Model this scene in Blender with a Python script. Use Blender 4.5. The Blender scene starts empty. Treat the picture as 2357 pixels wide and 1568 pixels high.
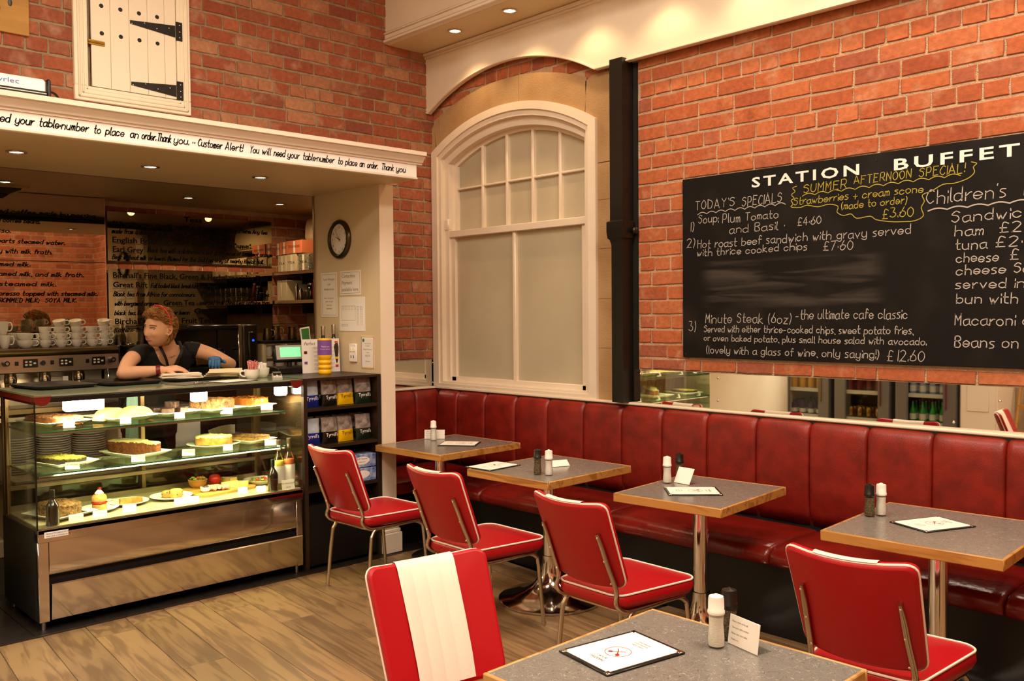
import bpy, math, random
from mathutils import Vector, Matrix
random.seed(7)
PI = math.pi
SC = bpy.context.scene
COL = SC.collection

# ---------------------------------------------------------------- camera
cam = bpy.data.cameras.new('camera')
cam.sensor_width = 36.0
cam.lens = 2081.38 / 2357 * 36
cam.clip_start = 0.05
camo = bpy.data.objects.new('camera', cam)
COL.objects.link(camo)
_r = Matrix(((0.6888781, -0.01601637, 0.72470024), (0.72482866, 0.02679038, -0.68840809), (-0.0083892, 0.99951276, 0.03006443)))
camo.matrix_world = Matrix.Translation((5.55, -4.45, 1.60)) @ _r.to_4x4()
SC.camera = camo
# ---------------------------------------------------------------- world, exposure
w = bpy.data.worlds.new('world'); SC.world = w; w.use_nodes = True
w.node_tree.nodes['Background'].inputs[0].default_value = (1.0, 0.72, 0.45, 1)
w.node_tree.nodes['Background'].inputs[1].default_value = 0.05
SC.view_settings.view_transform = 'Standard'
SC.view_settings.look = 'None'
SC.view_settings.gamma = 1.0
SC.view_settings.use_curve_mapping = False
SC.view_settings.exposure = -0.05
SC.cycles.use_denoising = True
SC.cycles.max_bounces = 8
SC.cycles.transparent_max_bounces = 16
SC.cycles.caustics_reflective = False
SC.cycles.caustics_refractive = False
SC.cycles.sample_clamp_indirect = 4.0


def area(name, loc, rot, sx, sy, power, col, spread=PI):
    l = bpy.data.lights.new(name, 'AREA'); l.shape = 'RECTANGLE'; l.size = sx; l.size_y = sy
    l.energy = power; l.color = col; l.spread = spread
    o = bpy.data.objects.new(name, l); COL.objects.link(o); o.location = loc; o.rotation_euler = rot
    return o


WARM = (1.0, 0.86, 0.70)
# added fill lights under the ceiling, out of view and without fittings
FILLS = [(2.6, -2.6), (5.2, -1.9), (5.2, -4.4), (2.6, -4.9)]
for _i, (_x, _y) in enumerate(FILLS):
    area('ceiling_fill_light', (_x, _y, 4.28), (0, 0, 0), 1.1, 1.1, (85, 120, 105, 60)[_i], WARM)


def spot(name, loc, power, size_deg=95, col=(1.0, 0.66, 0.34), tgt=None, pt=False):
    l = bpy.data.lights.new(name, 'POINT' if pt else 'SPOT'); l.energy = power; l.color = col
    if not pt: l.spot_size = math.radians(size_deg); l.spot_blend = 0.6
    l.shadow_soft_size = 0.03
    o = bpy.data.objects.new(name, l); COL.objects.link(o); o.location = loc
    if tgt:
        o.rotation_euler = (Vector(tgt) - Vector(loc)).to_track_quat('-Z', 'Y').to_euler()
    return o


# ---------------------------------------------------------------- helpers: tags
def tag(o, label=None, cat=None, group=None, kind=None):
    if label: o['label'] = label
    if cat: o['category'] = cat
    if group: o['group'] = group
    if kind: o['kind'] = kind
    return o


def thing(name, label, cat, loc=(0, 0, 0), rz=0.0, group=None):
    o = bpy.data.objects.new(name, None); COL.objects.link(o)
    o.empty_display_size = 0.05
    o.location = loc; o.rotation_euler = (0, 0, rz)
    return tag(o, label, cat, group)


KIDS = {}


def dup(root, loc=None, rz=None, label=None, group=None):
    r = root.copy(); COL.objects.link(r)
    if loc is not None: r.location = loc
    if rz is not None: r.rotation_euler = (0, 0, rz)
    if label: r['label'] = label
    if group: r['group'] = group
    for ch in KIDS.get(root.name, []):
        c = ch.copy(); COL.objects.link(c); c.parent = r
        KIDS.setdefault(r.name, []).append(c)
        for g in KIDS.get(ch.name, []):
            d = g.copy(); COL.objects.link(d); d.parent = c
            KIDS.setdefault(c.name, []).append(d)
    return r


# ---------------------------------------------------------------- helpers: materials
def lin(h):
    h = h.lstrip('#')
    c = [int(h[i:i + 2], 16) / 255 for i in (0, 2, 4)]
    return tuple((x / 12.92 if x <= 0.04045 else ((x + 0.055) / 1.055) ** 2.4) for x in c) + (1.0,)


def mat(name, col, rough=0.5, metal=0.0, var=0.0, vscale=8, bump=0.0, bscale=60, coat=0.0, spec=0.5, emit=0.0, col2=None, aniso=None, alpha=None, trans=0.0, ior=1.45, stretch=None, rand=0.0, detail=4):
    m = bpy.data.materials.new(name); m.use_nodes = True
    nt = m.node_tree; N = nt.nodes; L = nt.links
    b = N['Principled BSDF']
    c = lin(col)
    b.inputs['Base Color'].default_value = c
    b.inputs['Roughness'].default_value = rough
    b.inputs['Metallic'].default_value = metal
    b.inputs['Specular IOR Level'].default_value = spec
    b.inputs['Coat Weight'].default_value = coat
    b.inputs['Coat Roughness'].default_value = 0.15
    b.inputs['IOR'].default_value = ior
    b.inputs['Transmission Weight'].default_value = trans
    if emit:
        b.inputs['Emission Color'].default_value = c
        b.inputs['Emission Strength'].default_value = emit
    co = None
    if var or bump or col2 or rand:
        tc = N.new('ShaderNodeTexCoord'); mp = N.new('ShaderNodeMapping'); L.new(tc.outputs['Object'], mp.inputs[0])
        if stretch: mp.inputs['Scale'].default_value = stretch
        co = mp.outputs[0]
    src = None
    if var or col2:
        n = N.new('ShaderNodeTexNoise'); n.inputs['Scale'].default_value = vscale; n.inputs['Detail'].default_value = detail
        L.new(co, n.inputs['Vector'])
        r = N.new('ShaderNodeValToRGB'); L.new(n.outputs[0], r.inputs[0])
        r.color_ramp.elements[0].position = 0.3; r.color_ramp.elements[1].position = 0.7
        if col2:
            r.color_ramp.elements[0].color = c; r.color_ramp.elements[1].color = lin(col2)
        else:
            r.color_ramp.elements[0].color = tuple(x * (1 - var) for x in c[:3]) + (1,)
            r.color_ramp.elements[1].color = tuple(min(1, x * (1 + var)) for x in c[:3]) + (1,)
        src = r.outputs[0]
    if rand:
        oi = N.new('ShaderNodeObjectInfo'); hs = N.new('ShaderNodeHueSaturation')
        mr = N.new('ShaderNodeMapRange'); mr.inputs['To Min'].default_value = 1 - rand; mr.inputs['To Max'].default_value = 1 + rand
        L.new(oi.outputs['Random'], mr.inputs['Value']); L.new(mr.outputs[0], hs.inputs['Value'])
        if src: L.new(src, hs.inputs['Color'])
        else: hs.inputs['Color'].default_value = c
        src = hs.outputs[0]
    if src: L.new(src, b.inputs['Base Color'])
    if bump:
        n2 = N.new('ShaderNodeTexNoise'); n2.inputs['Scale'].default_value = bscale; n2.inputs['Detail'].default_value = 3
        L.new(co, n2.inputs['Vector'])
        bp = N.new('ShaderNodeBump'); bp.inputs['Strength'].default_value = bump; bp.inputs['Distance'].default_value = 0.01
        L.new(n2.outputs[0], bp.inputs['Height']); L.new(bp.outputs[0], b.inputs['Normal'])
    return m


def glass_mat(name, tint, gloss_rough=0.02, base=0.04, rough_tint=None):
    """thin pane: fresnel mix of transparency and gloss"""
    m = bpy.data.materials.new(name); m.use_nodes = True
    nt = m.node_tree; N = nt.nodes; L = nt.links
    N.remove(N['Principled BSDF'])
    t = N.new('ShaderNodeBsdfTransparent'); t.inputs[0].default_value = lin(tint)
    g = N.new('ShaderNodeBsdfGlossy'); g.inputs['Roughness'].default_value = gloss_rough
    f = N.new('ShaderNodeLayerWeight'); f.inputs['Blend'].default_value = 0.25
    mr = N.new('ShaderNodeMapRange'); mr.inputs['To Min'].default_value = base; mr.inputs['To Max'].default_value = 0.5
    L.new(f.outputs['Fresnel'], mr.inputs['Value'])
    mx = N.new('ShaderNodeMixShader'); L.new(mr.outputs[0], mx.inputs[0]); L.new(t.outputs[0], mx.inputs[1]); L.new(g.outputs[0], mx.inputs[2])
    L.new(mx.outputs[0], N['Material Output'].inputs[0])
    return m


def brick_mat(name, cols, dirt='#c9a68a'):
    m = bpy.data.materials.new(name); m.use_nodes = True
    nt = m.node_tree; N = nt.nodes; L = nt.links; b = N['Principled BSDF']
    oi = N.new('ShaderNodeObjectInfo'); ge = N.new('ShaderNodeNewGeometry')
    a = N.new('ShaderNodeMath'); a.operation = 'ADD'; L.new(oi.outputs['Random'], a.inputs[0]); L.new(ge.outputs['Random Per Island'], a.inputs[1])
    fr = N.new('ShaderNodeMath'); fr.operation = 'FRACT'; L.new(a.outputs[0], fr.inputs[0])
    r = N.new('ShaderNodeValToRGB'); L.new(fr.outputs[0], r.inputs[0])
    els = r.color_ramp.elements
    while len(els) < len(cols): els.new(0.5)
    for i, c in enumerate(cols):
        els[i].position = i / (len(cols) - 1); els[i].color = lin(c)
    n = N.new('ShaderNodeTexNoise'); n.inputs['Scale'].default_value = 7; n.inputs['Detail'].default_value = 6
    L.new(ge.outputs['Position'], n.inputs['Vector'])
    r2 = N.new('ShaderNodeValToRGB'); L.new(n.outputs[0], r2.inputs[0])
    r2.color_ramp.elements[0].position = 0.56; r2.color_ramp.elements[0].color = (0, 0, 0, 1)
    r2.color_ramp.elements[1].position = 0.80; r2.color_ramp.elements[1].color = (0.55, 0.55, 0.55, 1)
    mx = N.new('ShaderNodeMix'); mx.data_type = 'RGBA'; L.new(r2.outputs[0], mx.inputs['Factor']); L.new(r.outputs[0], mx.inputs['A']); mx.inputs['B'].default_value = lin(dirt)
    n3 = N.new('ShaderNodeTexNoise'); n3.inputs['Scale'].default_value = 4.3; n3.inputs['Detail'].default_value = 5
    mp = N.new('ShaderNodeMapping'); mp.inputs['Location'].default_value = (5, 3, 9); L.new(ge.outputs['Position'], mp.inputs[0]); L.new(mp.outputs[0], n3.inputs['Vector'])
    r3 = N.new('ShaderNodeValToRGB'); L.new(n3.outputs[0], r3.inputs[0])
    r3.color_ramp.elements[0].position = 0.66; r3.color_ramp.elements[0].color = (1, 1, 1, 1)
    r3.color_ramp.elements[1].position = 0.80; r3.color_ramp.elements[1].color = (0.35, 0.33, 0.33, 1)
    n4 = N.new('ShaderNodeTexNoise'); n4.inputs['Scale'].default_value = 40; n4.inputs['Detail'].default_value = 4; L.new(ge.outputs['Position'], n4.inputs['Vector'])
    mr = N.new('ShaderNodeMapRange'); mr.inputs['From Min'].default_value = 0.3; mr.inputs['From Max'].default_value = 0.7; mr.inputs['To Min'].default_value = 0.82; mr.inputs['To Max'].default_value = 1.12; L.new(n4.outputs[0], mr.inputs['Value'])
    m1 = N.new('ShaderNodeMix'); m1.data_type = 'RGBA'; m1.blend_type = 'MULTIPLY'; m1.inputs['Factor'].default_value = 1; L.new(mx.outputs['Result'], m1.inputs['A']); L.new(r3.outputs[0], m1.inputs['B'])
    m2 = N.new('ShaderNodeMix'); m2.data_type = 'RGBA'; m2.blend_type = 'MULTIPLY'; m2.inputs['Factor'].default_value = 1; L.new(m1.outputs['Result'], m2.inputs['A']); L.new(mr.outputs[0], m2.inputs['B'])
    L.new(m2.outputs['Result'], b.inputs['Base Color'])
    b.inputs['Roughness'].default_value = 0.85; b.inputs['Specular IOR Level'].default_value = 0.25
    nb = N.new('ShaderNodeTexNoise'); nb.inputs['Scale'].default_value = 55; nb.inputs['Detail'].default_value = 6; L.new(ge.outputs['Position'], nb.inputs['Vector'])
    bp = N.new('ShaderNodeBump'); bp.inputs['Strength'].default_value = 0.5; bp.inputs['Distance'].default_value = 0.006; L.new(nb.outputs[0], bp.inputs['Height']); L.new(bp.outputs[0], b.inputs['Normal'])
    return m


def wood_mat(name, c1, c2, rough=0.45, axis=0, scale=1.0, rand=0.0, grain=1.0, coat=0.0):
    m = bpy.data.materials.new(name); m.use_nodes = True
    nt = m.node_tree; N = nt.nodes; L = nt.links; b = N['Principled BSDF']
    tc = N.new('ShaderNodeTexCoord'); mp = N.new('ShaderNodeMapping')
    s = [14 * scale] * 3; s[axis] = 1.3 * scale
    mp.inputs['Scale'].default_value = s; L.new(tc.outputs['Object'], mp.inputs[0])
    oi = N.new('ShaderNodeObjectInfo')
    ml = N.new('ShaderNodeMath'); ml.operation = 'MULTIPLY'; ml.inputs[1].default_value = 57.0; L.new(oi.outputs['Random'], ml.inputs[0])
    L.new(ml.outputs[0], mp.inputs['Location'])
    n = N.new('ShaderNodeTexNoise'); n.inputs['Scale'].default_value = 1; n.inputs['Detail'].default_value = 5; n.inputs['Distortion'].default_value = 0.8 * grain
    L.new(mp.outputs[0], n.inputs['Vector'])
    wv = N.new('ShaderNodeMath'); wv.operation = 'MULTIPLY'; wv.inputs[1].default_value = 14 * grain; L.new(n.outputs[0], wv.inputs[0])
    sn = N.new('ShaderNodeMath'); sn.operation = 'SINE'; L.new(wv.outputs[0], sn.inputs[0])
    mr = N.new('ShaderNodeMapRange'); mr.inputs['From Min'].default_value = -1; mr.inputs['From Max'].default_value = 1; L.new(sn.outputs[0], mr.inputs['Value'])
    r = N.new('ShaderNodeValToRGB'); L.new(mr.outputs[0], r.inputs[0])
    r.color_ramp.elements[0].color = lin(c1); r.color_ramp.elements[1].color = lin(c2)
    r.color_ramp.elements[0].position = 0.0; r.color_ramp.elements[1].position = 0.75
    src = r.outputs[0]
    if rand:
        hs = N.new('ShaderNodeHueSaturation'); m2 = N.new('ShaderNodeMapRange'); m2.inputs['To Min'].default_value = 1 - rand; m2.inputs['To Max'].default_value = 1 + rand
        L.new(oi.outputs['Random'], m2.inputs['Value']); L.new(m2.outputs[0], hs.inputs['Value']); L.new(src, hs.inputs['Color']); src = hs.outputs[0]
    L.new(src, b.inputs['Base Color'])
    b.inputs['Roughness'].default_value = rough; b.inputs['Coat Weight'].default_value = coat
    bp = N.new('ShaderNodeBump'); bp.inputs['Strength'].default_value = 0.12; bp.inputs['Distance'].default_value = 0.003; L.new(mr.outputs[0], bp.inputs['Height']); L.new(bp.outputs[0], b.inputs['Normal'])
    return m


def formica_mat():
    m = bpy.data.materials.new('speckled_laminate'); m.use_nodes = True
    nt = m.node_tree; N = nt.nodes; L = nt.links; b = N['Principled BSDF']
    tc = N.new('ShaderNodeTexCoord')
    base = None
    cols = ['#79746d', '#9b958d', '#605b56']
    prev = None
    for i, (sc, w) in enumerate(((38, 0.012), (44, 0.012))):
        mp = N.new('ShaderNodeMapping'); mp.inputs['Location'].default_value = (i * 3.3, i * 1.7, i * 5.1); L.new(tc.outputs['Object'], mp.inputs[0])
        n = N.new('ShaderNodeTexNoise'); n.inputs['Scale'].default_value = sc; n.inputs['Detail'].default_value = 1.5; n.inputs['Distortion'].default_value = 1.2
        L.new(mp.outputs[0], n.inputs['Vector'])
        s = N.new('ShaderNodeMath'); s.operation = 'SUBTRACT'; s.inputs[1].default_value = 0.5; L.new(n.outputs[0], s.inputs[0])
        ab = N.new('ShaderNodeMath'); ab.operation = 'ABSOLUTE'; L.new(s.outputs[0], ab.inputs[0])
        ls = N.new('ShaderNodeMath'); ls.operation = 'LESS_THAN'; ls.inputs[1].default_value = w; L.new(ab.outputs[0], ls.inputs[0])
        n2 = N.new('ShaderNodeTexNoise'); n2.inputs['Scale'].default_value = 60; L.new(mp.outputs[0], n2.inputs['Vector'])
        g2 = N.new('ShaderNodeMath'); g2.operation = 'GREATER_THAN'; g2.inputs[1].default_value = 0.47; L.new(n2.outputs[0], g2.inputs[0])
        mm = N.new('ShaderNodeMath'); mm.operation = 'MULTIPLY'; L.new(ls.outputs[0], mm.inputs[0]); L.new(g2.outputs[0], mm.inputs[1])
        mx = N.new('ShaderNodeMix'); mx.data_type = 'RGBA'; L.new(mm.outputs[0], mx.inputs['Factor'])
        if prev: L.new(prev, mx.inputs['A'])
        else: mx.inputs['A'].default_value = lin(cols[0])
        mx.inputs['B'].default_value = lin(cols[1 + i])
        prev = mx.outputs['Result']
    L.new(prev, b.inputs['Base Color'])
    b.inputs['Roughness'].default_value = 0.22; b.inputs['Specular IOR Level'].default_value = 0.6
    return m


def frosted_mat():
    m = mat('frosted_glass', '#bdb297', rough=0.42, var=0.10, vscale=1.6, bump=0.03, bscale=300, spec=0.45)
    return m


BRICKC = ['#8a3320', '#a84a2c', '#9c3f27', '#b3532f', '#7a3224', '#b85f3c', '#a0452b']
M = dict(
    brick=brick_mat('brick_right', ['#9a5034', '#b4663f', '#a85a38', '#bd7048', '#985540', '#b96f48', '#ae603c'], '#cda88a'),
    brickL=brick_mat('brick_left', ['#8c4a32', '#a45c40', '#985238', '#ab6444', '#8a4c38', '#b07c5a', '#a05a3c'], '#c9aa8c'),
    mortarL=mat('mortar_grey', '#a08c70', 0.95, var=0.2, vscale=14, bump=0.9, bscale=120, spec=0.1),
    mortar=mat('mortar', '#c2a486', 0.95, var=0.15, vscale=14, bump=0.9, bscale=120, spec=0.1),
    cream=mat('cream_paint', '#e6d6c0', 0.38, var=0.03, vscale=3),
    creamw=mat('cream_wall_paint', '#d8c4a0', 0.6, var=0.03, vscale=2),
    white=mat('white_gloss', '#f2ece6', 0.35),
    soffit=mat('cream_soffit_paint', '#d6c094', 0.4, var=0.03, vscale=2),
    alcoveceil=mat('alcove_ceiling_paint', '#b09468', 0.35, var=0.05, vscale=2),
    stone=mat('sandstone', '#b8976c', 0.9, col2='#a07c54', vscale=3, bump=0.35, bscale=90, spec=0.2),
    frost=frosted_mat(),
    black=mat('black_paint', '#17130f', 0.35, bump=0.15, bscale=25),
    blackm=mat('black_matt', '#120d09', 0.6),
    plinth=mat('black_kickboard', '#0b0806', 0.45, var=0.3),
    leather=mat('oxblood_leather', '#7a1c13', 0.36, var=0.28, vscale=11, bump=0.12, bscale=180, spec=0.5),
    leatherseat=mat('worn_oxblood_leather', '#6f160f', 0.26, var=0.25, vscale=7, bump=0.25, bscale=28, spec=0.55),
    vinyl=mat('red_vinyl', '#ab1019', 0.36, bump=0.06, bscale=400, spec=0.5),
    vinylw=mat('white_vinyl', '#f3e4d4', 0.38, spec=0.5),
    piping=mat('cream_piping', '#f2e6d8', 0.45),
    chrome=mat('chrome', '#ece8e0', 0.10, 1.0),
    chromed=mat('dull_chrome', '#cdc2b0', 0.2, 1.0),
    steel=mat('brushed_steel', '#b8aa98', 0.28, 1.0, var=0.05, vscale=3, stretch=(1, 1, 30)),
    steelm=mat('polished_steel', '#d2cac0', 0.10, 1.0),
    steeld=mat('bronze_steel', '#8c7454', 0.3, 1.0),
    oakedge=wood_mat('oak_edge', '#98662c', '#b98644', 0.4, axis=0, scale=1.5),
    oakedge5=wood_mat('oak_edge_light', '#a8783f', '#c89a5c', 0.4, axis=0, scale=1.5),
    plank=wood_mat('oak_plank', '#71563b', '#8e6f4c', 0.38, axis=0, scale=1.5, rand=0.24, grain=0.9),
    laminate=formica_mat(),
    board=None,
    glass=glass_mat('clear_glass', '#fafdf8', base=0.015),
    glassg=glass_mat('shelf_glass', '#e6f4e4', base=0.04),
    glassedge=mat('green_glass_edge', '#1f6b4c', 0.15, spec=0.8),
    glasstop=mat('top_glass', '#8a9478', 0.12, spec=0.7),  # opaque pane, its pale reflection is put into the colour
    inkgrey2=mat('grey_bezel', '#a8a49c', .5),
    mirror=mat('mirror_silver', '#dedad2', 0.015, 1.0),
    mirrord=mat('dark_mirror', '#b5a88e', 0.02, 1.0),
    china=mat('white_china', '#f0eadc', 0.16, spec=0.6),
    paper=mat('white_paper', '#f1ebe2', 0.7),
    napkin=mat('cream_napkin', '#efe3cc', 0.85, bump=0.2, bscale=40),
    kraft=mat('pale_paper_bag', '#e2d0aa', 0.8, bump=0.2, bscale=20),
    ink=mat('black_ink', '#0c0a08', 0.8, spec=0.08),
    inkgrey=mat('grey_print', '#6a6058', 0.7),
    chalk=mat('chalk', '#b4ada4', 0.95),
    chalky=mat('yellow_chalk', '#b0a040', 0.95),
    boardwhite=mat('sign_white', '#f1ece4', 0.6),
    darkwood=mat('wenge', '#2a1d12', 0.4, var=0.2, vscale=10, stretch=(1, 1, 8)),
    tray=mat('black_tray', '#1c1510', 0.4, bump=0.2, bscale=200),
    skin=mat('skin', '#dba884', 0.5, var=0.04, vscale=20, spec=0.4),
    lip=mat('lips', '#b4645a', 0.45),
    hair=mat('ginger_hair', '#b07c42', 0.5, col2='#7c5028', vscale=30, bump=0.6, bscale=90, stretch=(1, 1, 0.3)),
    cloth=mat('black_cloth', '#0d0a0a', 0.85, bump=0.2, bscale=60),
    redplastic=mat('red_plastic', '#d0281c', 0.35),
    blueglove=mat('blue_glove', '#2c5f8c', 0.45, bump=0.2, bscale=60),
    burg=mat('burgundy_plastic', '#6e1712', 0.35),
    bluecloth=mat('pale_blue_cloth', '#9fc6c4', 0.85, bump=0.3, bscale=30),
    blueplastic=mat('navy_foil', '#1a2a8c', 0.25, var=0.2, vscale=20, bump=0.4, bscale=20),
    blackfoil=mat('black_foil', '#15120e', 0.25, bump=0.5, bscale=20),
    greyfoil=mat('photo_print_foil', '#b8aca2', 0.3, col2='#4a3d34', vscale=28, bump=0.4, bscale=20),
    yellow=mat('yellow_plastic', '#f0b80c', 0.35),
    purple=mat('purple_label', '#7b4b9a', 0.5),
    green=mat('green_print', '#3c7a3a', 0.5),
    orange=mat('orange_print', '#d8572a', 0.6),
    lampon=mat('lamp_face', '#fff0d0', 0.5, emit=14),
    lampcase=mat('case_light', '#fff6e6', 0.5, emit=9),
    lcd=mat('green_screen', '#7fe6a0', 0.5, emit=0.9),
    floortile=mat('dark_tile', '#1d1814', 0.45, var=0.3, vscale=12),
    card=mat('cardboard', '#d2ab72', 0.8),
    cardw=mat('white_box', '#d6c4a2', 0.7, var=0.05, vscale=9),
    pink=mat('orange_box', '#d97a50', 0.7),
    aircon=mat('aircon_plastic', '#dccaa6', 0.35),
    redink=mat('red_ink', '#a02a24', 0.5),
)


# ---------------------------------------------------------------- helpers: meshes
class MB:
    def __init__(s): s.v = []; s.f = []; s.m = []

    def add(s, vs, fs, mi=0, T=None):
        n = len(s.v)
        s.v += [tuple(T @ Vector(p)) for p in vs] if T is not None else [tuple(p) for p in vs]
        s.f += [tuple(i + n for i in f) for f in fs]; s.m += [mi] * len(fs); return s

    def box(s, c, d, mi=0, T=None, r=0.0):
        x, y, z = d[0] / 2, d[1] / 2, d[2] / 2
        cx, cy, cz = c
        if r <= 0:
            vs = [(cx + a * x, cy + b * y, cz + e * z) for a in (-1, 1) for b in (-1, 1) for e in (-1, 1)]
            return s.add(vs, [(0, 1, 3, 2), (4, 6, 7, 5), (0, 4, 5, 1), (2, 3, 7, 6), (0, 2, 6, 4), (1, 5, 7, 3)], mi, T)
        r = min(r, x * .95, y * .95, z * .95)
        vs = []; idx = {}
        for a in (-1, 1):
            for b in (-1, 1):
                for e in (-1, 1):
                    for k in range(3):
                        p = [a * (x - r), b * (y - r), e * (z - r)]
                        p[k] = (a * x, b * y, e * z)[k]
                        idx[(a, b, e, k)] = len(vs); vs.append((cx + p[0], cy + p[1], cz + p[2]))
        fs = []
        for k in range(3):
            for sg in (-1, 1):
                o = [i for i in range(3) if i != k]; q = []
                for u, v in ((-1, -1), (1, -1), (1, 1), (-1, 1)):
                    t = [0, 0, 0]; t[k] = sg; t[o[0]] = u; t[o[1]] = v; q.append(idx[(t[0], t[1], t[2], k)])
                if (sg > 0) == (k == 1): q.reverse()
                fs.append(tuple(q))
        for k in range(3):
            o = [i for i in range(3) if i != k]
            for u in (-1, 1):
                for v in (-1, 1):
                    A = [0, 0, 0]; A[o[0]] = u; A[o[1]] = v; A[k] = -1; B = A[:]; B[k] = 1
                    q = [idx[(*A, o[0])], idx[(*B, o[0])], idx[(*B, o[1])], idx[(*A, o[1])]]
                    fs.append(tuple(q))
        for a in (-1, 1):
            for b in (-1, 1):
                for e in (-1, 1):
                    fs.append((idx[(a, b, e, 0)], idx[(a, b, e, 1)], idx[(a, b, e, 2)]))
        return s.add(vs, fs, mi, T)

    def b2(s, x0, x1, y0, y1, z0, z1, mi=0, r=0.0, T=None):
        return s.box(((x0 + x1) / 2, (y0 + y1) / 2, (z0 + z1) / 2), (abs(x1 - x0), abs(y1 - y0), abs(z1 - z0)), mi, T, r)

    def loft(s, rings, mi=0, caps=(True, True), T=None, close=True, loop=False):
        n = len(rings[0]); vs = [p for r in rings for p in r]; fs = []
        K = len(rings)
        for k in range(K if loop else K - 1):
            a = k * n; b = ((k + 1) % K) * n
            for i in range(n if close else n - 1):
                j = (i + 1) % n
                fs.append((a + i, a + j, b + j, b + i))
        if caps[0] and not loop: fs.append(tuple(range(n - 1, -1, -1)))
        if caps[1] and not loop: fs.append(tuple(range((K - 1) * n, K * n)))
        return s.add(vs, fs, mi, T)

    def lathe(s, prof, c=(0, 0, 0), n=24, mi=0, T=None, caps=(True, True)):
        rings = [[(c[0] + r * math.cos(2 * PI * i / n), c[1] + r * math.sin(2 * PI * i / n), c[2] + z) for i in range(n)] for r, z in prof]
        return s.loft(rings, mi, caps, T)

    def cyl(s, p0, p1, r0, r1=None, n=16, mi=0, T=None, caps=(True, True)):
        return s.tube([p0, p1], [r0, r0 if r1 is None else r1], n, mi, T, caps)

    def tube(s, path, r, n=10, mi=0, T=None, caps=(True, True), flat=None, loop=False):
        P = [Vector(p) for p in path]; K = len(P)
        rs = r if isinstance(r, (list, tuple)) else [r] * K
        rings = []; up = None
        for i in range(K):
            if loop: t = P[(i + 1) % K] - P[i - 1]
            else: t = P[min(i + 1, K - 1)] - P[max(i - 1, 0)]
            t.normalize()
            if up is None:
                up = Vector((0, 0, 1)) if abs(t.z) < 0.9 else Vector((1, 0, 0))
            u = (up - t * up.dot(t)).normalized(); v = t.cross(u); up = u
            fl = flat[i] if flat else 1.0
            rings.append([tuple(P[i] + (u * math.cos(2 * PI * k / n) * fl + v * math.sin(2 * PI * k / n)) * rs[i]) for k in range(n)])
        return s.loft(rings, mi, caps, T, loop=loop)

    def prism(s, poly, ax, a0, a1, mi=0, T=None):
        """poly: 2-D points; ax: the axis of extrusion"""
        def p(u, v, a):
            return {0: (a, u, v), 1: (u, a, v), 2: (u, v, a)}[ax]
        return s.loft([[p(u, v, a0) for u, v in poly], [p(u, v, a1) for u, v in poly]], mi, (True, True), T)

    def ell(s, c, r, n=14, m=9, mi=0, T=None):
        rings = []
        for j in range(1, m):
            t = PI * j / m
            rings.append([(c[0] + r[0] * math.sin(t) * math.cos(2 * PI * i / n), c[1] + r[1] * math.sin(t) * math.sin(2 * PI * i / n), c[2] - r[2] * math.cos(t)) for i in range(n)])
        return s.loft(rings, mi, (True, True), T)

    def build(s, name, mats, parent=None, smooth=38, loc=None, rot=None):
        me = bpy.data.meshes.new(name); me.from_pydata(s.v, [], s.f)
        if not isinstance(mats, (list, tuple)): mats = [mats]
        for x in mats: me.materials.append(M[x] if isinstance(x, str) else x)
        if len(mats) > 1: me.polygons.foreach_set('material_index', s.m)
        import bmesh
        bm = bmesh.new(); bm.from_mesh(me); bmesh.ops.recalc_face_normals(bm, faces=bm.faces); bm.to_mesh(me); bm.free()
        if smooth:
            me.polygons.foreach_set('use_smooth', [True] * len(me.polygons))
            me.set_sharp_from_angle(angle=math.radians(smooth))
        o = bpy.data.objects.new(name, me); COL.objects.link(o)
        if parent is not None:
            o.parent = parent; KIDS.setdefault(parent.name, []).append(o)
        if loc is not None: o.location = loc
        if rot is not None: o.rotation_euler = rot
        return o


def basis(o):
    m = Matrix.Translation(o.location) @ o.rotation_euler.to_matrix().to_4x4()
    return basis(o.parent) @ m if o.parent else m


def _bw(s, name, mats, parent, smooth=38):
    """build from points given in room coordinates, whatever the parent's place"""
    Mi = basis(parent).inverted()
    s.v = [tuple(Mi @ Vector(p)) for p in s.v]
    return s.build(name, mats, parent, smooth)


MB.bw = _bw


def link_mesh(name, me, parent=None, loc=(0, 0, 0), rot=(0, 0, 0)):
    o = bpy.data.objects.new(name, me); COL.objects.link(o)
    o.location = loc; o.rotation_euler = rot
    if parent is not None:
        o.parent = parent; KIDS.setdefault(parent.name, []).append(o)
    return o


def bx(name, x0, x1, y0, y1, z0, z1, m, parent=None, r=0.0):
    return MB().b2(x0, x1, y0, y1, z0, z1, 0, r).build(name, m, parent)


def rrect(w, h, r, n=5):
    """rounded rectangle outline, centred"""
    out = []
    for cx, cy, a0 in ((w / 2 - r, h / 2 - r, 0), (-w / 2 + r, h / 2 - r, 90), (-w / 2 + r, -h / 2 + r, 180), (w / 2 - r, -h / 2 + r, 270)):
        for k in range(n + 1):
            a = math.radians(a0 + 90 * k / n)
            out.append((cx + r * math.cos(a), cy + r * math.sin(a)))
    return out


def crom(P, k=5, loop=False):
    P = [Vector(p) for p in P]; n = len(P); out = []
    rng = n if loop else n - 1
    for i in range(rng):
        p0 = P[(i - 1) % n] if loop or i > 0 else P[0]; p1 = P[i]; p2 = P[(i + 1) % n]
        p3 = P[(i + 2) % n] if loop or i + 2 < n else P[-1]
        for j in range(k):
            t = j / k
            out.append(0.5 * ((2 * p1) + (p2 - p0) * t + (2 * p0 - 5 * p1 + 4 * p2 - p3) * t * t + (3 * p1 - p0 - 3 * p2 + p3) * t * t * t))
    if not loop: out.append(P[-1])
    return out


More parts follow.
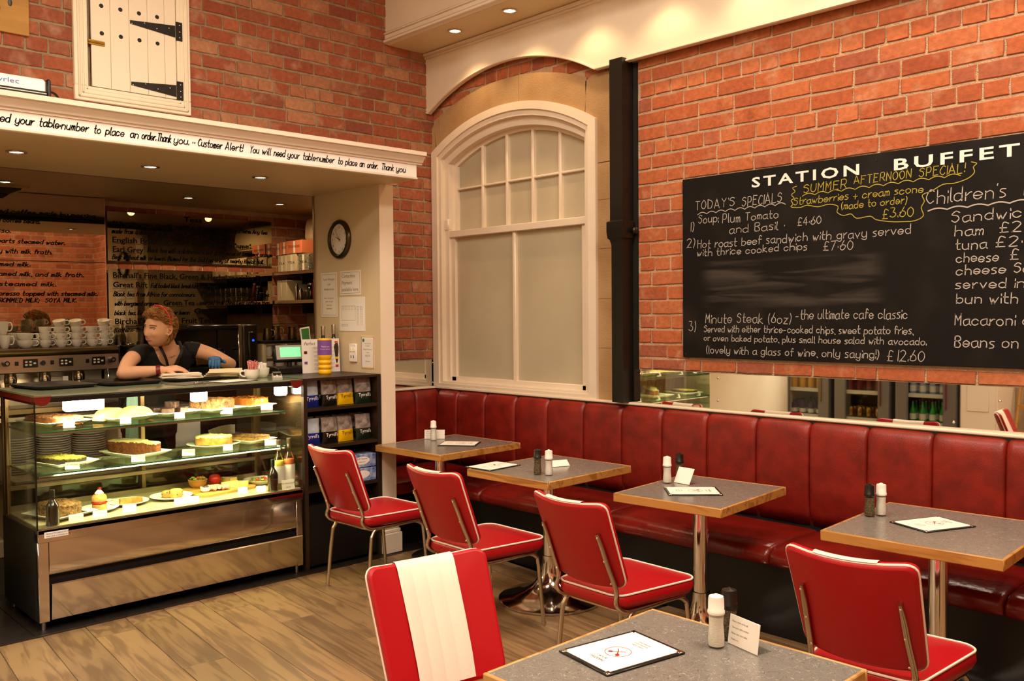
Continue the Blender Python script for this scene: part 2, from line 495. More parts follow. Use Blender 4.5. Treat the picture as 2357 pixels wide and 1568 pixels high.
# ---------------------------------------------------------------- handwriting
GL = {
 'a': '46 26 05 03 12 22 43|46 43 52', 'b': '09 09 02|05 26 45 43 22 03', 'c': '45 26 05 03 22 43', 'd': '45 26 05 03 22 43|49 49 42',
 'e': '04 44 45 26 05 03 22 43', 'f': '38 29 18 12|06 36', 'g': '45 26 05 03 22 43|46 41 20 01', 'h': '09 09 02|05 26 45 42',
 'i': '05 02|07 08', 'j': '26 21 10 00|27 28', 'k': '09 02|36 04 04 42', 'l': '09 03 12', 'm': '06 02|04 16 25 22|24 36 45 42',
 'n': '06 02|05 26 45 42', 'o': '26 05 03 22 43 45 26', 'p': '06 00|05 26 45 43 22 03', 'q': '45 26 05 03 22 43|46 40',
 'r': '06 02|04 26 36', 's': '36 16 05 24 33 22 02', 't': '19 13 22 32|06 36', 'u': '06 03 22 43|46 42', 'v': '06 22 22 46',
 'w': '06 12 12 25 25 32 32 56', 'x': '06 42|46 02', 'y': '06 03 22 43|46 41 20 01', 'z': '06 46 46 02 02 42',
 'A': '02 29 29 52|14 44', 'B': '09 02|09 39 47 26 06|26 44 43 32 02', 'C': '48 29 06 04 22 43', 'D': '09 02|09 38 46 44 32 02',
 'E': '49 09 09 02 02 42|06 36', 'F': '49 09 09 02|06 36', 'G': '48 29 06 04 22 43 45 25', 'H': '09 02|49 42|06 46', 'I': '09 02',
 'J': '49 43 22 03', 'K': '09 02|49 05 05 42', 'L': '09 02 02 42', 'M': '02 09 09 25 25 49 49 42', 'N': '02 09 09 42 42 49',
 'O': '29 07 04 22 44 47 29', 'P': '09 02|09 39 47 35 05', 'Q': '29 07 04 22 44 47 29|33 51', 'R': '09 02|09 39 47 35 05|25 42',
 'S': '48 29 07 36 44 22 03', 'T': '09 49|29 22', 'U': '09 04 22 44 49', 'V': '09 22 22 49', 'W': '09 12 12 27 27 42 42 59',
 'X': '09 42|49 02', 'Y': '09 26 26 49|26 22', 'Z': '09 49 49 02 02 42',
 '0': '29 07 04 22 44 47 29', '1': '29 22', '2': '08 29 47 02 02 42', '3': '09 39 26 26 45 43 22 03', '4': '39 04 04 44|37 32',
 '5': '49 09 09 06 36 44 32 02', '6': '39 15 03 22 43 45 26 05', '7': '09 49 49 12', '8': '26 07 29 47 26 03 22 43 26', '9': '47 29 07 26 47 42',
 '£': '48 29 17 12|05 35|02 42', '!': '09 05|03 02', '.': '03 02', ',': '02 11', "'": '09 08', ':': '05 06|03 02', '-': '04 34', '·': '04 05',
 '(': '19 07 04 11', ')': '09 17 14 01', '+': '04 44|26 22', '&': '42 18 29 38 04 12 32 44', '"': '09 07|29 27', ';': '05 06|03 01', '~': '04 15 24 35',
}
WID = {'i': 1.2, 'l': 2, 'I': 1.2, '.': 1.2, ',': 1.6, "'": 1.2, '!': 1.3, ':': 1.2, ' ': 3.2, '1': 3.0, '(': 2.4, ')': 2.4, 'A': 6, 'j': 3.2, '·': 1.6, 'W': 6, 'w': 6, 't': 4, 'f': 4, 'r': 4, 's': 4.2, '"': 3.2}


def stroke_text(mb, txt, x, z, h, w, P, adv=1.0, slant=0.0, jit=0.15, gs=0.86, squeeze=1.0):
    """write txt with baseline at (x, z); P(u, v) maps the board's plane to space, h = cap height, w = pen width"""
    u = h / 7.0
    rnd = random.Random(hash(len(txt) * 131 + ord(txt[0]) * 7 + int(x * 1000)))
    cx = x
    nrm = (P(0, 1, 1) - P(0, 1, 0))
    for ch in txt:
        wd = WID.get(ch, 5.2)
        if ch in GL:
            jy = rnd.uniform(-jit, jit) * u * 2
            for st in GL[ch].split('|'):
                pts = []
                for p in st.split():
                    a, b = int(p[0]), int(p[1]) - 2
                    a += rnd.uniform(-jit, jit); b += rnd.uniform(-jit, jit)
                    pts.append((cx + (a * squeeze * gs + b * slant) * u, z + b * u + jy, 0))
                sp = crom(pts, 3) if len(pts) > 2 else [Vector(q) for q in pts]
                q2 = [sp[0]]
                for q in sp[1:]:
                    if (q - q2[-1]).length > 1e-5: q2.append(q)
                sp = q2
                if len(sp) < 2: continue
                L_ = []; R_ = []
                for i, q in enumerate(sp):
                    t = (sp[min(i + 1, len(sp) - 1)] - sp[max(i - 1, 0)]).normalized()
                    nn = Vector((-t.y, t.x, 0)) * (w / 2) * rnd.uniform(0.8, 1.15)
                    if i == 0: q = q - t * w * 0.4
                    if i == len(sp) - 1: q = q + t * w * 0.4
                    L_.append(P(q.x + nn.x, q.y + nn.y, 1)); R_.append(P(q.x - nn.x, q.y - nn.y, 1))
                n = len(L_); vs = L_ + R_
                mb.add(vs, [(i, i + 1, n + i + 1, n + i) for i in range(n - 1)])
        cx += wd * u * adv * squeeze
    return cx


def text_len(txt, h, adv=1.0, squeeze=1.0):
    return sum(WID.get(c, 5.2) for c in txt) * h / 7.0 * adv * squeeze


def fit_text(mb, txt, x0, x1, z, h, w, P, **k):
    sq = (x1 - x0) / text_len(txt, h)
    return stroke_text(mb, txt, x0, z, h, w, P, squeeze=sq, **k)


def font_text(mb, txt, x, z, h, P, sx=1.0, bold=0.0, mi=0, shear=0.0, align='LEFT', spacing=1.0, width=None):
    cu = bpy.data.curves.new('lettering', 'FONT'); cu.body = txt; cu.size = h * 1.37; cu.resolution_u = 2
    cu.offset = bold; cu.shear = shear; cu.space_character = spacing; cu.align_x = align
    o = bpy.data.objects.new('lettering', cu); me = bpy.data.meshes.new_from_object(o)
    if width:
        xs = [v.co.x for v in me.vertices]; sx = width / (max(xs) - min(xs))
    mb.add([P(x + v.co.x * sx, z + v.co.y, 1) for v in me.vertices], [tuple(p.vertices) for p in me.polygons], mi)
    bpy.data.objects.remove(o); bpy.data.curves.remove(cu); bpy.data.meshes.remove(me)


def plane_x(x, s=1):   # lettering on a plane x = const read from +x: u runs along +y
    return lambda u, v, k=0: Vector((x + 0.0015 * s * k, u, v))


def plane_y(y):        # on a plane y = const read from -y: u runs along +x
    return lambda u, v, k=0: Vector((u, y - 0.0015 * k, v))
# ================================================================ THE SETTING
X1, Y1, ZC = 6.9, -5.7, 4.4


def struct(o): o['kind'] = 'structure'; return o


# ---- floor: boards past the threshold, dark tiles behind it
fl = struct(bx('floor', -2.1, X1, Y1, 0.15, -0.12, -0.012, 'blackm'))
pl_mesh = []
for L_ in (0.75, 1.1, 1.5, 1.9):
    mb = MB(); mb.box((L_ / 2, 0, -0.006), (L_ - 0.002, 0.1995, 0.012), 0, None, 0.0012)
    o = mb.build('plank', 'plank'); pl_mesh.append((L_, o.data)); bpy.data.objects.remove(o)
ang = math.radians(-4.8); ca, sa = math.cos(ang), math.sin(ang)
rnd = random.Random(3)
row = 0; vv = -6.6; npl = 0
far = []
while vv < 1.2:
    u = 0.0
    first = True
    u = rnd.uniform(-0.9, -0.1)
    while u < 7.2:
        L_, me = rnd.choice(pl_mesh)
        # start cut at the threshold x = .67
        x0 = u * ca - vv * sa + 0.67; y0 = u * sa + vv * ca
        x1 = x0 + L_ * ca; y1 = y0 + L_ * sa
        sx = 1.0
        if x1 > 0.72 and x0 < X1 and -5.75 < max(y0, y1) and min(y0, y1) < 0.06:
            if x0 < 0.67:
                du = (0.67 - x0) / ca; sx = (L_ - du) / L_; x0 = 0.67; y0 += du * sa
            if x0 + L_ * sx * ca > X1: sx = (X1 - x0) / ca / L_
            if sx * L_ > 0.06 and not (min(y0, y0 + L_ * sa) > -0.55 and x0 > 0.6):
                o = link_mesh('plank', me, fl, (x0, y0, 0), (0, 0, ang)); o.scale = (sx, 1, 1); npl += 1
        u += L_
    vv += 0.202
mb = MB()
tiles = [bx('tile', 0, 0.296, 0, 0.296, -0.012, 0, 'floortile')]
tme = tiles[0].data; bpy.data.objects.remove(tiles[0])
for i in range(-7, 3):
    for j in range(-15, 0):
        if i < 0: link_mesh('tile', tme, fl, (0.67 + 0.3 * i, j * 0.3 + 0.2, -0.001))
bx('threshold_strip', 0.655, 0.675, -5.6, -0.9, -0.002, 0.004, 'darkwood', fl)

# ---- bricks
BR = []


def brick_mesh(w, seed, m):
    r = random.Random(seed); h = 0.0382; d = 0.0065; out = []
    j = lambda s=0.0032: r.uniform(-s, s)
    back = [(-w, 0.02, -h), (w, 0.02, -h), (w, 0.02, h), (-w, 0.02, h)]
    mid = [(-w + j(), -d * 0.55, -h + j()), (0 + j(.01), -d * .55, -h + j()), (w + j(), -d * 0.55, -h + j()), (w + j(), -d * .55, j(.01)), (w + j(), -d * 0.55, h + j()), (j(.01), -d * .55, h + j()), (-w + j(), -d * 0.55, h + j()), (-w + j(), -d * .55, j(.01))]
    fr = []
    for p in mid:
        s = 0.003
        fr.append((p[0] - s * (1 if p[0] > w * .5 else -1 if p[0] < -w * .5 else 0), -d + j(0.0012), p[2] - s * (1 if p[2] > h * .5 else -1 if p[2] < -h * .5 else 0)))
    vs = [(-w, 0.02, -h), (0, 0.02, -h), (w, 0.02, -h), (w, .02, 0), (w, 0.02, h), (0, .02, h), (-w, 0.02, h), (-w, .02, 0)] + mid + fr
    fs = []
    for a in (0, 8):
        for i in range(8): fs.append((a + i, a + (i + 1) % 8, a + 8 + (i + 1) % 8, a + 8 + i))
    fs.append(tuple(range(16, 24)))
    return vs, fs


BM = {}
for m in ('brick', 'brickL'):
    for kind, w in (('s', 0.1125), ('h', 0.0535)):
        for k in range(5):
            vs, fs = brick_mesh(w, k * 7 + len(m), m)
            mb = MB().add(vs, fs); o = mb.build('brick', m, smooth=30); BM[(m, kind, k)] = (o.data, vs, fs, w); bpy.data.objects.remove(o)


def lay_bricks(parent, P, rz, u0, u1, z0, z1, zh, m, free, seed, big=0.0885, seen=None, limit=298):
    """free(z) -> list of (a, b) spans of wall open at height z; P(u, z) the place of a brick centre"""
    r = random.Random(seed); todo = []
    n0 = math.floor((z0 - zh) / big); n1 = math.ceil((z1 - zh) / big)
    for i in range(n0, n1 + 1):
        z = zh + i * big
        hz = 0.0382
        lo, hi = max(z - hz, z0), min(z + hz, z1)
        if hi - lo < 0.02: continue
        zc = (lo + hi) / 2; sz = (hi - lo) / (2 * hz) * r.uniform(.95, 1.01)
        head = i % 4 == 0; step = 0.1175 if head else 0.235
        off = {0: 0.03, 1: 0.0, 2: 0.1175, 3: 0.0}[i % 4]
        for a, b in free(zc):
            a = max(a, u0); b = min(b, u1)
            if b - a < 0.03: continue
            u = math.floor((a - off) / step) * step + off + r.uniform(-.006, .006)
            while u < b:
                w = step
                if not head and r.random() < 0.04: w = 0.1175
                e = u + w + r.uniform(-.004, .004)
                p, q = max(u, a), min(e, b)
                if q - p > 0.03: todo.append(((p + q) / 2, zc, q - p - 0.0105, sz, head or w < .2))
                u = e
    if seen: todo.sort(key=lambda t: seen(t[0], t[1]))
    mbs = MB(); R = Matrix.Rotation(rz, 4, 'Z')
    for n, (u, z, w, sz, hd) in enumerate(todo):
        me, vs, fs, hw = BM[(m, 'h' if hd else 's', r.randrange(5))]
        s = w / (2 * hw); fl_ = r.choice((-1, 1))
        if n < limit:
            o = link_mesh('brick', me, parent, P(u, z), (0, 0, rz)); o.scale = (s, r.uniform(0.85, 1.25), sz)
        else:
            T = Matrix.Translation(P(u, z)) @ R @ Matrix.Diagonal((s, 1, sz, 1))
            mbs.add(vs, fs, 0, T)
    if mbs.v:
        o = mbs.build('bricks', m, parent, smooth=30); o['kind'] = 'stuff'


# ---- right wall (y = 0): mortar bed with an arched window opening
cx_w = 0.86
def arc(hw, zs, rise, n=24, cx=cx_w, a0=-1.0, a1=1.0):
    Rr = (hw * hw + rise * rise) / (2 * rise); zc = zs + rise - Rr; t = math.asin(hw / Rr)
    return [(cx + Rr * math.sin(t * (a0 + (a1 - a0) * k / n)), zc + Rr * math.cos(t * (a0 + (a1 - a0) * k / n))) for k in range(n + 1)]


A_op = arc(0.80, 2.80, 0.235)
mb = MB()
mb.prism([(0, 0), (0, ZC), (cx_w - .8, ZC)] + [(cx_w - .8, 0)], 1, 0, 0.25)
top = [(cx_w - .8, ZC)] + A_op + [(cx_w + .8, ZC)]
mb.prism(top, 1, 0, 0.25)
mb.b2(cx_w - .8, cx_w + .8, 0, .25, 0, 1.03)
mb.b2(cx_w + .8, X1 + .1, 0, 0.25, 0, ZC)
mb.b2(-2.1, 0, 0.0, 0.25, 0, ZC)
wr = struct(mb.build('wall_right', 'mortar', smooth=0))
CS = arc(0.82, 3.09, 0.176)


def free_r(z):
    out = []
    if z > 3.08:     # above the stone arch
        hw = 0.82; rise = .176; Rr = (hw * hw + rise * rise) / (2 * rise); zc = 3.09 + rise - Rr
        if z - 0.03 > zc + Rr or z > 3.30: out.append((0.0, 1.85 if z < 3.2 else X1))
        else:
            dx = math.sqrt(max(0, Rr * Rr - (z - zc) ** 2)) if z > 3.09 else .86
            out.append((0.0, cx_w - dx)); out.append((cx_w + dx, 1.85))
            
    if z <= 3.20 or True:
        if z > 2.36 or z < 1.345: out.append((2.015, X1 if z < 3.2 else 2.02))
        else: out += [(2.015, 2.40), (5.2, X1)]
    return [(a, b) for a, b in out if b > a]


lay_bricks(wr, lambda u, z: Vector((u, 0, z)), 0, 0, X1, 1.252, 3.42, 2.955, 'brick', free_r, 5,
           seen=lambda u, z: (0 if (u < 4.35 and z < 3.2) else 1, u))

# ---- left wall (x = 0) above the counter and right of the post
mb = MB()
mb.b2(-0.25, 0, -5.7, 0, 2.5, ZC); mb.b2(-0.18, 0, -0.87, 0, 0, 2.5); mb.b2(-0.25, 0, -5.7, -3.34, 0, 2.5)
wl = struct(mb.build('wall_left', 'mortarL', smooth=0))
lay_bricks(wl, lambda u, z: Vector((0, u, z)), PI / 2, -5.6, 0, 1.255, 4.1, 3.488, 'brickL',
           lambda z: [(-0.84, 0)] if z < 2.62 else ([(-5.6, -2.62), (-1.985, 0)] if 2.88 < z else [(-5.6, 0)]), 9,
           seen=lambda u, z: (0 if (u > -3.35 and (z < 3.95 + (u + .43) * .19)) else 1, -u))

# ---- far wall (x = X1) and back wall (y = Y1), seen in the mirrors
wf = struct(bx('wall_far', X1, X1 + .2, Y1 - .1, .25, 0, ZC, 'mortar'))
lay_bricks(wf, lambda u, z: Vector((X1, -u, z)), -PI / 2, 0, 4.2, 0.9, 3.2, 2.955, 'brick', lambda z: [(0, 4.2)], 11, limit=0)
wb = struct(bx('wall_back', -0.3, X1, Y1 - .2, Y1, 0, ZC, 'creamw'))
ce = struct(bx('ceiling', -2.2, X1 + .2, Y1 - .2, .25, ZC, ZC + .1, 'creamw'))

# ---- stone surround of the window
st = struct(thing('trim_1', None, None, (cx_w, 0, 1.03)))
def stone_block(poly):
    MB().prism(poly, 1, -0.022, 0.03).bw('stone', 'stone', st, smooth=0)


def arc_block(t0, t1, hw0, zs0, r0, hw1, zs1, r1):
    a = arc(hw0, zs0, r0, 10, a0=t0, a1=t1); b = arc(hw1, zs1, r1, 10, a0=t0, a1=t1)
    stone_block(a + b[::-1])


g = 0.002
for t0, t1 in ((-1, -0.93), (-0.925, 0.135), (0.14, 0.9), ):
    arc_block(t0, t1, .83, 3.09, .176, .80, 2.80, .235)
stone_block([(1.60, 3.10), (1.60, 2.87)] + [(1.66, 2.83), (1.66, 2.563), (1.862, 2.563), (1.862, 3.13), (1.66, 3.13)][0:5])
zz = [2.558, 2.322, 2.009, 1.688, 1.371, 1.03]
for a, b in zip(zz[:-1], zz[1:]):
    stone_block([(1.655, b + g), (1.655, a), (1.855 + random.uniform(-.01, .01), a), (1.862 + random.uniform(-.012, .006), (a + b) / 2), (1.855, b + g)])
stone_block([(0.0, 2.84), (0.0, 3.03), (.03, 3.07), (.055, 2.9), (.055, 2.84)])

# ---- the sash window
wn = struct(thing('window_1', None, None, (cx_w, 0, 1.03)))
def ring(hwo, zso, ro, hwi, zsi, ri, zb, y0, y1, name, par, bot=None):
    ao = arc(hwo, zso, ro, 24); ai = arc(hwi, zsi, ri, 24)
    O = [(cx_w - hwo, zb)] + ao + [(cx_w + hwo, zb)]; I = [(cx_w - hwi, zb)] + ai + [(cx_w + hwi, zb)]
    n = len(O); mb = MB()
    vs = [(u, y0, v) for u, v in O] + [(u, y0, v) for u, v in I] + [(u, y1, v) for u, v in O] + [(u, y1, v) for u, v in I]
    fs = []
    for i in range(n - 1):
        fs += [(i, i + 1, n + i + 1, n + i), (2 * n + i, 3 * n + i, 3 * n + i + 1, 2 * n + i + 1), (i, 2 * n + i, 2 * n + i + 1, i + 1), (n + i, n + i + 1, 3 * n + i + 1, 3 * n + i)]
    fs += [(0, n, 3 * n, 2 * n), (n - 1, 3 * n - 1, 4 * n - 1, 2 * n - 1)]
    mb.add(vs, fs)
    if bot: mb.b2(cx_w - hwi, cx_w + hwi, y0, y1, zb, bot)
    return mb.bw(name, 'cream', par)


ring(.84, 2.845, .235, .775, 2.81, .215, 1.03, -.045, .05, 'window_frame', wn, 1.065)
ring(.79, 2.82, .22, .745, 2.785, .20, 1.05, -.03, .05, 'window_moulding', wn, 1.08)
ring(.76, 2.79, .205, .70, 2.75, .175, 1.06, .01, .10, 'window_lining', wn, 1.085)
# upper sash
up = ring(.705, 2.76, .18, .665, 2.73, .168, 2.19, .07, .11, 'upper_sash', wn, 2.235)
for x in (.4855, .7505, 1.0155, 1.2805):
    dx = abs(x - cx_w); Rr = (.665 ** 2 + .168 ** 2) / (2 * .168); zt = 2.73 + .168 - Rr + math.sqrt(Rr * Rr - dx * dx)
    MB().b2(x - .013, x + .013, .066, .105, 2.23, zt + .01, 0, .006).bw('glazing_bar', 'cream', up)
MB().b2(cx_w - .67, cx_w + .67, .069, .1, 2.549, 2.565, 0, .004).bw('glazing_bar', 'cream', up)
def pane(poly, y, par):
    MB().prism(poly, 1, y, y + .004).bw('pane', 'frost', par, smooth=0)


for k in range(5):
    a, b = .2 + .265 * k, .2 + .265 * (k + 1)
    Rr = (.665 ** 2 + .168 ** 2) / (2 * .168)
    t = [(x, 2.73 + .168 - Rr + math.sqrt(Rr * Rr - min(abs(x - cx_w), .664) ** 2) + .008) for x in [b + (a - b) * i / 6 for i in range(7)]]
    pane([(a, 2.56), (b, 2.56)] + t, .095, up)
    pane([(a, 2.2), (b, 2.2), (b, 2.555), (a, 2.555)], .095, up)
# lower sash
mb = MB()
mb.b2(.158, 1.562, .012, .07, 2.185, 2.235, 0, .004); mb.b2(.155, .205, .03, .07, 1.08, 2.2); mb.b2(1.515, 1.565, .03, .07, 1.08, 2.2)
mb.b2(.155, 1.565, .03, .07, 1.075, 1.118, 0, .004)
lo = mb.bw('lower_sash', 'cream', wn)
MB().b2(cx_w - .016, cx_w + .016, .028, .066, 1.11, 2.19, 0, .006).bw('glazing_bar', 'cream', lo)
pane([(.2, 1.11), (cx_w, 1.11), (cx_w, 2.19), (.2, 2.19)], .055, lo)
pane([(cx_w, 1.11), (1.52, 1.11), (1.52, 2.19), (cx_w, 2.19)], .055, lo)
for sx in (.115,):
    MB().b2(sx, sx + .05, .0, .05, 2.24, 2.33, 0, .01).bw('sash_horn', 'cream', wn)
struct(bx('trim_2', -2.1, 2.0, .25, .27, 0, ZC, 'blackm'))

# ---- arched fascia, soffit and front fascia
FA = arc(.85, 3.14, .228, 24, cx=.877)
mb = MB()
poly = [(.0, 3.60), (.0, 3.15)] + FA + [(3.5, 3.132), (X1, 3.12), (X1, 3.60)]
mb.prism(poly, 1, -.075, -.045)
fs_ = struct(mb.build('trim_3', 'cream', smooth=0))
pth = [(0.01, -.08, 3.152)] + [(u, -.08, v + .006) for u, v in FA] + [(3.5, -.08, 3.14), (X1, -.08, 3.128)]
MB().tube(pth, .008, 6).build('edge_bead', 'cream', fs_)
MB().b2(0, X1, -.105, -.07, 3.572, 3.6, 0, .008).b2(0, X1, -.09, -.07, 3.555, 3.575, 0, .006).build('cornice', 'cream', fs_)
so = struct(bx('trim_4', 0, X1, -.424, 0, 3.6, 3.66, 'soffit'))
fr_ = struct(bx('trim_5', 0, X1, -.45, -.424, 3.602, ZC, 'cream'))
MB().b2(0, X1, -.475, -.44, 3.6, 3.635, 0, .01).b2(0, X1, -.46, -.44, 3.63, 3.67, 0, .006).b2(0, X1, -.468, -.44, 3.665, 3.685, 0, .006).build('cornice', 'cream', fr_)

# ---- downlights
dl = thing('downlight', 'recessed downlight in the cream soffit above the arched window, nearest the left wall', 'light', (.608, -.285, 3.6))
MB().lathe([(.052, 0.0), (.052, -.006), (.040, -.008), (.036, 0.004)], n=20, caps=(False, False)).build('bezel', 'chromed', dl)
MB().lathe([(.0365, -.002), (.0, -.0021)], n=16, caps=(False, False)).build('lamp_face', 'lampon', dl)
G1 = 'downlights in the cream soffit along the right wall'
tag(dl, group=G1)
dup(dl, (1.177, -.292, 3.6), label='recessed downlight in the cream soffit, second from the left wall')
for x in (.608, 1.177): spot('downlight_lamp', (x, -.285, 3.585), 15, 105)
for k, x in enumerate((1.745, 2.315, 2.885, 3.46, 4.03, 4.6, 5.17, 5.75)):
    dup(dl, (x, -.29, 3.6), label='recessed downlight out of the picture, %s from the window along the cream soffit' % ('third', 'fourth', 'fifth', 'sixth', 'seventh', 'eighth', 'ninth', 'tenth')[k])
    spot('downlight_lamp', (x, -.285, 3.585), 15, 105)
HL = [(.373, -3.06, 2.459, 'recessed downlight under the counter header, left end'), (.355, -2.36, 2.459, 'recessed downlight under the counter header, middle one'),
      (.39, -1.69, 2.459, 'recessed downlight under the counter header, nearest the clock')]
for x, y, z, lb in HL:
    dup(dl, (x, y, z), label=lb, group='downlights under the counter header'); spot('downlight_lamp', (x, y, z - .03), 9, 120, col=(1, .70, .40))
IL = [(-1.28, -1.41, 2.519, 'recessed downlight in the dark ceiling behind the counter, left one of two'), (-1.2, -.67, 2.519, 'recessed downlight in the dark ceiling behind the counter, beside the air conditioner'), (-1.25, -2.7, 2.519, 'recessed downlight behind the counter above the espresso machine'), (-.7, -3.2, 2.519, 'recessed downlight behind the counter beyond the left edge of the picture')]
for x, y, z, lb in IL:
    dup(dl, (x, y, z), label=lb, group='downlights behind the counter'); spot('downlight_lamp', (x, y, z - .012), 21, 172, col=(1, .68, .36))

vt = struct(thing('trim_11', None, None, (-1.6, -2.8, 2.515)))
MB().b2(-1.80, -1.42, -3.2, -2.50, 2.508, 2.52).bw('vent_frame', 'alcoveceil', vt, 0)
MB().b2(-1.76, -1.46, -3.16, -2.54, 2.504, 2.510).bw('vent_opening', 'blackm', vt, 0)
for k_ in range(5): MB().b2(-1.74 + .06 * k_, -1.725 + .06 * k_, -3.16, -2.54, 2.498, 2.506).bw('slat', 'blackm', vt, 0)
# ---- header box over the counter, post, alcove shell
hd = struct(thing('trim_6', None, None, (.3, -2, 2.46)))
MB().b2(-.22, .905, -5.6, -.892, 2.46, 2.60).bw('header', 'soffit', hd)
MB().b2(.905, .928, -5.6, -.888, 2.472, 2.556).bw('sign_panel', 'boardwhite', hd)
MB().b2(.90, .934, -5.6, -.882, 2.458, 2.474, 0, .004).bw('bottom_bead', 'cream', hd)
prof = [(.90, 2.553), (.936, 2.553), (.936, 2.563), (.948, 2.567), (.954, 2.582), (.966, 2.592), (.972, 2.603), (.985, 2.606), (.985, 2.63), (.0, 2.63), (.0, 2.592), (.90, 2.592)]
mb = MB(); mb.loft([[(x, y, z) for x, z in prof] for y in (-5.6, -.848)]); mb.bw('cornice', 'cream', hd)
mb = MB(); P_ = plane_x(.928)
for tx, a, b, z in (('need', -3.32, -3.23, 2.497), ('your', -3.212, -3.129, 2.497), ('table·number', -3.11, -2.886, 2.498), ('to', -2.864, -2.829, 2.498), ('place', -2.809, -2.716, 2.498), ('an', -2.689, -2.645, 2.498), ('order.', -2.632, -2.557, 2.498), ('Thank', -2.553, -2.478, 2.498), ('you.', -2.467, -2.381, 2.498), ('··', -2.367, -2.346, 2.498),
                    ('Customer', -2.338, -2.2, 2.498), ('Alert!', -2.185, -2.079, 2.498), ('You', -2.041, -1.983, 2.498), ('will', -1.967, -1.909, 2.498), ('need', -1.895, -1.822, 2.497), ('your', -1.808, -1.73, 2.497), ('table·number', -1.71, -1.498, 2.497), ('to', -1.474, -1.438, 2.497), ('place', -1.423, -1.336, 2.497), ('an', -1.321, -1.283, 2.496), ('order.', -1.267, -1.187, 2.496), ('Thank', -1.161, -1.065, 2.495), ('you', -1.049, -.971, 2.495)):
    fit_text(mb, tx, a, b, z, .038, .0052, P_, slant=.22, jit=.08, gs=.9)
o = mb.bw('lettering', 'ink', hd)

po = struct(thing('trim_7', None, None, (.3, -.9, 0)))
MB().b2(-.2, .6, -.95, -.842, 0, 2.46).bw('post', 'creamw', po)
MB().b2(.6, .606, -.952, -.84, 0.2, 2.46).bw('post_face', 'cream', po)
MB().b2(.45, .635, -.965, -.815, 0, .135, 0, .004).b2(.45, .625, -.96, -.82, .135, .16, 0, .006).b2(.45, .618, -.955, -.825, .16, .2, 0, .008).bw('plinth_block', 'cream', po)
al = struct(thing('wall_alcove', None, None, (-1, -2, 0)))
MB().b2(-2.1, -1.9, -5.6, .1, 0, 2.6).bw('back_wall', 'mortar', al)
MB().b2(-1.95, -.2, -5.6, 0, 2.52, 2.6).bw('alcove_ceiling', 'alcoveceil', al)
MB().b2(-1.95, -.2, -5.2, -5.1, 0, 2.52).bw('side_wall', 'creamw', al)
MB().b2(-.235, -.215, -5.6, -.6, 2.46, 2.53).bw('soffit_edge', 'darkwood', al)
MB().b2(-1.9, -.2, -.008, -.002, 0, 2.52).bw('side_wall', 'mortar', al)
lay = struct(bx('trim_8', -.2, .58, -5.7, -3.34, 0, 2.46, 'creamw'))
# steel corner strip at the inside edge of the post
MB().b2(-.215, -.2, -.952, -.89, 0, 2.46).b2(-.214, -.198, -.96, -.95, 0, 2.46).bw('steel_strip', 'steel', po)

lay_bricks(al, lambda u, z: Vector((-1.9, u, z)) - Vector((-1, -2, 0)), PI / 2, -2.1, -.01, 1.0, 2.5, 2.0, 'brickL', lambda z: [(-2.1, -.01)] if (z > 2.44 or 1.96 < z < 2.05) else [(-2.0, -1.82), (-.38, -.01)], 21)
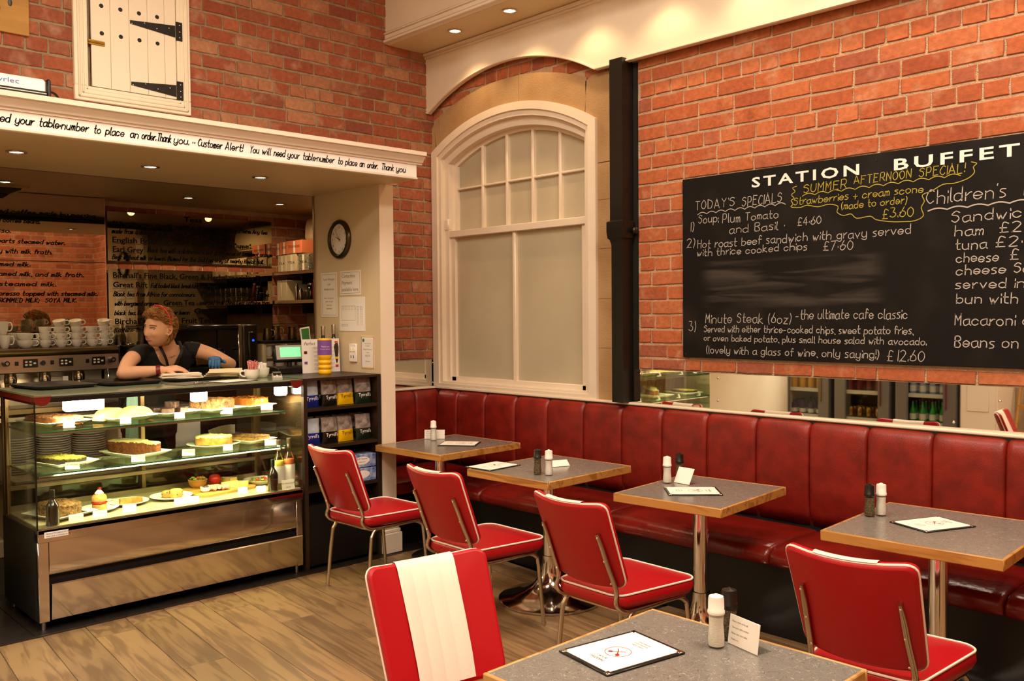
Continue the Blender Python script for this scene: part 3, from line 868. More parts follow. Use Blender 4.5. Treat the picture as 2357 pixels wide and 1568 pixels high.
# ================================================================ SEATING
def make_chair(label, group):
    t = thing('dining_chair', label, 'chair', (0, 0, 0), 0, group)
    # the chair faces +y; origin on the floor under the seat centre
    # seat: puffy cushion with piping
    def outline(w0, w1, d0, d1, r, n=5):     # back width w0 at y=d0, front width w1 at y=d1
        out = []
        for cx, cy, a0 in ((w1 / 2 - r, d1 - r, 0), (-w1 / 2 + r, d1 - r, 90), (-w0 / 2 + r, d0 + r, 180), (w0 / 2 - r, d0 + r, 270)):
            for k in range(n + 1):
                a = math.radians(a0 + 90 * k / n); out.append((cx + r * math.cos(a), cy + r * math.sin(a)))
        return out

    rings = []
    for dz, ins, in ((-.062, .03), (-.058, .008), (-.035, -.004), (-.012, -.002), (0, .004)):
        o = outline(.365 - 2 * ins, .445 - 2 * ins, -.225 + ins, .235 - ins, .06 - ins * .5)
        rings.append([(x, y, .458 + dz) for x, y in o])
    def crown(x, y): return .458 + .014 * (1 - (abs(x) / .22) ** 2) * (1 - (abs(y) / .22) ** 2)
    for ins in (.012, .05, .1, .16):
        o = outline(.365 - 2 * ins, .445 - 2 * ins, -.225 + ins, .235 - ins, max(.06 - ins * .5, .015))
        rings.append([(x, y, crown(x, y)) for x, y in o])
    st_ = MB().loft(rings).build('seat', 'vinyl', t, 60)
    o = outline(.365, .445, -.225, .235, .06, 6)
    MB().tube([(x, y, .459) for x, y in o], .0042, 6, loop=True).build('seat_piping', 'piping', st_)
    # backrest: curved slab tilted back
    W, H, TH = .415, .385, .036
    z0, y0, tilt = .485, -.222, math.radians(22)
    def bk(u, v, n):       # u across, v up 0..H, n thickness (front +)
        cv = .042 * (u / (W / 2)) ** 2           # wings come forward
        y = n + cv; return (u, y0 + y * math.cos(tilt) - v * math.sin(tilt), z0 + v * math.cos(tilt) + y * math.sin(tilt) * 1.0)
    def bout(ins, r):
        out = []
        w, h = W - 2 * ins, H - 2 * ins; nx = 6
        q = rrect(w - .0, h, r, 4)
        # subdivide long edges so that the curve shows
        res = []
        for i in range(len(q)):
            a, b = q[i], q[(i + 1) % len(q)]; res.append(a)
            if math.dist(a, b) > .1:
                for k in range(1, 6): res.append((a[0] + (b[0] - a[0]) * k / 6, a[1] + (b[1] - a[1]) * k / 6))
        # taper a little towards the bottom
        return [(x * (1 - .06 * (.5 - y / h)), y + H / 2) for x, y in res]
    rr = []
    for n, ins, r in ((-TH / 2 + .002, .012, .026), (-TH / 2 + .006, .003, .032), (0, 0, .034), (TH / 2 - .004, .002, .033), (TH / 2, .01, .028)):
        rr.append([bk(u, v, n) for u, v in bout(ins, r)])
    mb = MB(); mb.loft(rr, 0, (False, False))
    # back and front skins as grids
    def skin(n, ins, bulge, mi, u0=-1, u1=1, nu=10, nv=8, rb=.042, name=None):
        pass
    back = [bk(u, v, -TH / 2 + .002) for u, v in bout(.012, .04)]
    cb = bk(0, H / 2, -TH / 2 - .001)
    n_ = len(back)
    def inner(n, base_ins, base_r, steps, bul):
        prev = None; rings = []
        for s in steps:
            o = bout(base_ins, base_r)
            rings.append([bk(u * s, H / 2 + (v - H / 2) * s, n + bul * (1 - s * s)) for u, v in o])
        return rings
    mb.loft(inner(-TH / 2 + .002, .012, .026, (1, .75, .5, .25, .02), -.004), 0, (False, True))
    mb.loft(inner(TH / 2, .01, .028, (1, .8, .6, .4, .2, .02), .008), 0, (False, True))
    br = mb.build('backrest', 'vinyl', t, 60)
    # white centre stripe in four flutes, front and over the top
    fl = MB()
    for k in range(4):
        ua, ub = -.1 + .05 * k, -.1 + .05 * (k + 1)
        rows = []
        path = [(TH / 2 + .002, .012), (TH / 2 + .008, .08), (TH / 2 + .0095, .19), (TH / 2 + .007, .29), (TH / 2 + .0045, H - .018), (TH / 2 - .003, H + .001), (.004, H + .0055), (-.008, H + .0055)]
        for n, v in path:
            row = []
            for j in range(6):
                s = j / 5; u = ua + (ub - ua) * s
                b = (.0034 if v < H - .03 else 0) * math.sin(PI * s) ** .5
                top = v > H - .02
                row.append(bk(u * (1 - .06 * (.5 - (v - H / 2) / H)), v, n + (b if not top or n >= TH / 2 - .005 else 0) + .0016))
            rows.append(row)
        fl.loft(rows, 0, (False, False), close=False)
    fl.build('white_stripe', 'vinylw', br, 50)['label'] = 'fluted white centre stripe'
    o = bout(.001, .034)
    MB().tube([bk(u, v, -.004) for u, v in o], .0042, 6, loop=True).build('back_piping', 'piping', br)
    # frame: side loops carry seat and run up behind the backrest
    for s in (-1, 1):
        x = s * .165
        fr = MB()
        a = bk(x * .93, .262, -TH / 2 - .006); b = bk(x * .96, .12, -TH / 2 - .010); c = bk(x, -.0, -TH / 2 - .012)
        pth = [a, ((a[0] + b[0]) / 2, (a[1] + b[1]) / 2, (a[2] + b[2]) / 2), b, c, (x * 1.03, -.232, .43), (x * 1.06, -.19, .392), (x * 1.08, -.12, .384), (x * 1.1, .05, .384), (x * 1.1, .17, .384)]
        pts = crom(pth, 4); K = len(pts)
        rad = [.0105] * K; fl_ = [1.0] * K
        for i in range(4): rad[i] = .0135 - .0008 * i; fl_[i] = .38 + .15 * i
        fr.tube(pts, rad, 10, flat=fl_)
        up = fr.build('back_upright', 'chromed', t, 60)
        for v in (.248, .14, .035):
            q = bk(x * .94, v, -TH / 2 - .018); MB().ell(q, (.0045, .0035, .0045), 8, 5).build('rivet', 'chrome', up)
    # under-seat ring
    o = [(x, y, .386) for x, y in outline(.33, .39, -.18, .205, .05, 5)]
    MB().tube(o, .0095, 8, loop=True).build('seat_frame', 'chromed', t, 60)
    for s in (-1, 1):
        MB().tube(crom([(s * .175, .07, .384), (s * .185, .14, .383), (s * .19, .185, .36), (s * .195, .198, .31), (s * .20, .225, .012)], 5), .0105, 10).lathe([(.012, 0), (.013, .018)], (s * .20, .225, 0), 10).build('leg', 'chromed', t, 60)
        MB().tube(crom([(s * .175, -.10, .384), (s * .178, -.145, .38), (s * .182, -.172, .35), (s * .186, -.185, .30), (s * .195, -.215, .012)], 5), .0105, 10).lathe([(.012, 0), (.013, .018)], (s * .195, -.215, 0), 10).build('leg', 'chromed', t, 60)
    return t


M['blackplastic'] = mat('black_plastic', '#14120f', .3)
GC = 'red and white diner chairs'
ch = make_chair('red diner chair in front of the crisp shelves, nearest the glass counter', GC)
ch.location = (1.135, -1.375, 0); ch.rotation_euler = (0, 0, math.radians(3))
dup(ch, (2.125, -1.405, 0), math.radians(-1), 'red diner chair seen from behind, second from the glass counter')
dup(ch, (3.068, -1.445, 0), math.radians(-2), 'red diner chair seen from behind, third from the glass counter, before the middle table')
dup(ch, (4.235, -1.475, 0), math.radians(4), 'red diner chair seen from behind at the right, broad plain back with two chrome uprights')
dup(ch, (3.70, -2.80, 0), math.radians(-98), 'foreground red diner chair with its broad white stripe turned to the camera')


# ---------------------------------------------------------------- tables
def make_table(loc, w, d, rz, label, oak='oakedge', small=False):
    t = thing('cafe_table', label, 'table', loc, math.radians(rz), 'square grey laminate tables')
    MB().b2(-w / 2 + .004, w / 2 - .004, -d / 2 + .004, d / 2 - .004, .705, .7405).build('tabletop', 'laminate', t, 0)
    for (a, b, c, e) in ((-w / 2, w / 2, -d / 2, -d / 2 + .012), (-w / 2, w / 2, d / 2 - .012, d / 2), (-w / 2, -w / 2 + .012, -d / 2 + .012, d / 2 - .012), (w / 2 - .012, w / 2, -d / 2 + .012, d / 2 - .012)):
        MB().b2(a, b, c, e, .700, .7415, 0, .003).build('oak_edge', oak, t)
    MB().cyl((0, -.07 if small else 0, .06), (0, -.07 if small else 0, .70), .038, n=24).build('column', 'chrome', t)
    MB().b2(-.16, .16, -.16, .16, .692, .70).build('mounting_plate', 'blackm', t)
    if small: MB().lathe([(.19, 0), (.195, .004), (.195, .018), (.18, .026), (.10, .05), (.05, .08), (.042, .12)], (0, -.07, 0), n=36).build('foot', 'blackplastic', t, 50)
    else: MB().lathe([(.283, 0), (.29, .003), (.29, .014), (.282, .018), (.22, .030), (.15, .052), (.10, .085), (.072, .12), (.055, .165), (.046, .21), (.043, .25)], n=48, caps=(True, False)).build('foot', 'steelm', t, 50)
    return t


TB = [((.94, -.66), .65, .705, 2.0, 'grey table in the corner beside the cream post, nearest the glass counter'),
      ((2.055, -.85), .61, .69, 1.5, 'grey table on a broad round chrome foot, second from the counter'),
      ((3.03, -.81), .57, .65, 5.0, 'middle grey table below the left part of the blackboard'),
      ((4.135, -.79), .655, .70, 3.0, 'grey table at the right edge of the picture, along the bench'),
      ((4.265, -2.70), .64, .665, 0.5, 'foreground grey table with curly pattern and pale oak edge')]
tabs = [make_table((x, y, 0), w, d, rz, lb, 'oakedge5' if i == 4 else 'oakedge', small=i == 0) for i, ((x, y), w, d, rz, lb) in enumerate(TB)]
TZ = .7417


# ---------------------------------------------------------------- things on tables
def shaker(kind, loc, label, group='salt and pepper grinders on the tables'):
    pep = kind == 'pepper'
    t = thing(kind + '_grinder', label, 'grinder', loc, random.uniform(0, 3), group)
    MB().lathe([(.0, .003), (.0198, .004), (.0208, .02), (.0188, .045), (.0178, .06), (.0188, .078), (.0, .078)], n=20, caps=(False, False)).build('contents', 'peppercorn' if pep else 'saltfill', t, 50)
    MB().lathe([(.020, 0), (.0215, .003), (.0215, .022), (.0195, .045), (.0185, .06), (.0195, .078), (.0205, .082), (.0205, .086)], n=20).build('glass_jar', 'jarglass', t, 50)
    MB().lathe([(.0215, .085), (.0222, .088), (.0222, .094), (.0205, .096), (.0200, .124), (.0185, .130), (.008, .133), (.004, .136), (0, .136)], n=14, caps=(True, False)).build('cap', 'blackplastic' if pep else 'whiteplastic', t, 40)
    return t


M['peppercorn'] = mat('peppercorns', '#3a2f20', .7, col2='#8a7a58', vscale=160, bump=.8, bscale=200)
M['saltfill'] = mat('salt', '#fbf8f2', .8, bump=.3, bscale=300)
M['whiteplastic'] = mat('white_plastic', '#f2ece2', .35)
M['jarglass'] = glass_mat('jar_glass', '#fdfefb', base=.02)
sk = [('salt', (.735, -.62), 'white grinder on the corner table by the post'),
      ('pepper', (2.165, -1.055), 'black-capped pepper grinder on the second table'),
      ('salt', (2.225, -1.03), 'white-capped salt grinder on the second table'),
      ('salt', (2.805, -.775), 'white-capped salt grinder on the middle table'),
      ('pepper', (2.79, -.65), 'black-capped pepper grinder behind the salt on the middle table'),
      ('pepper', (3.855, -.79), 'black-capped pepper grinder on the right-hand table'),
      ('salt', (3.882, -.742), 'white-capped salt grinder on the right-hand table, half behind the pepper'),
      ('salt', (4.242, -2.494), 'large white salt grinder on the foreground table'),
      ('pepper', (4.236, -2.425), 'black-capped pepper grinder behind the salt on the foreground table')]
for k, (x, y), lb in sk: shaker(k, (x, y, TZ), lb)


def menu(loc, rz, label, w=.172, h=.232):
    t = thing('menu_card', label, 'menu', (loc[0], loc[1], TZ), math.radians(rz), 'framed menu cards on the tables')
    MB().b2(-w / 2 - .011, w / 2 + .011, -h / 2 - .011, h / 2 + .011, 0, .004, 0, .0015).build('binding', 'blackplastic', t)
    pg = MB().b2(-w / 2, w / 2, -h / 2, h / 2, .004, .0048).build('page', 'paper', t)
    mb = MB(); P = lambda u, v, k=0: Vector((u, v, .0049 + .0004 * k))
    n = 40; ro, ri = .034, .0325
    O = [(ro * math.cos(2 * PI * i / n), ro * math.sin(2 * PI * i / n)) for i in range(n)]
    mb.add([P(a, b + .012, 1) for a, b in O] + [P(a * ri / ro, b * ri / ro + .012, 1) for a, b in O], [(i, (i + 1) % n, n + (i + 1) % n, n + i) for i in range(n)])
    for s in (-1, 1):   # crossed spoon and fork
        for q in range(1):
            c, sn = math.cos(math.radians(45 * s)), math.sin(math.radians(45 * s))
            f = lambda a, b: P(a * c - b * sn, a * sn + b * c + .012, 1)
            mb.add([f(-.0012, -.02), f(.0012, -.02), f(.0015, .018), f(-.0015, .018)], [(0, 1, 2, 3)])
            if s > 0: mb.add([f(.006 * math.cos(a * PI / 5), .022 + .008 * math.sin(a * PI / 5)) for a in range(10)], [tuple(range(10))])
            else: mb.add([f(-.004, .014), f(.004, .014), f(.0045, .028), f(.002, .02), (f(0, .028)), f(-.002, .02), f(-.0045, .028)], [(0, 1, 2, 3, 4, 5, 6)])
    mb.build('emblem', 'redink', pg, 0)
    mb = MB()
    font_text(mb, 'MARTIN', 0, .075, .010, P, align='CENTER'); font_text(mb, 'BOOKS', 0, .060, .008, P, align='CENTER')
    for i in range(3): font_text(mb, ('station buffet', 'breakfast lunch', 'and light bites')[i], 0, -.055 - .012 * i, .006, P, align='CENTER')
    mb.build('lettering', 'inkgrey', pg, 0)
    for a in (-1, 1):
        for b in (-1, 1):
            MB().b2(a * (w / 2 + .001) - .008, a * (w / 2 + .001) + .008, b * (h / 2 + .001) - .008, b * (h / 2 + .001) + .008, -.0002, .0052, 0, .001).build('corner_cap', 'steelm', t)
    return t


menu((1.0, -.614), -53, 'menu card lying on the corner table by the post')
menu((1.808, -1.05), 4, 'menu card lying across the left edge of the second table')
menu((3.026, -.87), -46, 'menu card lying on the middle table')
menu((4.10, -.766), -23, 'menu card lying on the right-hand table')
menu((4.10, -2.70), 170, 'large menu card lying on the foreground table')


def tent(name, loc, rz, w, h, label, lean=0.22, text=True, group='small table-number cards'):
    t = thing(name, label, 'card', (loc[0], loc[1], TZ), math.radians(rz), group)
    MB().add([(-w / 2, 0, 0.001), (w / 2, 0, 0.001), (w / 2, lean * h * .6, h), (-w / 2, lean * h * .6, h), (-w / 2, .0018, 0.001), (w / 2, .0018, 0.001), (w / 2, lean * h * .6 + .0018, h), (-w / 2, lean * h * .6 + .0018, h)],
             [(0, 1, 2, 3), (7, 6, 5, 4), (0, 4, 5, 1), (1, 5, 6, 2), (2, 6, 7, 3), (3, 7, 4, 0)]).build('sheet', 'paper', t, 0)
    MB().add([(-w / 2, .001, 0.001), (w / 2, .001, 0.001), (w / 2, .05, 0.001), (-w / 2, .05, 0.001), (-w / 2, .001, .002), (w / 2, .001, .002), (w / 2, .05, .002), (-w / 2, .05, .002)],
             [(0, 1, 2, 3), (7, 6, 5, 4), (0, 4, 5, 1), (1, 5, 6, 2), (2, 6, 7, 3), (3, 7, 4, 0)]).build('clear_foot', 'jarglass', t, 0)
    if text:
        mb = MB(); P = lambda u, v, k=0: Vector((u, lean * v * .6 - .0006 * k, v))
        for i, tx in enumerate(('Please order at the till', 'Take your table number', 'Please clear your table', 'Thank you')):
            font_text(mb, tx, -w / 2 + .01, h * (.78 - .2 * i), h * .06, P)
        mb.build('lettering', 'inkgrey', t, 0)
    return t


tent('table_card', (.69, -.575), 43, .14, .062, 'small white card standing behind the grinder on the corner table')
tent('table_card', (2.085, -.80), 70, .13, .03, 'small white card lying folded on the second table', lean=2.2, text=False)
tent('table_card', (2.87, -.745), -5, .10, .075, 'small white card leaning beside the salt on the middle table', lean=.9, text=False)
tent('table_card', (4.30, -2.465), -14, .105, .075, 'printed card standing beside the salt on the foreground table')

# ---------------------------------------------------------------- banquette
bq = thing('banquette', 'long oxblood leather bench along the brick wall, turning the corner by the post', 'bench', (3, -.3, 0))
MB().b2(.62, X1 - .4, -.48, -.02, 0, .385).bw('base', 'plinth', bq, 0)
MB().b2(.02, .5, -.84, -.02, 0, .385).bw('base', 'plinth', bq, 0)
MB().b2(.02, X1 - .4, -.055, -.004, .3, 1.03).b2(.004, .055, -.84, -.02, .3, 1.03).bw('backboard', 'blackm', bq, 0)


def back_panel(u0, u1, P):
    """one upholstered panel: rounded over at the top, soft seams both sides"""
    prof = [(.47, .018), (.47, .06), (.55, .094), (.7, .102), (.86, .10), (.95, .097), (.985, .09), (1.008, .075), (1.018, .055), (1.02, .03)]
    rows = []; nu = 10
    for k in range(nu + 1):
        s = k / nu; u = u0 + (u1 - u0) * s
        e = min(s, 1 - s) * (u1 - u0)
        dip = .012 * math.exp(-e / .008) + .003 * math.exp(-e / .03)
        if k in (1, nu - 1): pass
        rows.append([P(u, max(.01, d - dip), z - (dip * .5 if z > .9 else 0)) for z, d in prof])
    us = [0, .004, .012, .03, .08]
    ss = us + [(u1 - u0) / 2] + [(u1 - u0) - q for q in us[::-1]]
    rows = []
    for e_ in ss:
        e = min(e_, (u1 - u0) - e_); u = u0 + e_
        dip = .014 * math.exp(-e / .006) + .003 * math.exp(-e / .03)
        rows.append([P(u, max(.01, d - dip), z - (dip * .6 if z > .9 else 0)) for z, d in prof])
    MB().loft(rows, 0, (True, True), close=False).bw('back_panel', 'leather', bq, 70)


US = [.14 - .03, .351, .663, .983, 1.297, 1.623, 1.942, 2.253, 2.571, 2.89, 3.205, 3.515, 3.831, 4.151, 4.47, 4.79, 5.11, 5.43, 5.75, 6.07]
for a, b in zip(US[:-1], US[1:]): back_panel(a, b, lambda u, d, z: (u, -d, z))
for a, b in ((-.84, -.56), (-.56, -.277), (-.277, -.0)): back_panel(a, b, lambda u, d, z: (d + .004, u, z))


def seat_pad(u0, u1, P, D0=.10, D1=.605):
    rows = []
    for j, e_ in enumerate([0, .006, .02, .06, .14, .30, .5, .7, .86, .94, .98, .994, 1]):
        s = e_ if j < 6 else e_
        W_ = u1 - u0
        if j < 5: u = u0 + (0, .006, .02, .06, .14)[j]
        elif j > 7: u = u1 - (.14, .06, .02, .006, 0)[j - 8]
        else: u = u0 + .14 + (W_ - .28) * (.25, .5, .75)[j - 5]
        e = min(u - u0, u1 - u); dip = .016 * math.exp(-e / .007) + .004 * math.exp(-e / .04)
        rr = random.Random(j * 3 + int(u0 * 10))
        prof = [(D0, .39), (D0, .465), (.2, .474), (.35, .478), (.48, .472), (.55, .465), (.585, .452), (D1 - .004, .435), (D1, .41), (D1 - .004, .385), (.585, .375), (.45, .375)]
        rows.append([P(u, d - (dip if d > .5 else 0), z + (rr.uniform(-.003, .003) if .15 < d < .57 else 0) - (dip if z > .43 else 0)) for d, z in prof])
    MB().loft(rows, 0, (True, True)).bw('seat_cushion', 'leatherseat', bq, 70)


SS = [.61, 1.17, 2.215, 3.265, 4.31, 5.36, 6.4]
for a, b in zip(SS[:-1], SS[1:]): seat_pad(a, b, lambda u, d, z: (u, -d, z))
seat_pad(-.84, -.10, lambda u, d, z: (d, u, z), .10, .57)
MB().b2(.11, .62, -.62, -.1, .385, .468, 0, .02).bw('seat_cushion', 'leatherseat', bq)

# ledge and mirrors above the bench
lg = struct(MB().b2(.0, X1, -.06, 0, 1.022, 1.04, 0, .006).b2(0, .06, -.84, 0, 1.022, 1.04, 0, .006).build('trim_9', 'cream'))
mr = thing('wall_mirror', 'long low mirror strip in the brick wall above the red bench', 'mirror', (4, -.004, 1.04))
MB().b2(2.0, 2.56, -.030, -.024, 1.04, 1.247).bw('mirror_glass', 'mirror', mr, 0)
MB().box((.9, 0, .1035), (1.8, .006, .207), 0, Matrix.Translation((2.565, -.045, 1.04)) @ Matrix.Rotation(math.radians(1.5), 4, 'Z')).bw('mirror_glass', 'mirror', mr, 0)
MB().b2(4.37, 6.2, -.010, -.004, 1.04, 1.247).bw('mirror_glass', 'mirror', mr, 0)
for x, z in ((2.62, 1.22), (2.62, 1.09), (3.9, 1.07), (4.1, 1.18), (2.05, 1.22)):
    MB().ell((x, -.048 + max(0, x - 2.565) * .026 if x > 2.5 else -.033, z), (.007, .005, .007), 10, 6).bw('mirror_screw', 'chrome', mr)
mr2 = thing('wall_mirror', 'small mirror panel on the left wall beside the window, above the bench corner', 'mirror', (.004, -.42, 1.04))
MB().b2(.004, .010, -.838, -.012, 1.04, 1.245).bw('mirror_glass', 'mirror', mr2, 0)
for y, z in ((-.04, 1.22), (-.04, 1.065), (-.8, 1.065)):
    MB().ell((.012, y, z), (.005, .007, .007), 10, 6).bw('mirror_screw', 'chrome', mr2)
MB().b2(.004, .012, -.012, -.004, 1.04, 1.245).bw('edge_strip', 'steel', mr2, 0)

# ---------------------------------------------------------------- drainpipe
dp = thing('drainpipe', 'black square cast iron pipe running up beside the window', 'pipe', (1.93, -.05, 1.04))
mb = MB(); sq = lambda z, w, d: [(1.935 + a * w / 2, -.02 - d / 2 + b * d / 2, z) for a, b in ((-1, -1), (1, -1), (1, 1), (-1, 1))]
mb.loft([sq(z, w, d) for z, w, d in ((1.04, .088, .095), (2.02, .088, .095), (2.05, .10, .105), (2.06, .118, .115), (2.10, .125, .12), (2.16, .125, .12), (2.17, .10, .10), (3.16, .10, .10))])
mb.bw('pipe', 'black', dp, 30)
MB().b2(1.845, 2.03, -.04, -.015, 2.085, 2.125, 0, .008).bw('bracket', 'black', dp)
for x in (1.852, 2.02): MB().ell((x, -.05, 2.105), (.017, .016, .02), 10, 7).bw('bolt', 'black', dp)
struct(bx('trim_10', 1.86, 2.015, -.012, .0, 1.04, 3.14, 'blackm'))
nl = tag(MB().cyl((1.845, .0, 2.556), (1.845, -.06, 2.56), .004, n=6).build('iron_nail', 'blackm'), 'thin iron nail sticking out of the stone beside the black pipe', 'nail')


# ---------------------------------------------------------------- blackboard
def board_mat():
    m = bpy.data.materials.new('blackboard'); m.use_nodes = True
    nt = m.node_tree; N = nt.nodes; L = nt.links; b = N['Principled BSDF']
    g = N.new('ShaderNodeNewGeometry'); sp = N.new('ShaderNodeSeparateXYZ'); L.new(g.outputs['Position'], sp.inputs[0])
    def band(out, lo, hi, soft):
        a = N.new('ShaderNodeMapRange'); a.interpolation_type = 'SMOOTHSTEP'; a.inputs['From Min'].default_value = lo; a.inputs['From Max'].default_value = lo + soft; L.new(out, a.inputs['Value'])
        c = N.new('ShaderNodeMapRange'); c.interpolation_type = 'SMOOTHSTEP'; c.inputs['From Min'].default_value = hi - soft; c.inputs['From Max'].default_value = hi; c.inputs['To Min'].default_value = 1; c.inputs['To Max'].default_value = 0; L.new(out, c.inputs['Value'])
        k = N.new('ShaderNodeMath'); k.operation = 'MULTIPLY'; L.new(a.outputs[0], k.inputs[0]); L.new(c.outputs[0], k.inputs[1]); return k.outputs[0]
    bx_ = band(sp.outputs[0], 2.47, 3.6, .12); bz_ = band(sp.outputs[2], 1.60, 1.91, .05)
    k = N.new('ShaderNodeMath'); k.operation = 'MULTIPLY'; L.new(bx_, k.inputs[0]); L.new(bz_, k.inputs[1])
    mp = N.new('ShaderNodeMapping'); mp.inputs['Scale'].default_value = (1.6, 1, 17); mp.inputs['Rotation'].default_value = (0, math.radians(-5), 0); L.new(g.outputs['Position'], mp.inputs[0])
    n = N.new('ShaderNodeTexNoise'); n.inputs['Scale'].default_value = 1; n.inputs['Detail'].default_value = 5; n.inputs['Distortion'].default_value = .6; L.new(mp.outputs[0], n.inputs['Vector'])
    r = N.new('ShaderNodeValToRGB'); r.color_ramp.elements[0].position = .42; r.color_ramp.elements[1].position = .75; L.new(n.outputs[0], r.inputs[0])
    k2 = N.new('ShaderNodeMath'); k2.operation = 'MULTIPLY'; L.new(k.outputs[0], k2.inputs[0]); L.new(r.outputs[0], k2.inputs[1])
    n2 = N.new('ShaderNodeTexNoise'); n2.inputs['Scale'].default_value = 3.5; n2.inputs['Detail'].default_value = 6; L.new(g.outputs['Position'], n2.inputs['Vector'])
    r2 = N.new('ShaderNodeMapRange'); r2.inputs['From Min'].default_value = .5; r2.inputs['From Max'].default_value = .85; r2.inputs['To Max'].default_value = .25; L.new(n2.outputs[0], r2.inputs['Value'])
    ad = N.new('ShaderNodeMath'); ad.operation = 'MAXIMUM'; L.new(k2.outputs[0], ad.inputs[0]); L.new(r2.outputs[0], ad.inputs[1])
    mx = N.new('ShaderNodeMix'); mx.data_type = 'RGBA'; L.new(ad.outputs[0], mx.inputs['Factor']); mx.inputs['A'].default_value = lin('#0d0a08'); mx.inputs['B'].default_value = lin('#48413b')
    L.new(mx.outputs['Result'], b.inputs['Base Color']); b.inputs['Roughness'].default_value = .65; b.inputs['Specular IOR Level'].default_value = .2
    return m


M['board'] = board_mat()
bb = thing('blackboard', 'large blackboard menu on the brick wall with STATION BUFFET painted across the top', 'blackboard', (3.7, -.012, 1.33))
bp_ = MB().b2(2.363, 5.15, -.026, -.010, 1.332, 2.379, 0, .002).bw('panel', 'board', bb, 0)
PB = plane_y(-.0262)
mb = MB()
font_text(mb, 'STATION', 2.826, 2.284, .056, PB, bold=.0016, spacing=1.3, width=.614)
mb.bw('painted_title', 'boardwhite', bb, 0); mb = MB()
font_text(mb, 'BUFFET', 3.61, 2.284, .056, PB, bold=.0016, spacing=1.3, width=.562)
mb.bw('painted_title', 'boardwhite', bb, 0)
mb = MB(); W_ = .0038
TX = [("TODAY'S", 2.455, 2.729, 2.193, .049), ('SPECIALS', 2.767, 3.02, 2.187, .05), ('1)', 2.407, 2.458, 2.074, .05), ('Soup:', 2.476, 2.62, 2.111, .048), ('Plum', 2.64, 2.765, 2.102, .05), ('Tomato', 2.789, 3.0, 2.106, .042),
      ('and Basil ·', 2.685, 3.04, 2.041, .044), ('£4·60', 3.105, 3.246, 2.053, .041), ('2)', 2.396, 2.462, 1.979, .05), ('Hot roast beef sandwich with gravy served', 2.47, 3.71, 1.968, .045),
      ('with thrice cooked chips', 2.467, 3.168, 1.923, .04), ('£7·60', 3.252, 3.42, 1.911, .046), ('3)', 2.406, 2.466, 1.49, .055), ('Minute Steak (6oz)', 2.525, 3.076, 1.535, .052), ('-the ultimate cafe classic', 3.094, 3.694, 1.558, .048),
      ('Served with either thrice-cooked chips, sweet potato fries,', 2.514, 3.721, 1.482, .038), ('or oven baked potato, plus small house salad with avocado.', 2.514, 3.784, 1.431, .034),
      ('(lovely with a glass of wine, only saying!)', 2.53, 3.553, 1.36, .042), ('£12.60', 3.589, 3.78, 1.353, .052)]
for t_, a, b, z, h in TX: mb = MB(); fit_text(mb, t_, a, b, z, h, W_, PB, jit=.2, slant=.06); mb.bw('chalk_lettering', 'chalk', bb, 0)
TC = [("Children's", 3.775, 4.137, 2.104, .064), ('Menu', 4.2, 4.45, 2.104, .06), ('Sandwiches', 3.891, 4.34, 2.008, .05), ('ham', 3.905, 4.044, 1.943, .046), ('£2·10', 4.10, 4.3, 1.948, .046), ('tuna', 3.91, 4.055, 1.879, .046), ('£2·10', 4.085, 4.29, 1.882, .046),
      ('cheese', 3.913, 4.104, 1.819, .043), ('£1·80', 4.145, 4.33, 1.822, .046), ('cheese Savoury', 3.913, 4.42, 1.762, .043), ('served in', 3.911, 4.215, 1.697, .044), ('bun with crisps', 3.914, 4.40, 1.628, .046), ('Macaroni cheese', 3.908, 4.42, 1.527, .05), ('Beans on toast', 3.907, 4.38, 1.425, .052)]
for t_, a, b, z, h in TC: mb = MB(); fit_text(mb, t_, a, b, z, h, .0045, PB, jit=.14, slant=.05); mb.bw('chalk_lettering', 'chalk', bb, 0)
mb = MB()
def squiggle(x0, x1, z0, z1, n, amp, w):
    pts = []
    for i in range(n * 6 + 1):
        s = i / (n * 6); pts.append((x0 + (x1 - x0) * s, z0 + (z1 - z0) * s + amp * abs(math.sin(PI * s * n)), 0))
    return pts


def chalk_line(mb, pts, w, P=PB):
    L_, R_ = [], []
    V = [Vector(p) for p in pts]
    for i, q in enumerate(V):
        t = (V[min(i + 1, len(V) - 1)] - V[max(i - 1, 0)]).normalized(); nn = Vector((-t.y, t.x, 0)) * w / 2
        L_.append(P(q.x + nn.x, q.y + nn.y, 1)); R_.append(P(q.x - nn.x, q.y - nn.y, 1))
    n = len(L_); mb.add(L_ + R_, [(i, i + 1, n + i + 1, n + i) for i in range(n - 1)])


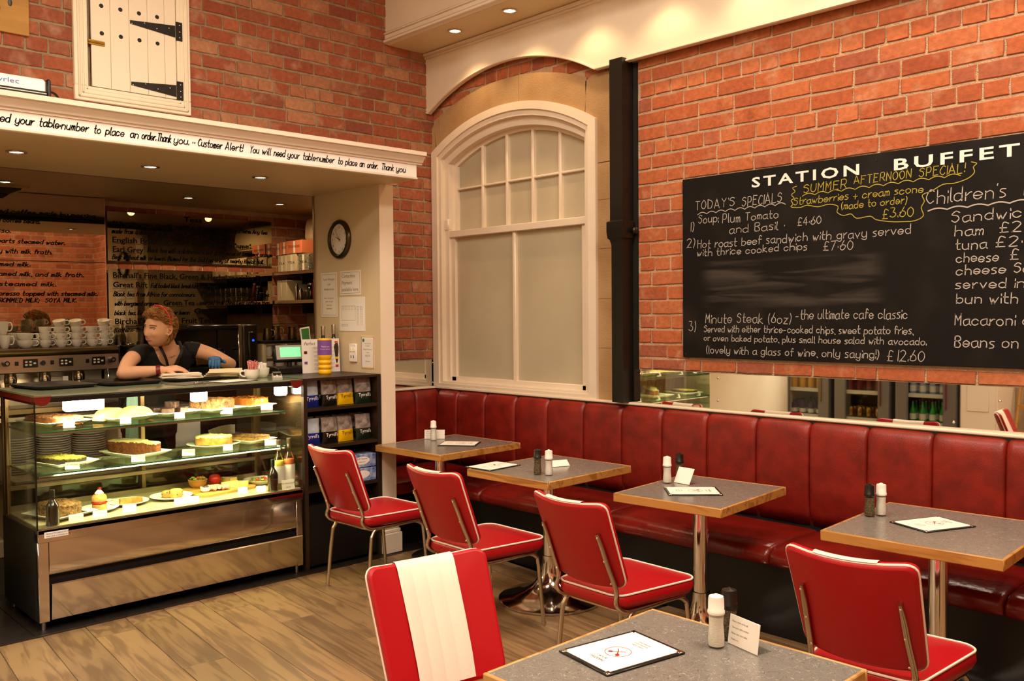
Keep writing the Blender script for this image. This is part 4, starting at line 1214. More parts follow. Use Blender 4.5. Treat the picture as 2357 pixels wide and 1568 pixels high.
chalk_line(mb, squiggle(2.47, 3.035, 2.163, 2.172, 9, .012, 0), .004)
chalk_line(mb, squiggle(3.78, 4.5, 2.07, 2.08, 8, .010, 0), .006)
mb.bw('chalk_underline', 'chalk', bb, 0)
for t_, a, b, z, h in (('SUMMER', 3.138, 3.386, 2.223, .043), ('AFTERNOON', 3.414, 3.71, 2.238, .04), ('SPECIAL!', 3.739, 3.955, 2.236, .041), ('Strawberries + cream scone', 3.082, 3.767, 2.164, .038), ('(made to order)', 3.349, 3.688, 2.117, .036), ('£3.60', 3.562, 3.722, 2.054, .046)):
    mb = MB(); fit_text(mb, t_, a, b, z, h, W_, PB, jit=.2, slant=.08); mb.bw('yellow_chalk_lettering', 'chalky', bb, 0)
mb = MB()
chalk_line(mb, squiggle(3.13, 3.93, 2.205, 2.222, 11, .012, 0), .004)
cl = [(3.10, 2.262), (3.075, 2.255), (3.09, 2.235), (3.068, 2.22), (3.085, 2.20), (3.066, 2.19), (3.078, 2.17), (3.066, 2.155), (3.12, 2.148), (3.16, 2.156), (3.22, 2.142), (3.28, 2.15), (3.33, 2.135), (3.325, 2.105), (3.36, 2.085), (3.40, 2.09), (3.43, 2.065), (3.50, 2.07), (3.53, 2.05), (3.60, 2.035), (3.66, 2.03), (3.72, 2.03), (3.76, 2.05), (3.75, 2.09), (3.765, 2.12), (3.755, 2.15), (3.80, 2.165), (3.85, 2.19), (3.90, 2.19), (3.96, 2.205), (3.99, 2.23), (3.985, 2.255), (4.0, 2.27), (3.975, 2.28)]
chalk_line(mb, [(p.x, p.y, 0) for p in crom([(a, b, 0) for a, b in cl], 3)], .004)
mb.bw('yellow_chalk_cloud', 'chalky', bb, 0)
for x, z in ((2.385, 2.345), (3.53, 2.345), (2.385, 1.352), (4.9, 2.345)): MB().lathe([(.007, 0), (.006, .002)], n=10, T=Matrix.Translation((x, -.026, z)) @ Matrix.Rotation(PI / 2, 4, 'X')).bw('screw', 'blackplastic', bb)
# ================================================================ GLASS DISPLAY CASE
M['deckmetal'] = mat('pale_metal_deck', '#b5a888', .3, .35)
CY0, CY1 = -3.07, -1.555
dc = thing('display_case', 'steel and glass cake display case with lit shelves at the front of the counter', 'display case', (.3, -2.31, 0))
MB().b2(0, .56, CY0 + .01, CY1 - .01, .06, .50).bw('body', 'blackm', dc, 0)
mb = MB()
prof = [(.605, .515), (.605, .46), (.600, .455)]
MB().b2(.02, .612, CY0, CY1, .50, .522).b2(.598, .612, CY0, CY1 - 0.0, .455, .522, 0, .003).bw('sill', 'steelm', dc)
# upper front panel, sweeping inwards towards the foot
pp = [(.600, .455), (.600, .34), (.598, .31), (.590, .285), (.572, .265), (.562, .262), (.558, .27), (.58, .31), (.585, .455)]
mb = MB(); mb.loft([[(x, y, z) for x, z in pp] for y in (CY0 + .055, CY1 - .045)]); mb.bw('front_panel', 'steelm', dc, 50)
pp = [(.612, .238), (.618, .232), (.600, .052), (.590, .048), (.585, .06), (.598, .238)]
mb = MB(); mb.loft([[(x, y, z) for x, z in pp] for y in (CY0 + .06, CY1 - .01)]); mb.bw('drawer_panel', 'steelm', dc, 30)
for a, b in ((CY0, CY0 + .053), (CY1 - .043, CY1)): MB().b2(.56, .603, a, b, .045, .455, 0, .003).bw('corner_stile', 'steelm', dc)
MB().b2(0, .56, CY0 - .004, CY0 + .008, .05, .51).bw('side_panel', 'plinth', dc, 0)
MB().b2(0, .56, CY1 - .008, CY1 + .004, .05, .51).bw('side_panel', 'plinth', dc, 0)
for x in (.05, .57):
    for y in (CY0 + .03, CY1 - .03): MB().cyl((x, y, 0), (x, y, .06), .012, n=10).bw('foot', 'steel', dc)
tg_ = MB().b2(.612, .6135, CY0 + .03, CY0 + .145, .478, .508).bw('notice_sticker', 'paper', dc, 0)
mb = MB(); PX = plane_x(.6137)
font_text(mb, 'PRODUCTS DISPLAYED IN', CY0 + .036, .496, .007, PX); font_text(mb, 'THIS CASE CONTAIN NUTS', CY0 + .036, .483, .007, PX)
mb.bw('lettering', 'ink', dc, 0)
# posts at the back, panes, shelves
for y in (CY0 + .012, CY1 - .012, -2.31):
    MB().b2(.0, .04, y - .014, y + .014, .5, 1.17, 0, .003).bw('back_post', 'steeld', dc)
for y in (CY0 + .01,): MB().b2(.05, .075, y - .008, y + .008, .5, 1.17).bw('back_post', 'steeld', dc)
MB().b2(.602, .608, CY0 + .002, CY1 - .002, .522, 1.168).bw('front_pane', 'glass', dc, 0)
MB().b2(.02, .600, CY0, CY0 + .006, .522, 1.168).bw('side_pane', 'glass', dc, 0)
MB().b2(.02, .600, CY1 - .006, CY1, .522, 1.168).bw('side_pane', 'glass', dc, 0)
MB().b2(.6005, .609, CY0 - .003, CY0 + .003, .522, 1.168).bw('pane_edge', 'blackplastic', dc, 0)
MB().b2(-.12, .606, CY0, CY1, 1.196, 1.205).bw('top_pane', 'glasstop', dc, 0)
MB().b2(.55, .61, CY0 + .03, CY1 - .03, 1.166, 1.194, 0, .003).b2(-.12, .02, CY0 + .02, CY1, 1.16, 1.194).bw('top_rim', 'blackplastic', dc)
for y, s in ((CY0, 1), (CY1, -1)):
    a, b = sorted((y, y + s * .030))
    MB().b2(-.1, .56, a, b, 1.155, 1.196, 0, .004).bw('side_rail', 'burg', dc)
    # rounded end cap facing the front
    c = y + s * .035; P = []
    for k in range(13):
        t = PI + PI * k / 12; P.append((c + .042 * math.cos(t) * 1.0, 1.197 + .046 * math.sin(t)))
    mb = MB(); mb.loft([[(x, u, v) for u, v in P] for x in (.56, .615)]); mb.bw('end_cap', 'burg', dc, 40)
    MB().b2(.612, .617, c - .042, c + .042, 1.196, 1.203).bw('cap_trim', 'steel', dc, 0)
for z, x0 in ((1.015, .10), (.80, .13)):
    sh = MB().b2(x0, .585, CY0 + .02, CY1 - .10, z - .008, z).bw('glass_shelf', 'glassg', dc, 0)
    MB().b2(.5851, .589, CY0 + .02, CY1 - .10, z - .008, z).bw('green_edge', 'glassedge', dc, 0)
    MB().b2(x0, x0 + .01, CY0 + .03, CY1 - .12, z - .028, z - .009).b2(.54, .55, CY0 + .03, CY1 - .12, z - .022, z - .009).bw('shelf_rail', 'steel', dc, 0)
    for y in (CY0 + .02, CY1 - .105): MB().b2(.02, .58, y, y + .008, z - .02, z - .009).bw('bracket', 'steel', dc, 0)
MB().b2(.03, .60, CY0 + .01, CY1 - .01, .522, .53).bw('deck', 'deckmetal', dc, 0)
MB().b2(.04, .06, CY0 + .02, CY1 - .02, .53, .56).b2(.02, .045, CY0 + .02, CY1 - .02, .64, .665, 0, .003).bw('rear_rail', 'steel', dc)
MB().b2(.005, .01, CY0 + .02, CY1 - .02, .53, .64).bw('rear_glass', 'glassg', dc, 0)
# lamps under the top
for y, w in ((-2.79, .20), (-2.15, .085), (-1.62, .07)):
    l = MB().b2(.44, .50, y - w / 2, y + w / 2, 1.10, 1.165, 0, .01).bw('lamp_unit', 'lampcase', dc)
    area('case_light', (.46, y, 1.095), (0, math.radians(0), 0), .05, w, 12, (1, .80, .48))
area('case_light', (.52, -2.31, 1.16), (0, math.radians(38), 0), .02, 1.35, 20, (1, .80, .46))
area('case_light', (.56, -2.31, .79), (0, math.radians(35), 0), .02, 1.3, 20, (1, .80, .46))  # added strip without a fitting under the middle shelf, brightens the deck


# ---------------------------------------------------------------- plates and cakes
def nz(p, s=1.0, seed=0):
    from mathutils import noise
    return noise.noise(Vector(p) * s + Vector((seed * 7.1, seed * 3.3, 0)))


def sq_plate(loc, w, d, rz, label):
    t = thing('square_plate', label, 'plate', loc, math.radians(rz), 'white plates in the display case')
    R_ = lambda a, z, r: [(x, y, z) for x, y in rrect(w * a, d * a, r, 3)]
    MB().loft([R_(.62, 0, .02), R_(.7, .001, .02), R_(.97, .022, .012), R_(1, .026, .01), R_(.985, .028, .01), R_(.72, .008, .02), R_(.60, .006, .02)]).build('dish', 'china', t, 50)
    return t


def rd_plate(loc, r, label, name='round_plate', deep=1.0, cat='plate', group='white plates in the display case'):
    t = thing(name, label, cat, loc, 0, group)
    MB().lathe([(r * .5, 0), (r * .62, .001), (r * .95, .016 * deep), (r, .02 * deep), (r * .985, .0215 * deep), (r * .66, .007), (r * .4, .005), (0.001, .005)], n=36).build('dish', 'china', t, 50)
    return t


def cake_slab(name, label, loc, w, d, h, rz, base, top=None, seed=0, amp=.006, topamp=.008, cat='cake', rr=.02, taper=1.0, parts=True):
    t = thing(name, label, cat, loc, math.radians(rz), 'cakes in the display case')
    rings = []; R_ = lambda k, z: [(x * k, y * k, z) for x, y in rrect(w, d, rr, 4)]
    def sub(ring):
        out = []
        for i in range(len(ring)):
            a, b = Vector(ring[i]), Vector(ring[(i + 1) % len(ring)]); n = max(1, int((a - b).length / .012))
            for k in range(n): out.append(a.lerp(b, k / n))
        return out
    def rough(ring, am): return [tuple(p + Vector((p.x, p.y, 0)).normalized() * am * nz(p, 90, seed) + Vector((0, 0, am * nz(p, 70, seed + 3)))) for p in ring]
    base_r = sub(R_(1, 0))
    zs = [0, h * .3, h * .65, h * .9] if not top else [0, h * .3, h * .6, h * .8]
    rs = []
    for i, z in enumerate(zs):
        k = 1 - (1 - taper) * z / h; rs.append(rough([Vector((p.x * k, p.y * k, z)) for p in base_r], amp))
    MB().loft(rs, 0, (True, True)).build('sponge', base, t, 40)
    ts = []
    z0 = zs[-1]
    for k, dz in ((1.0, -.003), (1.0, .004), (.93, h * .12), (.7, h * .17), (.45, h * .19), (.2, h * .2), (.02, h * .2)):
        ts.append([tuple(Vector((p.x * k, p.y * k, z0 + dz)) + Vector((0, 0, topamp * nz((p.x * k, p.y * k, 0), 75, seed + 9)))) for p in base_r])
    MB().loft(ts, 0, (False, True)).build('topping', top or base, t, 40)
    return t


CAKE = dict(
    crumble=mat('crumble', '#96622e', .9, col2='#4a2810', vscale=55, bump=1, bscale=120), crust=mat('crust', '#7a4a22', .85, var=.3, vscale=40, bump=.6),
    short=mat('shortbread', '#c2a064', .85, var=.08, vscale=30, bump=.3), choc=mat('chocolate', '#28120a', .55, var=.3, vscale=40, bump=.5),
    rocky=mat('rocky_choc', '#2e170b', .6, col2='#8a6238', vscale=45, bump=.9, bscale=70), carrot=mat('carrot_sponge', '#7c3f17', .85, col2='#4a210c', vscale=60, bump=.7),
    icing=mat('icing', '#dcc698', .6, bump=.5, bscale=50), pist=mat('pistachio', '#9c8430', .85, col2='#5c4e1c', vscale=80, bump=1, bscale=120),
    pastry=mat('pastry', '#bd8a48', .75, col2='#85551f', vscale=25, bump=.5), seeds=mat('seeded_bread', '#8e6a36', .85, col2='#33220f', vscale=60, bump=.9, bscale=90),
    film=mat('caramel_under_film', '#5c2e0e', .12, col2='#9a5c22', vscale=18, bump=1, bscale=22, coat=1), scone=mat('scone', '#d2a45c', .8, col2='#9c6c32', vscale=24, bump=.6),
    jam=mat('jam', '#8c1a14', .25), cream=mat('whipped_cream', '#f6ead2', .6), ham=mat('ham', '#d98c7c', .5, var=.15, vscale=20), cheese=mat('cheese', '#ecd07c', .5),
    lettuce=mat('salad_leaf', '#b6b43c', .6, col2='#7c8a24', vscale=40), apple=mat('red_apple', '#b8281a', .25, var=.2), wood=wood_mat('board_oak', '#96642c', '#b8843f', .5, axis=1),
    olive=mat('olives', '#3c2416', .3), tomato=mat('tomato', '#c8321c', .25))
M.update(CAKE)


def price(loc, rz=90, w=.055, h=.034, label=None, txt='£2.95'):
    t = thing('price_card', label, 'label', loc, math.radians(rz), 'small white price cards in the display case')
    MB().add([(-w / 2, 0, 0), (w / 2, 0, 0), (w / 2, .012, h), (-w / 2, .012, h), (-w / 2, .001, 0), (w / 2, .001, 0), (w / 2, .013, h), (-w / 2, .013, h)], [(0, 1, 2, 3), (7, 6, 5, 4), (0, 4, 5, 1), (1, 5, 6, 2), (2, 6, 7, 3), (3, 7, 4, 0)]).b2(-w / 2, w / 2, 0, .03, -.0005, .0008).build('ticket', 'paper', t, 0)
    mb = MB(); P = lambda u, v, k=0: Vector((u, .012 * v / h - .0006 * k, v))
    font_text(mb, txt[0], 0, h * .6, h * .17, P, align='CENTER'); font_text(mb, txt[1], 0, h * .2, h * .17, P, align='CENTER')
    mb.build('lettering', 'inkgrey', t, 0)
    return t


Z1, Z2, Z3 = 1.0152, .8002, .5302
# top shelf
sq_plate((.27, -2.88, Z1), .33, .26, 12, 'square plate under the crumble tart on the top glass shelf')
cake_slab('crumble_tart', 'brown crumble topped tart at the left end of the top shelf', (.27, -2.88, Z1 + .008), .30, .17, .045, 14, 'crust', 'crumble', 1)
sq_plate((.30, -2.54, Z1), .33, .27, 14, 'square plate under the shortbread on the top glass shelf')
for i, (dx, dy, a) in enumerate(((0, -.055, 30), (.02, .075, 18))):
    t = thing('shortbread', ('pale half-round shortbread on the top shelf, left piece', 'pale half-round shortbread on the top shelf, right piece')[i], 'cake', (.30 + dx, -2.54 + dy, Z1 + .008), math.radians(a), 'cakes in the display case')
    P = [(.10 * math.cos(PI * k / 14) , .065 * math.sin(PI * k / 14)) for k in range(15)]
    MB().loft([[(z * .12 - .02, x, z2 * zz_ ) for x, z2 in P for zz_ in (1,)] for z in (-.1, .25, .5)], 0).build('biscuit', 'short', t, 40)
sq_plate((.28, -2.25, Z1), .30, .25, 14, 'square plate under the brownies on the top glass shelf')
for i, (dx, dy, dz, a, lb) in enumerate(((-.04, -.07, 0, 10, 'leftmost dark brownie chunk on the top shelf'), (-.02, 0, 0, 30, 'dark brownie chunk in the middle of the pile on the top shelf'), (.04, .06, 0, 5, 'rightmost dark brownie chunk on the top shelf'), (.0, .02, .035, 40, 'dark brownie chunk lying on top of the pile'), (.05, -.03, 0, 75, 'dark brownie chunk at the front of the pile'))):
    cake_slab('brownie', lb, (.28 + dx, -2.25 + dy, Z1 + .008 + dz), .07, .05, .036, a, 'choc', None, i, .002, .003, rr=.005)
sq_plate((.28, -1.98, Z1), .34, .25, 14, 'square plate under the chocolate loaf on the top glass shelf')
cake_slab('chocolate_loaf', 'nutty chocolate loaf cake on the top shelf, right of the brownies', (.28, -1.98, Z1 + .008), .25, .12, .078, 32, 'rocky', 'rocky', 4, .007, .008)
sq_plate((.26, -1.735, Z1), .30, .22, 14, 'square plate under the film-wrapped cake at the right of the top shelf')
cake_slab('wrapped_cake', 'shiny caramel cake wrapped in film at the right end of the top shelf', (.26, -1.735, Z1 + .008), .23, .14, .065, 20, 'film', 'film', 5, .006, .012)
# middle shelf
sq_plate((.33, -2.86, Z2), .32, .24, 14, 'square plate under the pistachio tart on the middle shelf')
cake_slab('pistachio_tart', 'flat tart with greenish pistachio crumb at the left of the middle shelf', (.33, -2.87, Z2 + .008), .27, .14, .042, 18, 'choc', 'pist', 6)
sq_plate((.28, -2.45, Z2), .34, .25, 14, 'square plate under the iced carrot cake on the middle shelf')
cake_slab('carrot_cake', 'iced carrot loaf cake on the middle shelf, rear half', (.23, -2.47, Z2 + .008), .25, .055, .085, 32, 'carrot', 'icing', 7, .003, .006, rr=.012)
cake_slab('carrot_cake', 'iced carrot loaf cake on the middle shelf, front half', (.285, -2.425, Z2 + .008), .25, .055, .075, 32, 'carrot', 'icing', 8, .003, .006, rr=.012)
rd_plate((.27, -1.97, Z2), .16, 'oval plate under the cream-filled pastry on the middle shelf')
cake_slab('cream_pastry', 'golden pastry log filled with cream on the middle shelf', (.27, -1.97, Z2 + .01), .22, .12, .06, 35, 'pastry', 'icing', 9, .006, .012, rr=.045)
sq_plate((.26, -1.745, Z2), .32, .22, 14, 'square plate under the drizzled chocolate tart on the middle shelf')
cake_slab('chocolate_tart', 'long drizzled chocolate tart at the right of the middle shelf', (.26, -1.745, Z2 + .008), .28, .13, .04, 22, 'pastry', 'rocky', 10, .003, .008)
# bottom deck
sq_plate((.37, -2.89, Z3), .30, .25, 20, 'square plate under the seeded loaf at the bottom of the case')
cake_slab('seeded_loaf', 'seeded brown loaf at the left of the bottom deck', (.37, -2.89, Z3 + .008), .23, .16, .075, 20, 'seeds', 'seeds', 11, .008, .01, rr=.07)
rd_plate((.38, -2.69, Z3), .10, 'round plate under the tall cream scone')
t = thing('cream_scone', 'tall scone layered with cream and jam on a round plate', 'cake', (.38, -2.69, Z3 + .006), 0, 'cakes in the display case')
MB().lathe([(.036, 0), (.038, .02), (.036, .034), (.0, .035)], n=18).build('lower_half', 'scone', t)
MB().lathe([(.034, .034), (.042, .040), (.034, .048)], n=16).build('filling', 'jam', t)
MB().lathe([(.034, .046), (.040, .058), (.038, .075), (.03, .084), (0, .088)], n=18).build('upper_half', 'scone', t)
MB().lathe([(.02, .083), (.024, .092), (.014, .104), (.006, .112), (0, .114)], n=14).build('cream_swirl', 'cream', t)
MB().ell((0, .003, .116), (.010, .010, .008), 10, 6).build('strawberry', 'jam', t)
rd_plate((.32, -2.51, Z3), .11, 'round plate under the orange cake slice')
cake_slab('cake_slice', 'small golden cake slice with a paper napkin beneath', (.33, -2.50, Z3 + .008), .12, .05, .028, 80, 'pastry', 'pastry', 13, .002, .003, rr=.006)
t = thing('spoon', 'white spoon leaning on the rim of the cake slice plate', 'spoon', (.24, -2.60, Z3 + .012), 0)
MB().ell((0, 0, .012), (.02, .033, .008), 12, 6).cyl((.01, .03, .014), (.06, .06, .02), .004, n=8).build('bowl_and_handle', 'china', t)
rd_plate((.34, -2.27, Z3), .12, 'round plate under the two fruit scones')
for i, (dx, dy, dz, lb) in enumerate(((-.02, -.01, .0, 'round fruit scone lying at the back of its plate'), (.02, .02, .0, 'round fruit scone lying at the front of its plate'))):
    t = thing('fruit_scone', lb, 'cake', (.34 + dx, -2.27 + dy, Z3 + .008), i * 1.3, 'cakes in the display case')
    MB().lathe([(.032, 0), (.038, .012), (.037, .028 + .012 * i), (.028, .036 + .012 * i), (0, .04 + .012 * i)], n=18).build('bun', 'scone', t)
    mb = MB()
    for k in range(7):
        a = k * 2.4; mb.ell((.036 * math.cos(a), .036 * math.sin(a), .012 + .004 * k), (.005, .005, .004), 6, 4)
    o = mb.build('raisins', 'olive', t); o['kind'] = 'stuff'
t = thing('serving_board', 'oak serving board laid with a ploughman\'s lunch', 'board', (.30, -1.97, Z3), math.radians(10))
MB().prism([(x, y) for x, y in rrect(.30, .40, .05, 5)], 2, 0, .015).build('plank', 'wood', t)
mk = lambda n, lb, cat, x, y, z=Z3 + .0152: thing(n, lb, cat, (x, y, z), 0)
t = mk('salad_bowl', 'small wooden bowl of salad on the oak board', 'bowl', .20, -2.045)
MB().lathe([(.03, 0), (.05, .02), (.058, .05), (.054, .052), (.045, .03), (0, .02)], n=24).build('bowl', 'wood', t)
mb = MB(); rn = random.Random(4)
for k in range(16): mb.ell((rn.uniform(-.035, .035), rn.uniform(-.035, .035), .045 + rn.uniform(0, .02)), (.018, .012, .006), 7, 4)
o = mb.build('leaves', 'lettuce', t); o['kind'] = 'stuff'
for k, (a, b) in enumerate(((.03, -.01), (.025, .02))): MB().ell((a, b, .064), (.010, .010, .009), 8, 5).build('cherry_tomato', 'tomato', t)
t = mk('ramekin', 'tiny white bowl of pickle on the oak board', 'bowl', .37, -2.075)
MB().lathe([(.018, 0), (.028, .01), (.030, .03), (.027, .03), (.024, .015), (0, .014)], n=20).build('dish', 'china', t)
mb = MB()
for k in range(14): mb.ell((rn.uniform(-.016, .016), rn.uniform(-.016, .016), .026 + rn.uniform(0, .008)), (.007, .006, .005), 6, 4)
o = mb.build('pickle', 'olive', t); o['kind'] = 'stuff'
t = mk('sliced_ham', 'folded pink ham slices on the oak board', 'ham', .37, -1.985)
mb = MB()
for k in range(5):
    pts = [(.03 * math.cos(u * .9 + k) * (1 + .1 * u), -.05 + .02 * k + .012 * math.sin(u * 2 + k), .010 + .012 * abs(math.sin(u * 1.5 + k))) for u in range(5)]
    mb.tube(crom(pts, 3), .012, 6, flat=None)
mb.build('folds', 'ham', t)
t = mk('apple', 'red apple standing at the back of the oak board', 'apple', .19, -1.93)
MB().lathe([(.01, .002), (.026, .006), (.037, .025), (.038, .042), (.028, .06), (.012, .064), (.0, .056)], n=20).build('fruit', 'apple', t, 60)
MB().cyl((0, 0, .056), (.003, 0, .073), .0018, n=5).build('stalk', 'olive', t)
for i, (x, y, a, lb) in enumerate(((.20, -1.85, 20, 'pale cheese wedge at the back right of the oak board'), (.33, -1.90, 70, 'cheese wedge at the front of the oak board'), (.34, -1.845, 40, 'small pale cheese wedge behind the price card'))):
    t = mk('cheese_wedge', lb, 'cheese', x, y); t.rotation_euler = (0, 0, math.radians(a))
    MB().prism([(-.05, -.008), (.05, -.03), (.05, .03)], 2, 0, .038 - .004 * i).build('wedge', 'cheese', t, 0)
t = mk('salad_plate', 'round white plate of salad at the right of the bottom deck', 'plate', .30, -1.68, Z3)
MB().lathe([(.05, 0), (.065, .002), (.10, .03), (.105, .034), (.10, .034), (.065, .010), (0.001, .008)], n=30).build('dish', 'china', t)
mb = MB()
for k in range(18): mb.ell((rn.uniform(-.045, .045), rn.uniform(-.045, .045), .018 + rn.uniform(0, .02)), (.016, .010, .006), 7, 4)
o = mb.build('leaves', 'lettuce', t); o['kind'] = 'stuff'
for k, (a, b) in enumerate(((.03, -.03), (.035, .02), (0, .03))): MB().ell((a, b, .036), (.010, .010, .009), 8, 5).build('cherry_tomato', 'tomato', t)

CN = [('Date & Oat', '£2.75'), ('Shortbread', '£1.95'), ('Brownie', '£2.60'), ('Chocolate Loaf', '£2.95'), ('Caramel Cake', '£2.95'), ('Pistachio Polenta', '£3.10'), ('Carrot Cake', '£3.25'), ('Lemon Drizzle', '£2.95'), ('Cream Horn', '£3.10'), ('Chocolate Tart', '£2.95'),
      ('Seeded Loaf', '£2.20'), ('Cream Scone', '£3.60'), ('Orange Slice', '£2.95'), ('Fruit Scone', '£1.95'), ('Cheese Scone', '£1.95'), ('Ploughmans', '£7.95'), ('Salad', '£6.50')]
PC = [(.48, -2.87, Z1, 'crumble tart'), (.52, -2.59, Z1, 'shortbread'), (.50, -2.28, Z1, 'brownies'), (.47, -1.98, Z1, 'chocolate loaf'), (.44, -1.70, Z1, 'wrapped cake'),
      (.52, -2.87, Z2, 'pistachio tart'), (.53, -2.53, Z2, 'carrot cake'), (.52, -2.24, Z2, 'empty stretch of the middle shelf'), (.50, -1.99, Z2, 'cream pastry'), (.50, -1.71, Z2, 'chocolate tart'),
      (.56, -2.87, Z3, 'seeded loaf'), (.56, -2.75, Z3, 'tall cream scone'), (.52, -2.58, Z3, 'orange cake slice'), (.54, -2.30, Z3, 'fruit scones, left of two'), (.54, -2.23, Z3, 'fruit scones, right of two'), (.50, -1.90, Z3, 'ploughman\'s board'), (.54, -1.80, Z3, 'salad plate')]
for (x, y, z, wh), tx in zip(PC, CN):
    price((x, y, z), 90 - 25, label='white price card standing before the ' + wh, txt=tx, w=.07 if len(tx[0]) > 10 else .055)


# ---------------------------------------------------------------- bottles
def bottle(loc, h, r, body, label, liquid=None, lbl=None, foil='steel', cat='bottle', name='wine_bottle', group=None):
    t = thing(name, label, cat, loc, 0, group)
    bt = MB().lathe([(r * .9, 0), (r, .006), (r, h * .52), (r * .9, h * .60), (r * .5, h * .70), (r * .36, h * .76), (r * .34, h * .985), (r * .38, h)], n=24).build('bottle', body, t, 60)
    if liquid: MB().lathe([(r * .85, .005), (r * .93, .01), (r * .93, h * .51), (r * .82, h * .58), (0, h * .585)], n=20).build('wine', liquid, t, 60)
    MB().lathe([(r * .40, h * .80), (r * .40, h * .985), (r * .36, h * 1.005), (0, h * 1.005)], n=16, caps=(False, False)).build('foil_cap', foil, t, 40)
    if lbl: MB().lathe([(r * 1.01, h * .13), (r * 1.01, h * .48)], n=24, caps=(False, False)).build('paper_label', lbl, t, 60)
    return t


M['darkglass'] = mat('dark_bottle_glass', '#1a1208', .08, spec=.8, coat=.5)
M['whitewine'] = mat('white_wine', '#c9b84a', .1, spec=.6); M['rose'] = mat('rose_wine', '#c96a3c', .1, spec=.6)
GB = 'bottles in the display case'
bottle((.565, -2.985, Z3 - .008), .19, .032, 'darkglass', 'small dark wine bottle at the left corner of the display case', foil='blackplastic', group=GB)
bottle((.565, -1.735, Z3 - .008), .20, .032, 'darkglass', 'small dark wine bottle beside the white wine at the right of the case', foil='blackplastic', group=GB)
bottle((.53, -1.675, Z3), .30, .036, 'jarglass', 'clear bottle of white wine at the right of the display case', 'whitewine', 'paper', group=GB)
bottle((.53, -1.603, Z3), .305, .036, 'jarglass', 'clear bottle of pink wine at the right of the display case', 'rose', 'paper', group=GB)
price((.585, -1.64, Z3 - .006), 85, .085, .062, 'large price card leaning before the wine bottles', ('Mini wine bottles', '£4.95'))

# ---------------------------------------------------------------- on the case top
ZT = 1.2052


def tray(loc, w, d, rz, label):
    t = thing('serving_tray', label, 'tray', loc, math.radians(rz), 'black serving trays on the counter')
    R_ = lambda a, z: [(x, y, z) for x, y in rrect(w - a, d - a, .05, 4)]
    MB().loft([R_(.05, 0), R_(.04, .002), R_(.004, .018), R_(0, .020), R_(.008, .020), R_(.05, .004), R_(.07, .003)]).build('tray', 'tray', t, 60)
    return t


tray((.07, -2.82, ZT), .44, .34, 8, 'black serving tray at the left end of the case top')
tray((.09, -2.45, ZT), .44, .34, 5, 'black serving tray on the case top, left of the paper napkins')
tray((.08, -2.07, ZT), .40, .33, 3, 'black serving tray under the stack of napkins')
t = thing('napkin_stack', 'loose stack of cream paper napkins under her hand', 'napkins', (.085, -2.085, ZT + .006), math.radians(72))
for i in range(7):
    MB().box((random.uniform(-.006, .006), random.uniform(-.005, .005), .0035 + .005 * i), (.25 - .004 * i, .16 - .003 * i, .004), 0, Matrix.Rotation(random.uniform(-.12, .12), 4, 'Z'), .0012).build('napkin', 'napkin', t)
t = thing('paper_bag_stack', 'fanned stack of pale paper bags beside the striped straws', 'paper bags', (.16, -1.86, ZT), math.radians(60))
for i in range(8):
    MB().box((.004 * i, -.003 * i, .004 + .007 * i), (.20, .13, .004), 0, Matrix.Translation((0, 0, 0)) @ Matrix.Rotation(math.radians(-14 + 3 * i), 4, 'X') @ Matrix.Rotation(random.uniform(-.1, .1), 4, 'Z'), .001).build('bag', 'kraft', t)
t = thing('clipboard', 'grey clipboard lying at the front edge of the case top', 'clipboard', (.44, -2.19, ZT), math.radians(20))
MB().b2(-.08, .08, -.11, .11, 0, .004, 0, .001).build('board', 'inkgrey', t)
MB().b2(.06, .078, -.03, .03, .004, .012, 0, .003).build('clip', 'chrome', t)
t = thing('open_menu', 'white sheet in a black sleeve lying before the cups', 'menu', (.45, -1.93, ZT), math.radians(14))
MB().b2(-.09, .09, -.12, .12, 0, .003, 0, .001).build('sleeve', 'blackplastic', t); MB().b2(-.08, .08, -.11, .11, .003, .0036).build('page', 'paper', t, 0)


def big_cup(loc, label, r=.048, h=.062, rz=0, group='white cups on the case top', name='cup'):
    t = thing(name, label, 'cup', loc, rz, group)
    MB().lathe([(r * .5, 0), (r * .62, .003), (r * .92, h * .45), (r, h), (r * .95, h), (r * .86, h * .45), (r * .4, .008), (0, .008)], n=24).build('bowl', 'china', t, 50)
    MB().tube(crom([(r * .93, 0, h * .82), (r * 1.35, 0, h * .85), (r * 1.5, 0, h * .6), (r * 1.25, 0, h * .35), (r * .85, 0, h * .3)], 4), .0045, 8).build('handle', 'china', t, 60)
    return t


big_cup((.38, -1.765, ZT), 'white cup holding red striped straws on the case top', rz=-1.8)
big_cup((.30, -1.655, ZT), 'white cup full of sugar sachets beside the card machine', rz=-1.2)
M['straw'] = mat('striped_straw', '#e9b8ac', .5, col2='#c0282a', vscale=3, stretch=(60, 60, 90), detail=0)
t = thing('straw_bundle', 'bundle of red and white striped straws standing in a cup', 'straws', (.38, -1.765, ZT + .012), 0)
rn = random.Random(8)
for k in range(22):
    a = rn.uniform(0, 6.28); q = .034 * math.sqrt(rn.random()); MB().cyl((q * .6 * math.cos(a), q * .6 * math.sin(a), 0), (q * math.cos(a) * 1.25, q * math.sin(a) * 1.25, .095 + rn.uniform(-.008, .012)), .0042, n=7).build('straw', 'straw', t)
t = thing('sachet_bundle', 'white sugar sachets fanned out of a cup', 'sachets', (.30, -1.655, ZT + .03), 0)
for k in range(16):
    a = rn.uniform(0, 6.28); q = .026 * math.sqrt(rn.random())
    MB().box((q * math.cos(a), q * math.sin(a), .035 + rn.uniform(-.006, .006)), (.022, .003, .06), 0, Matrix.Rotation(rn.uniform(-.3, .3), 4, 'Y') @ Matrix.Rotation(a, 4, 'Z')).build('sachet', 'paper', t, 0)
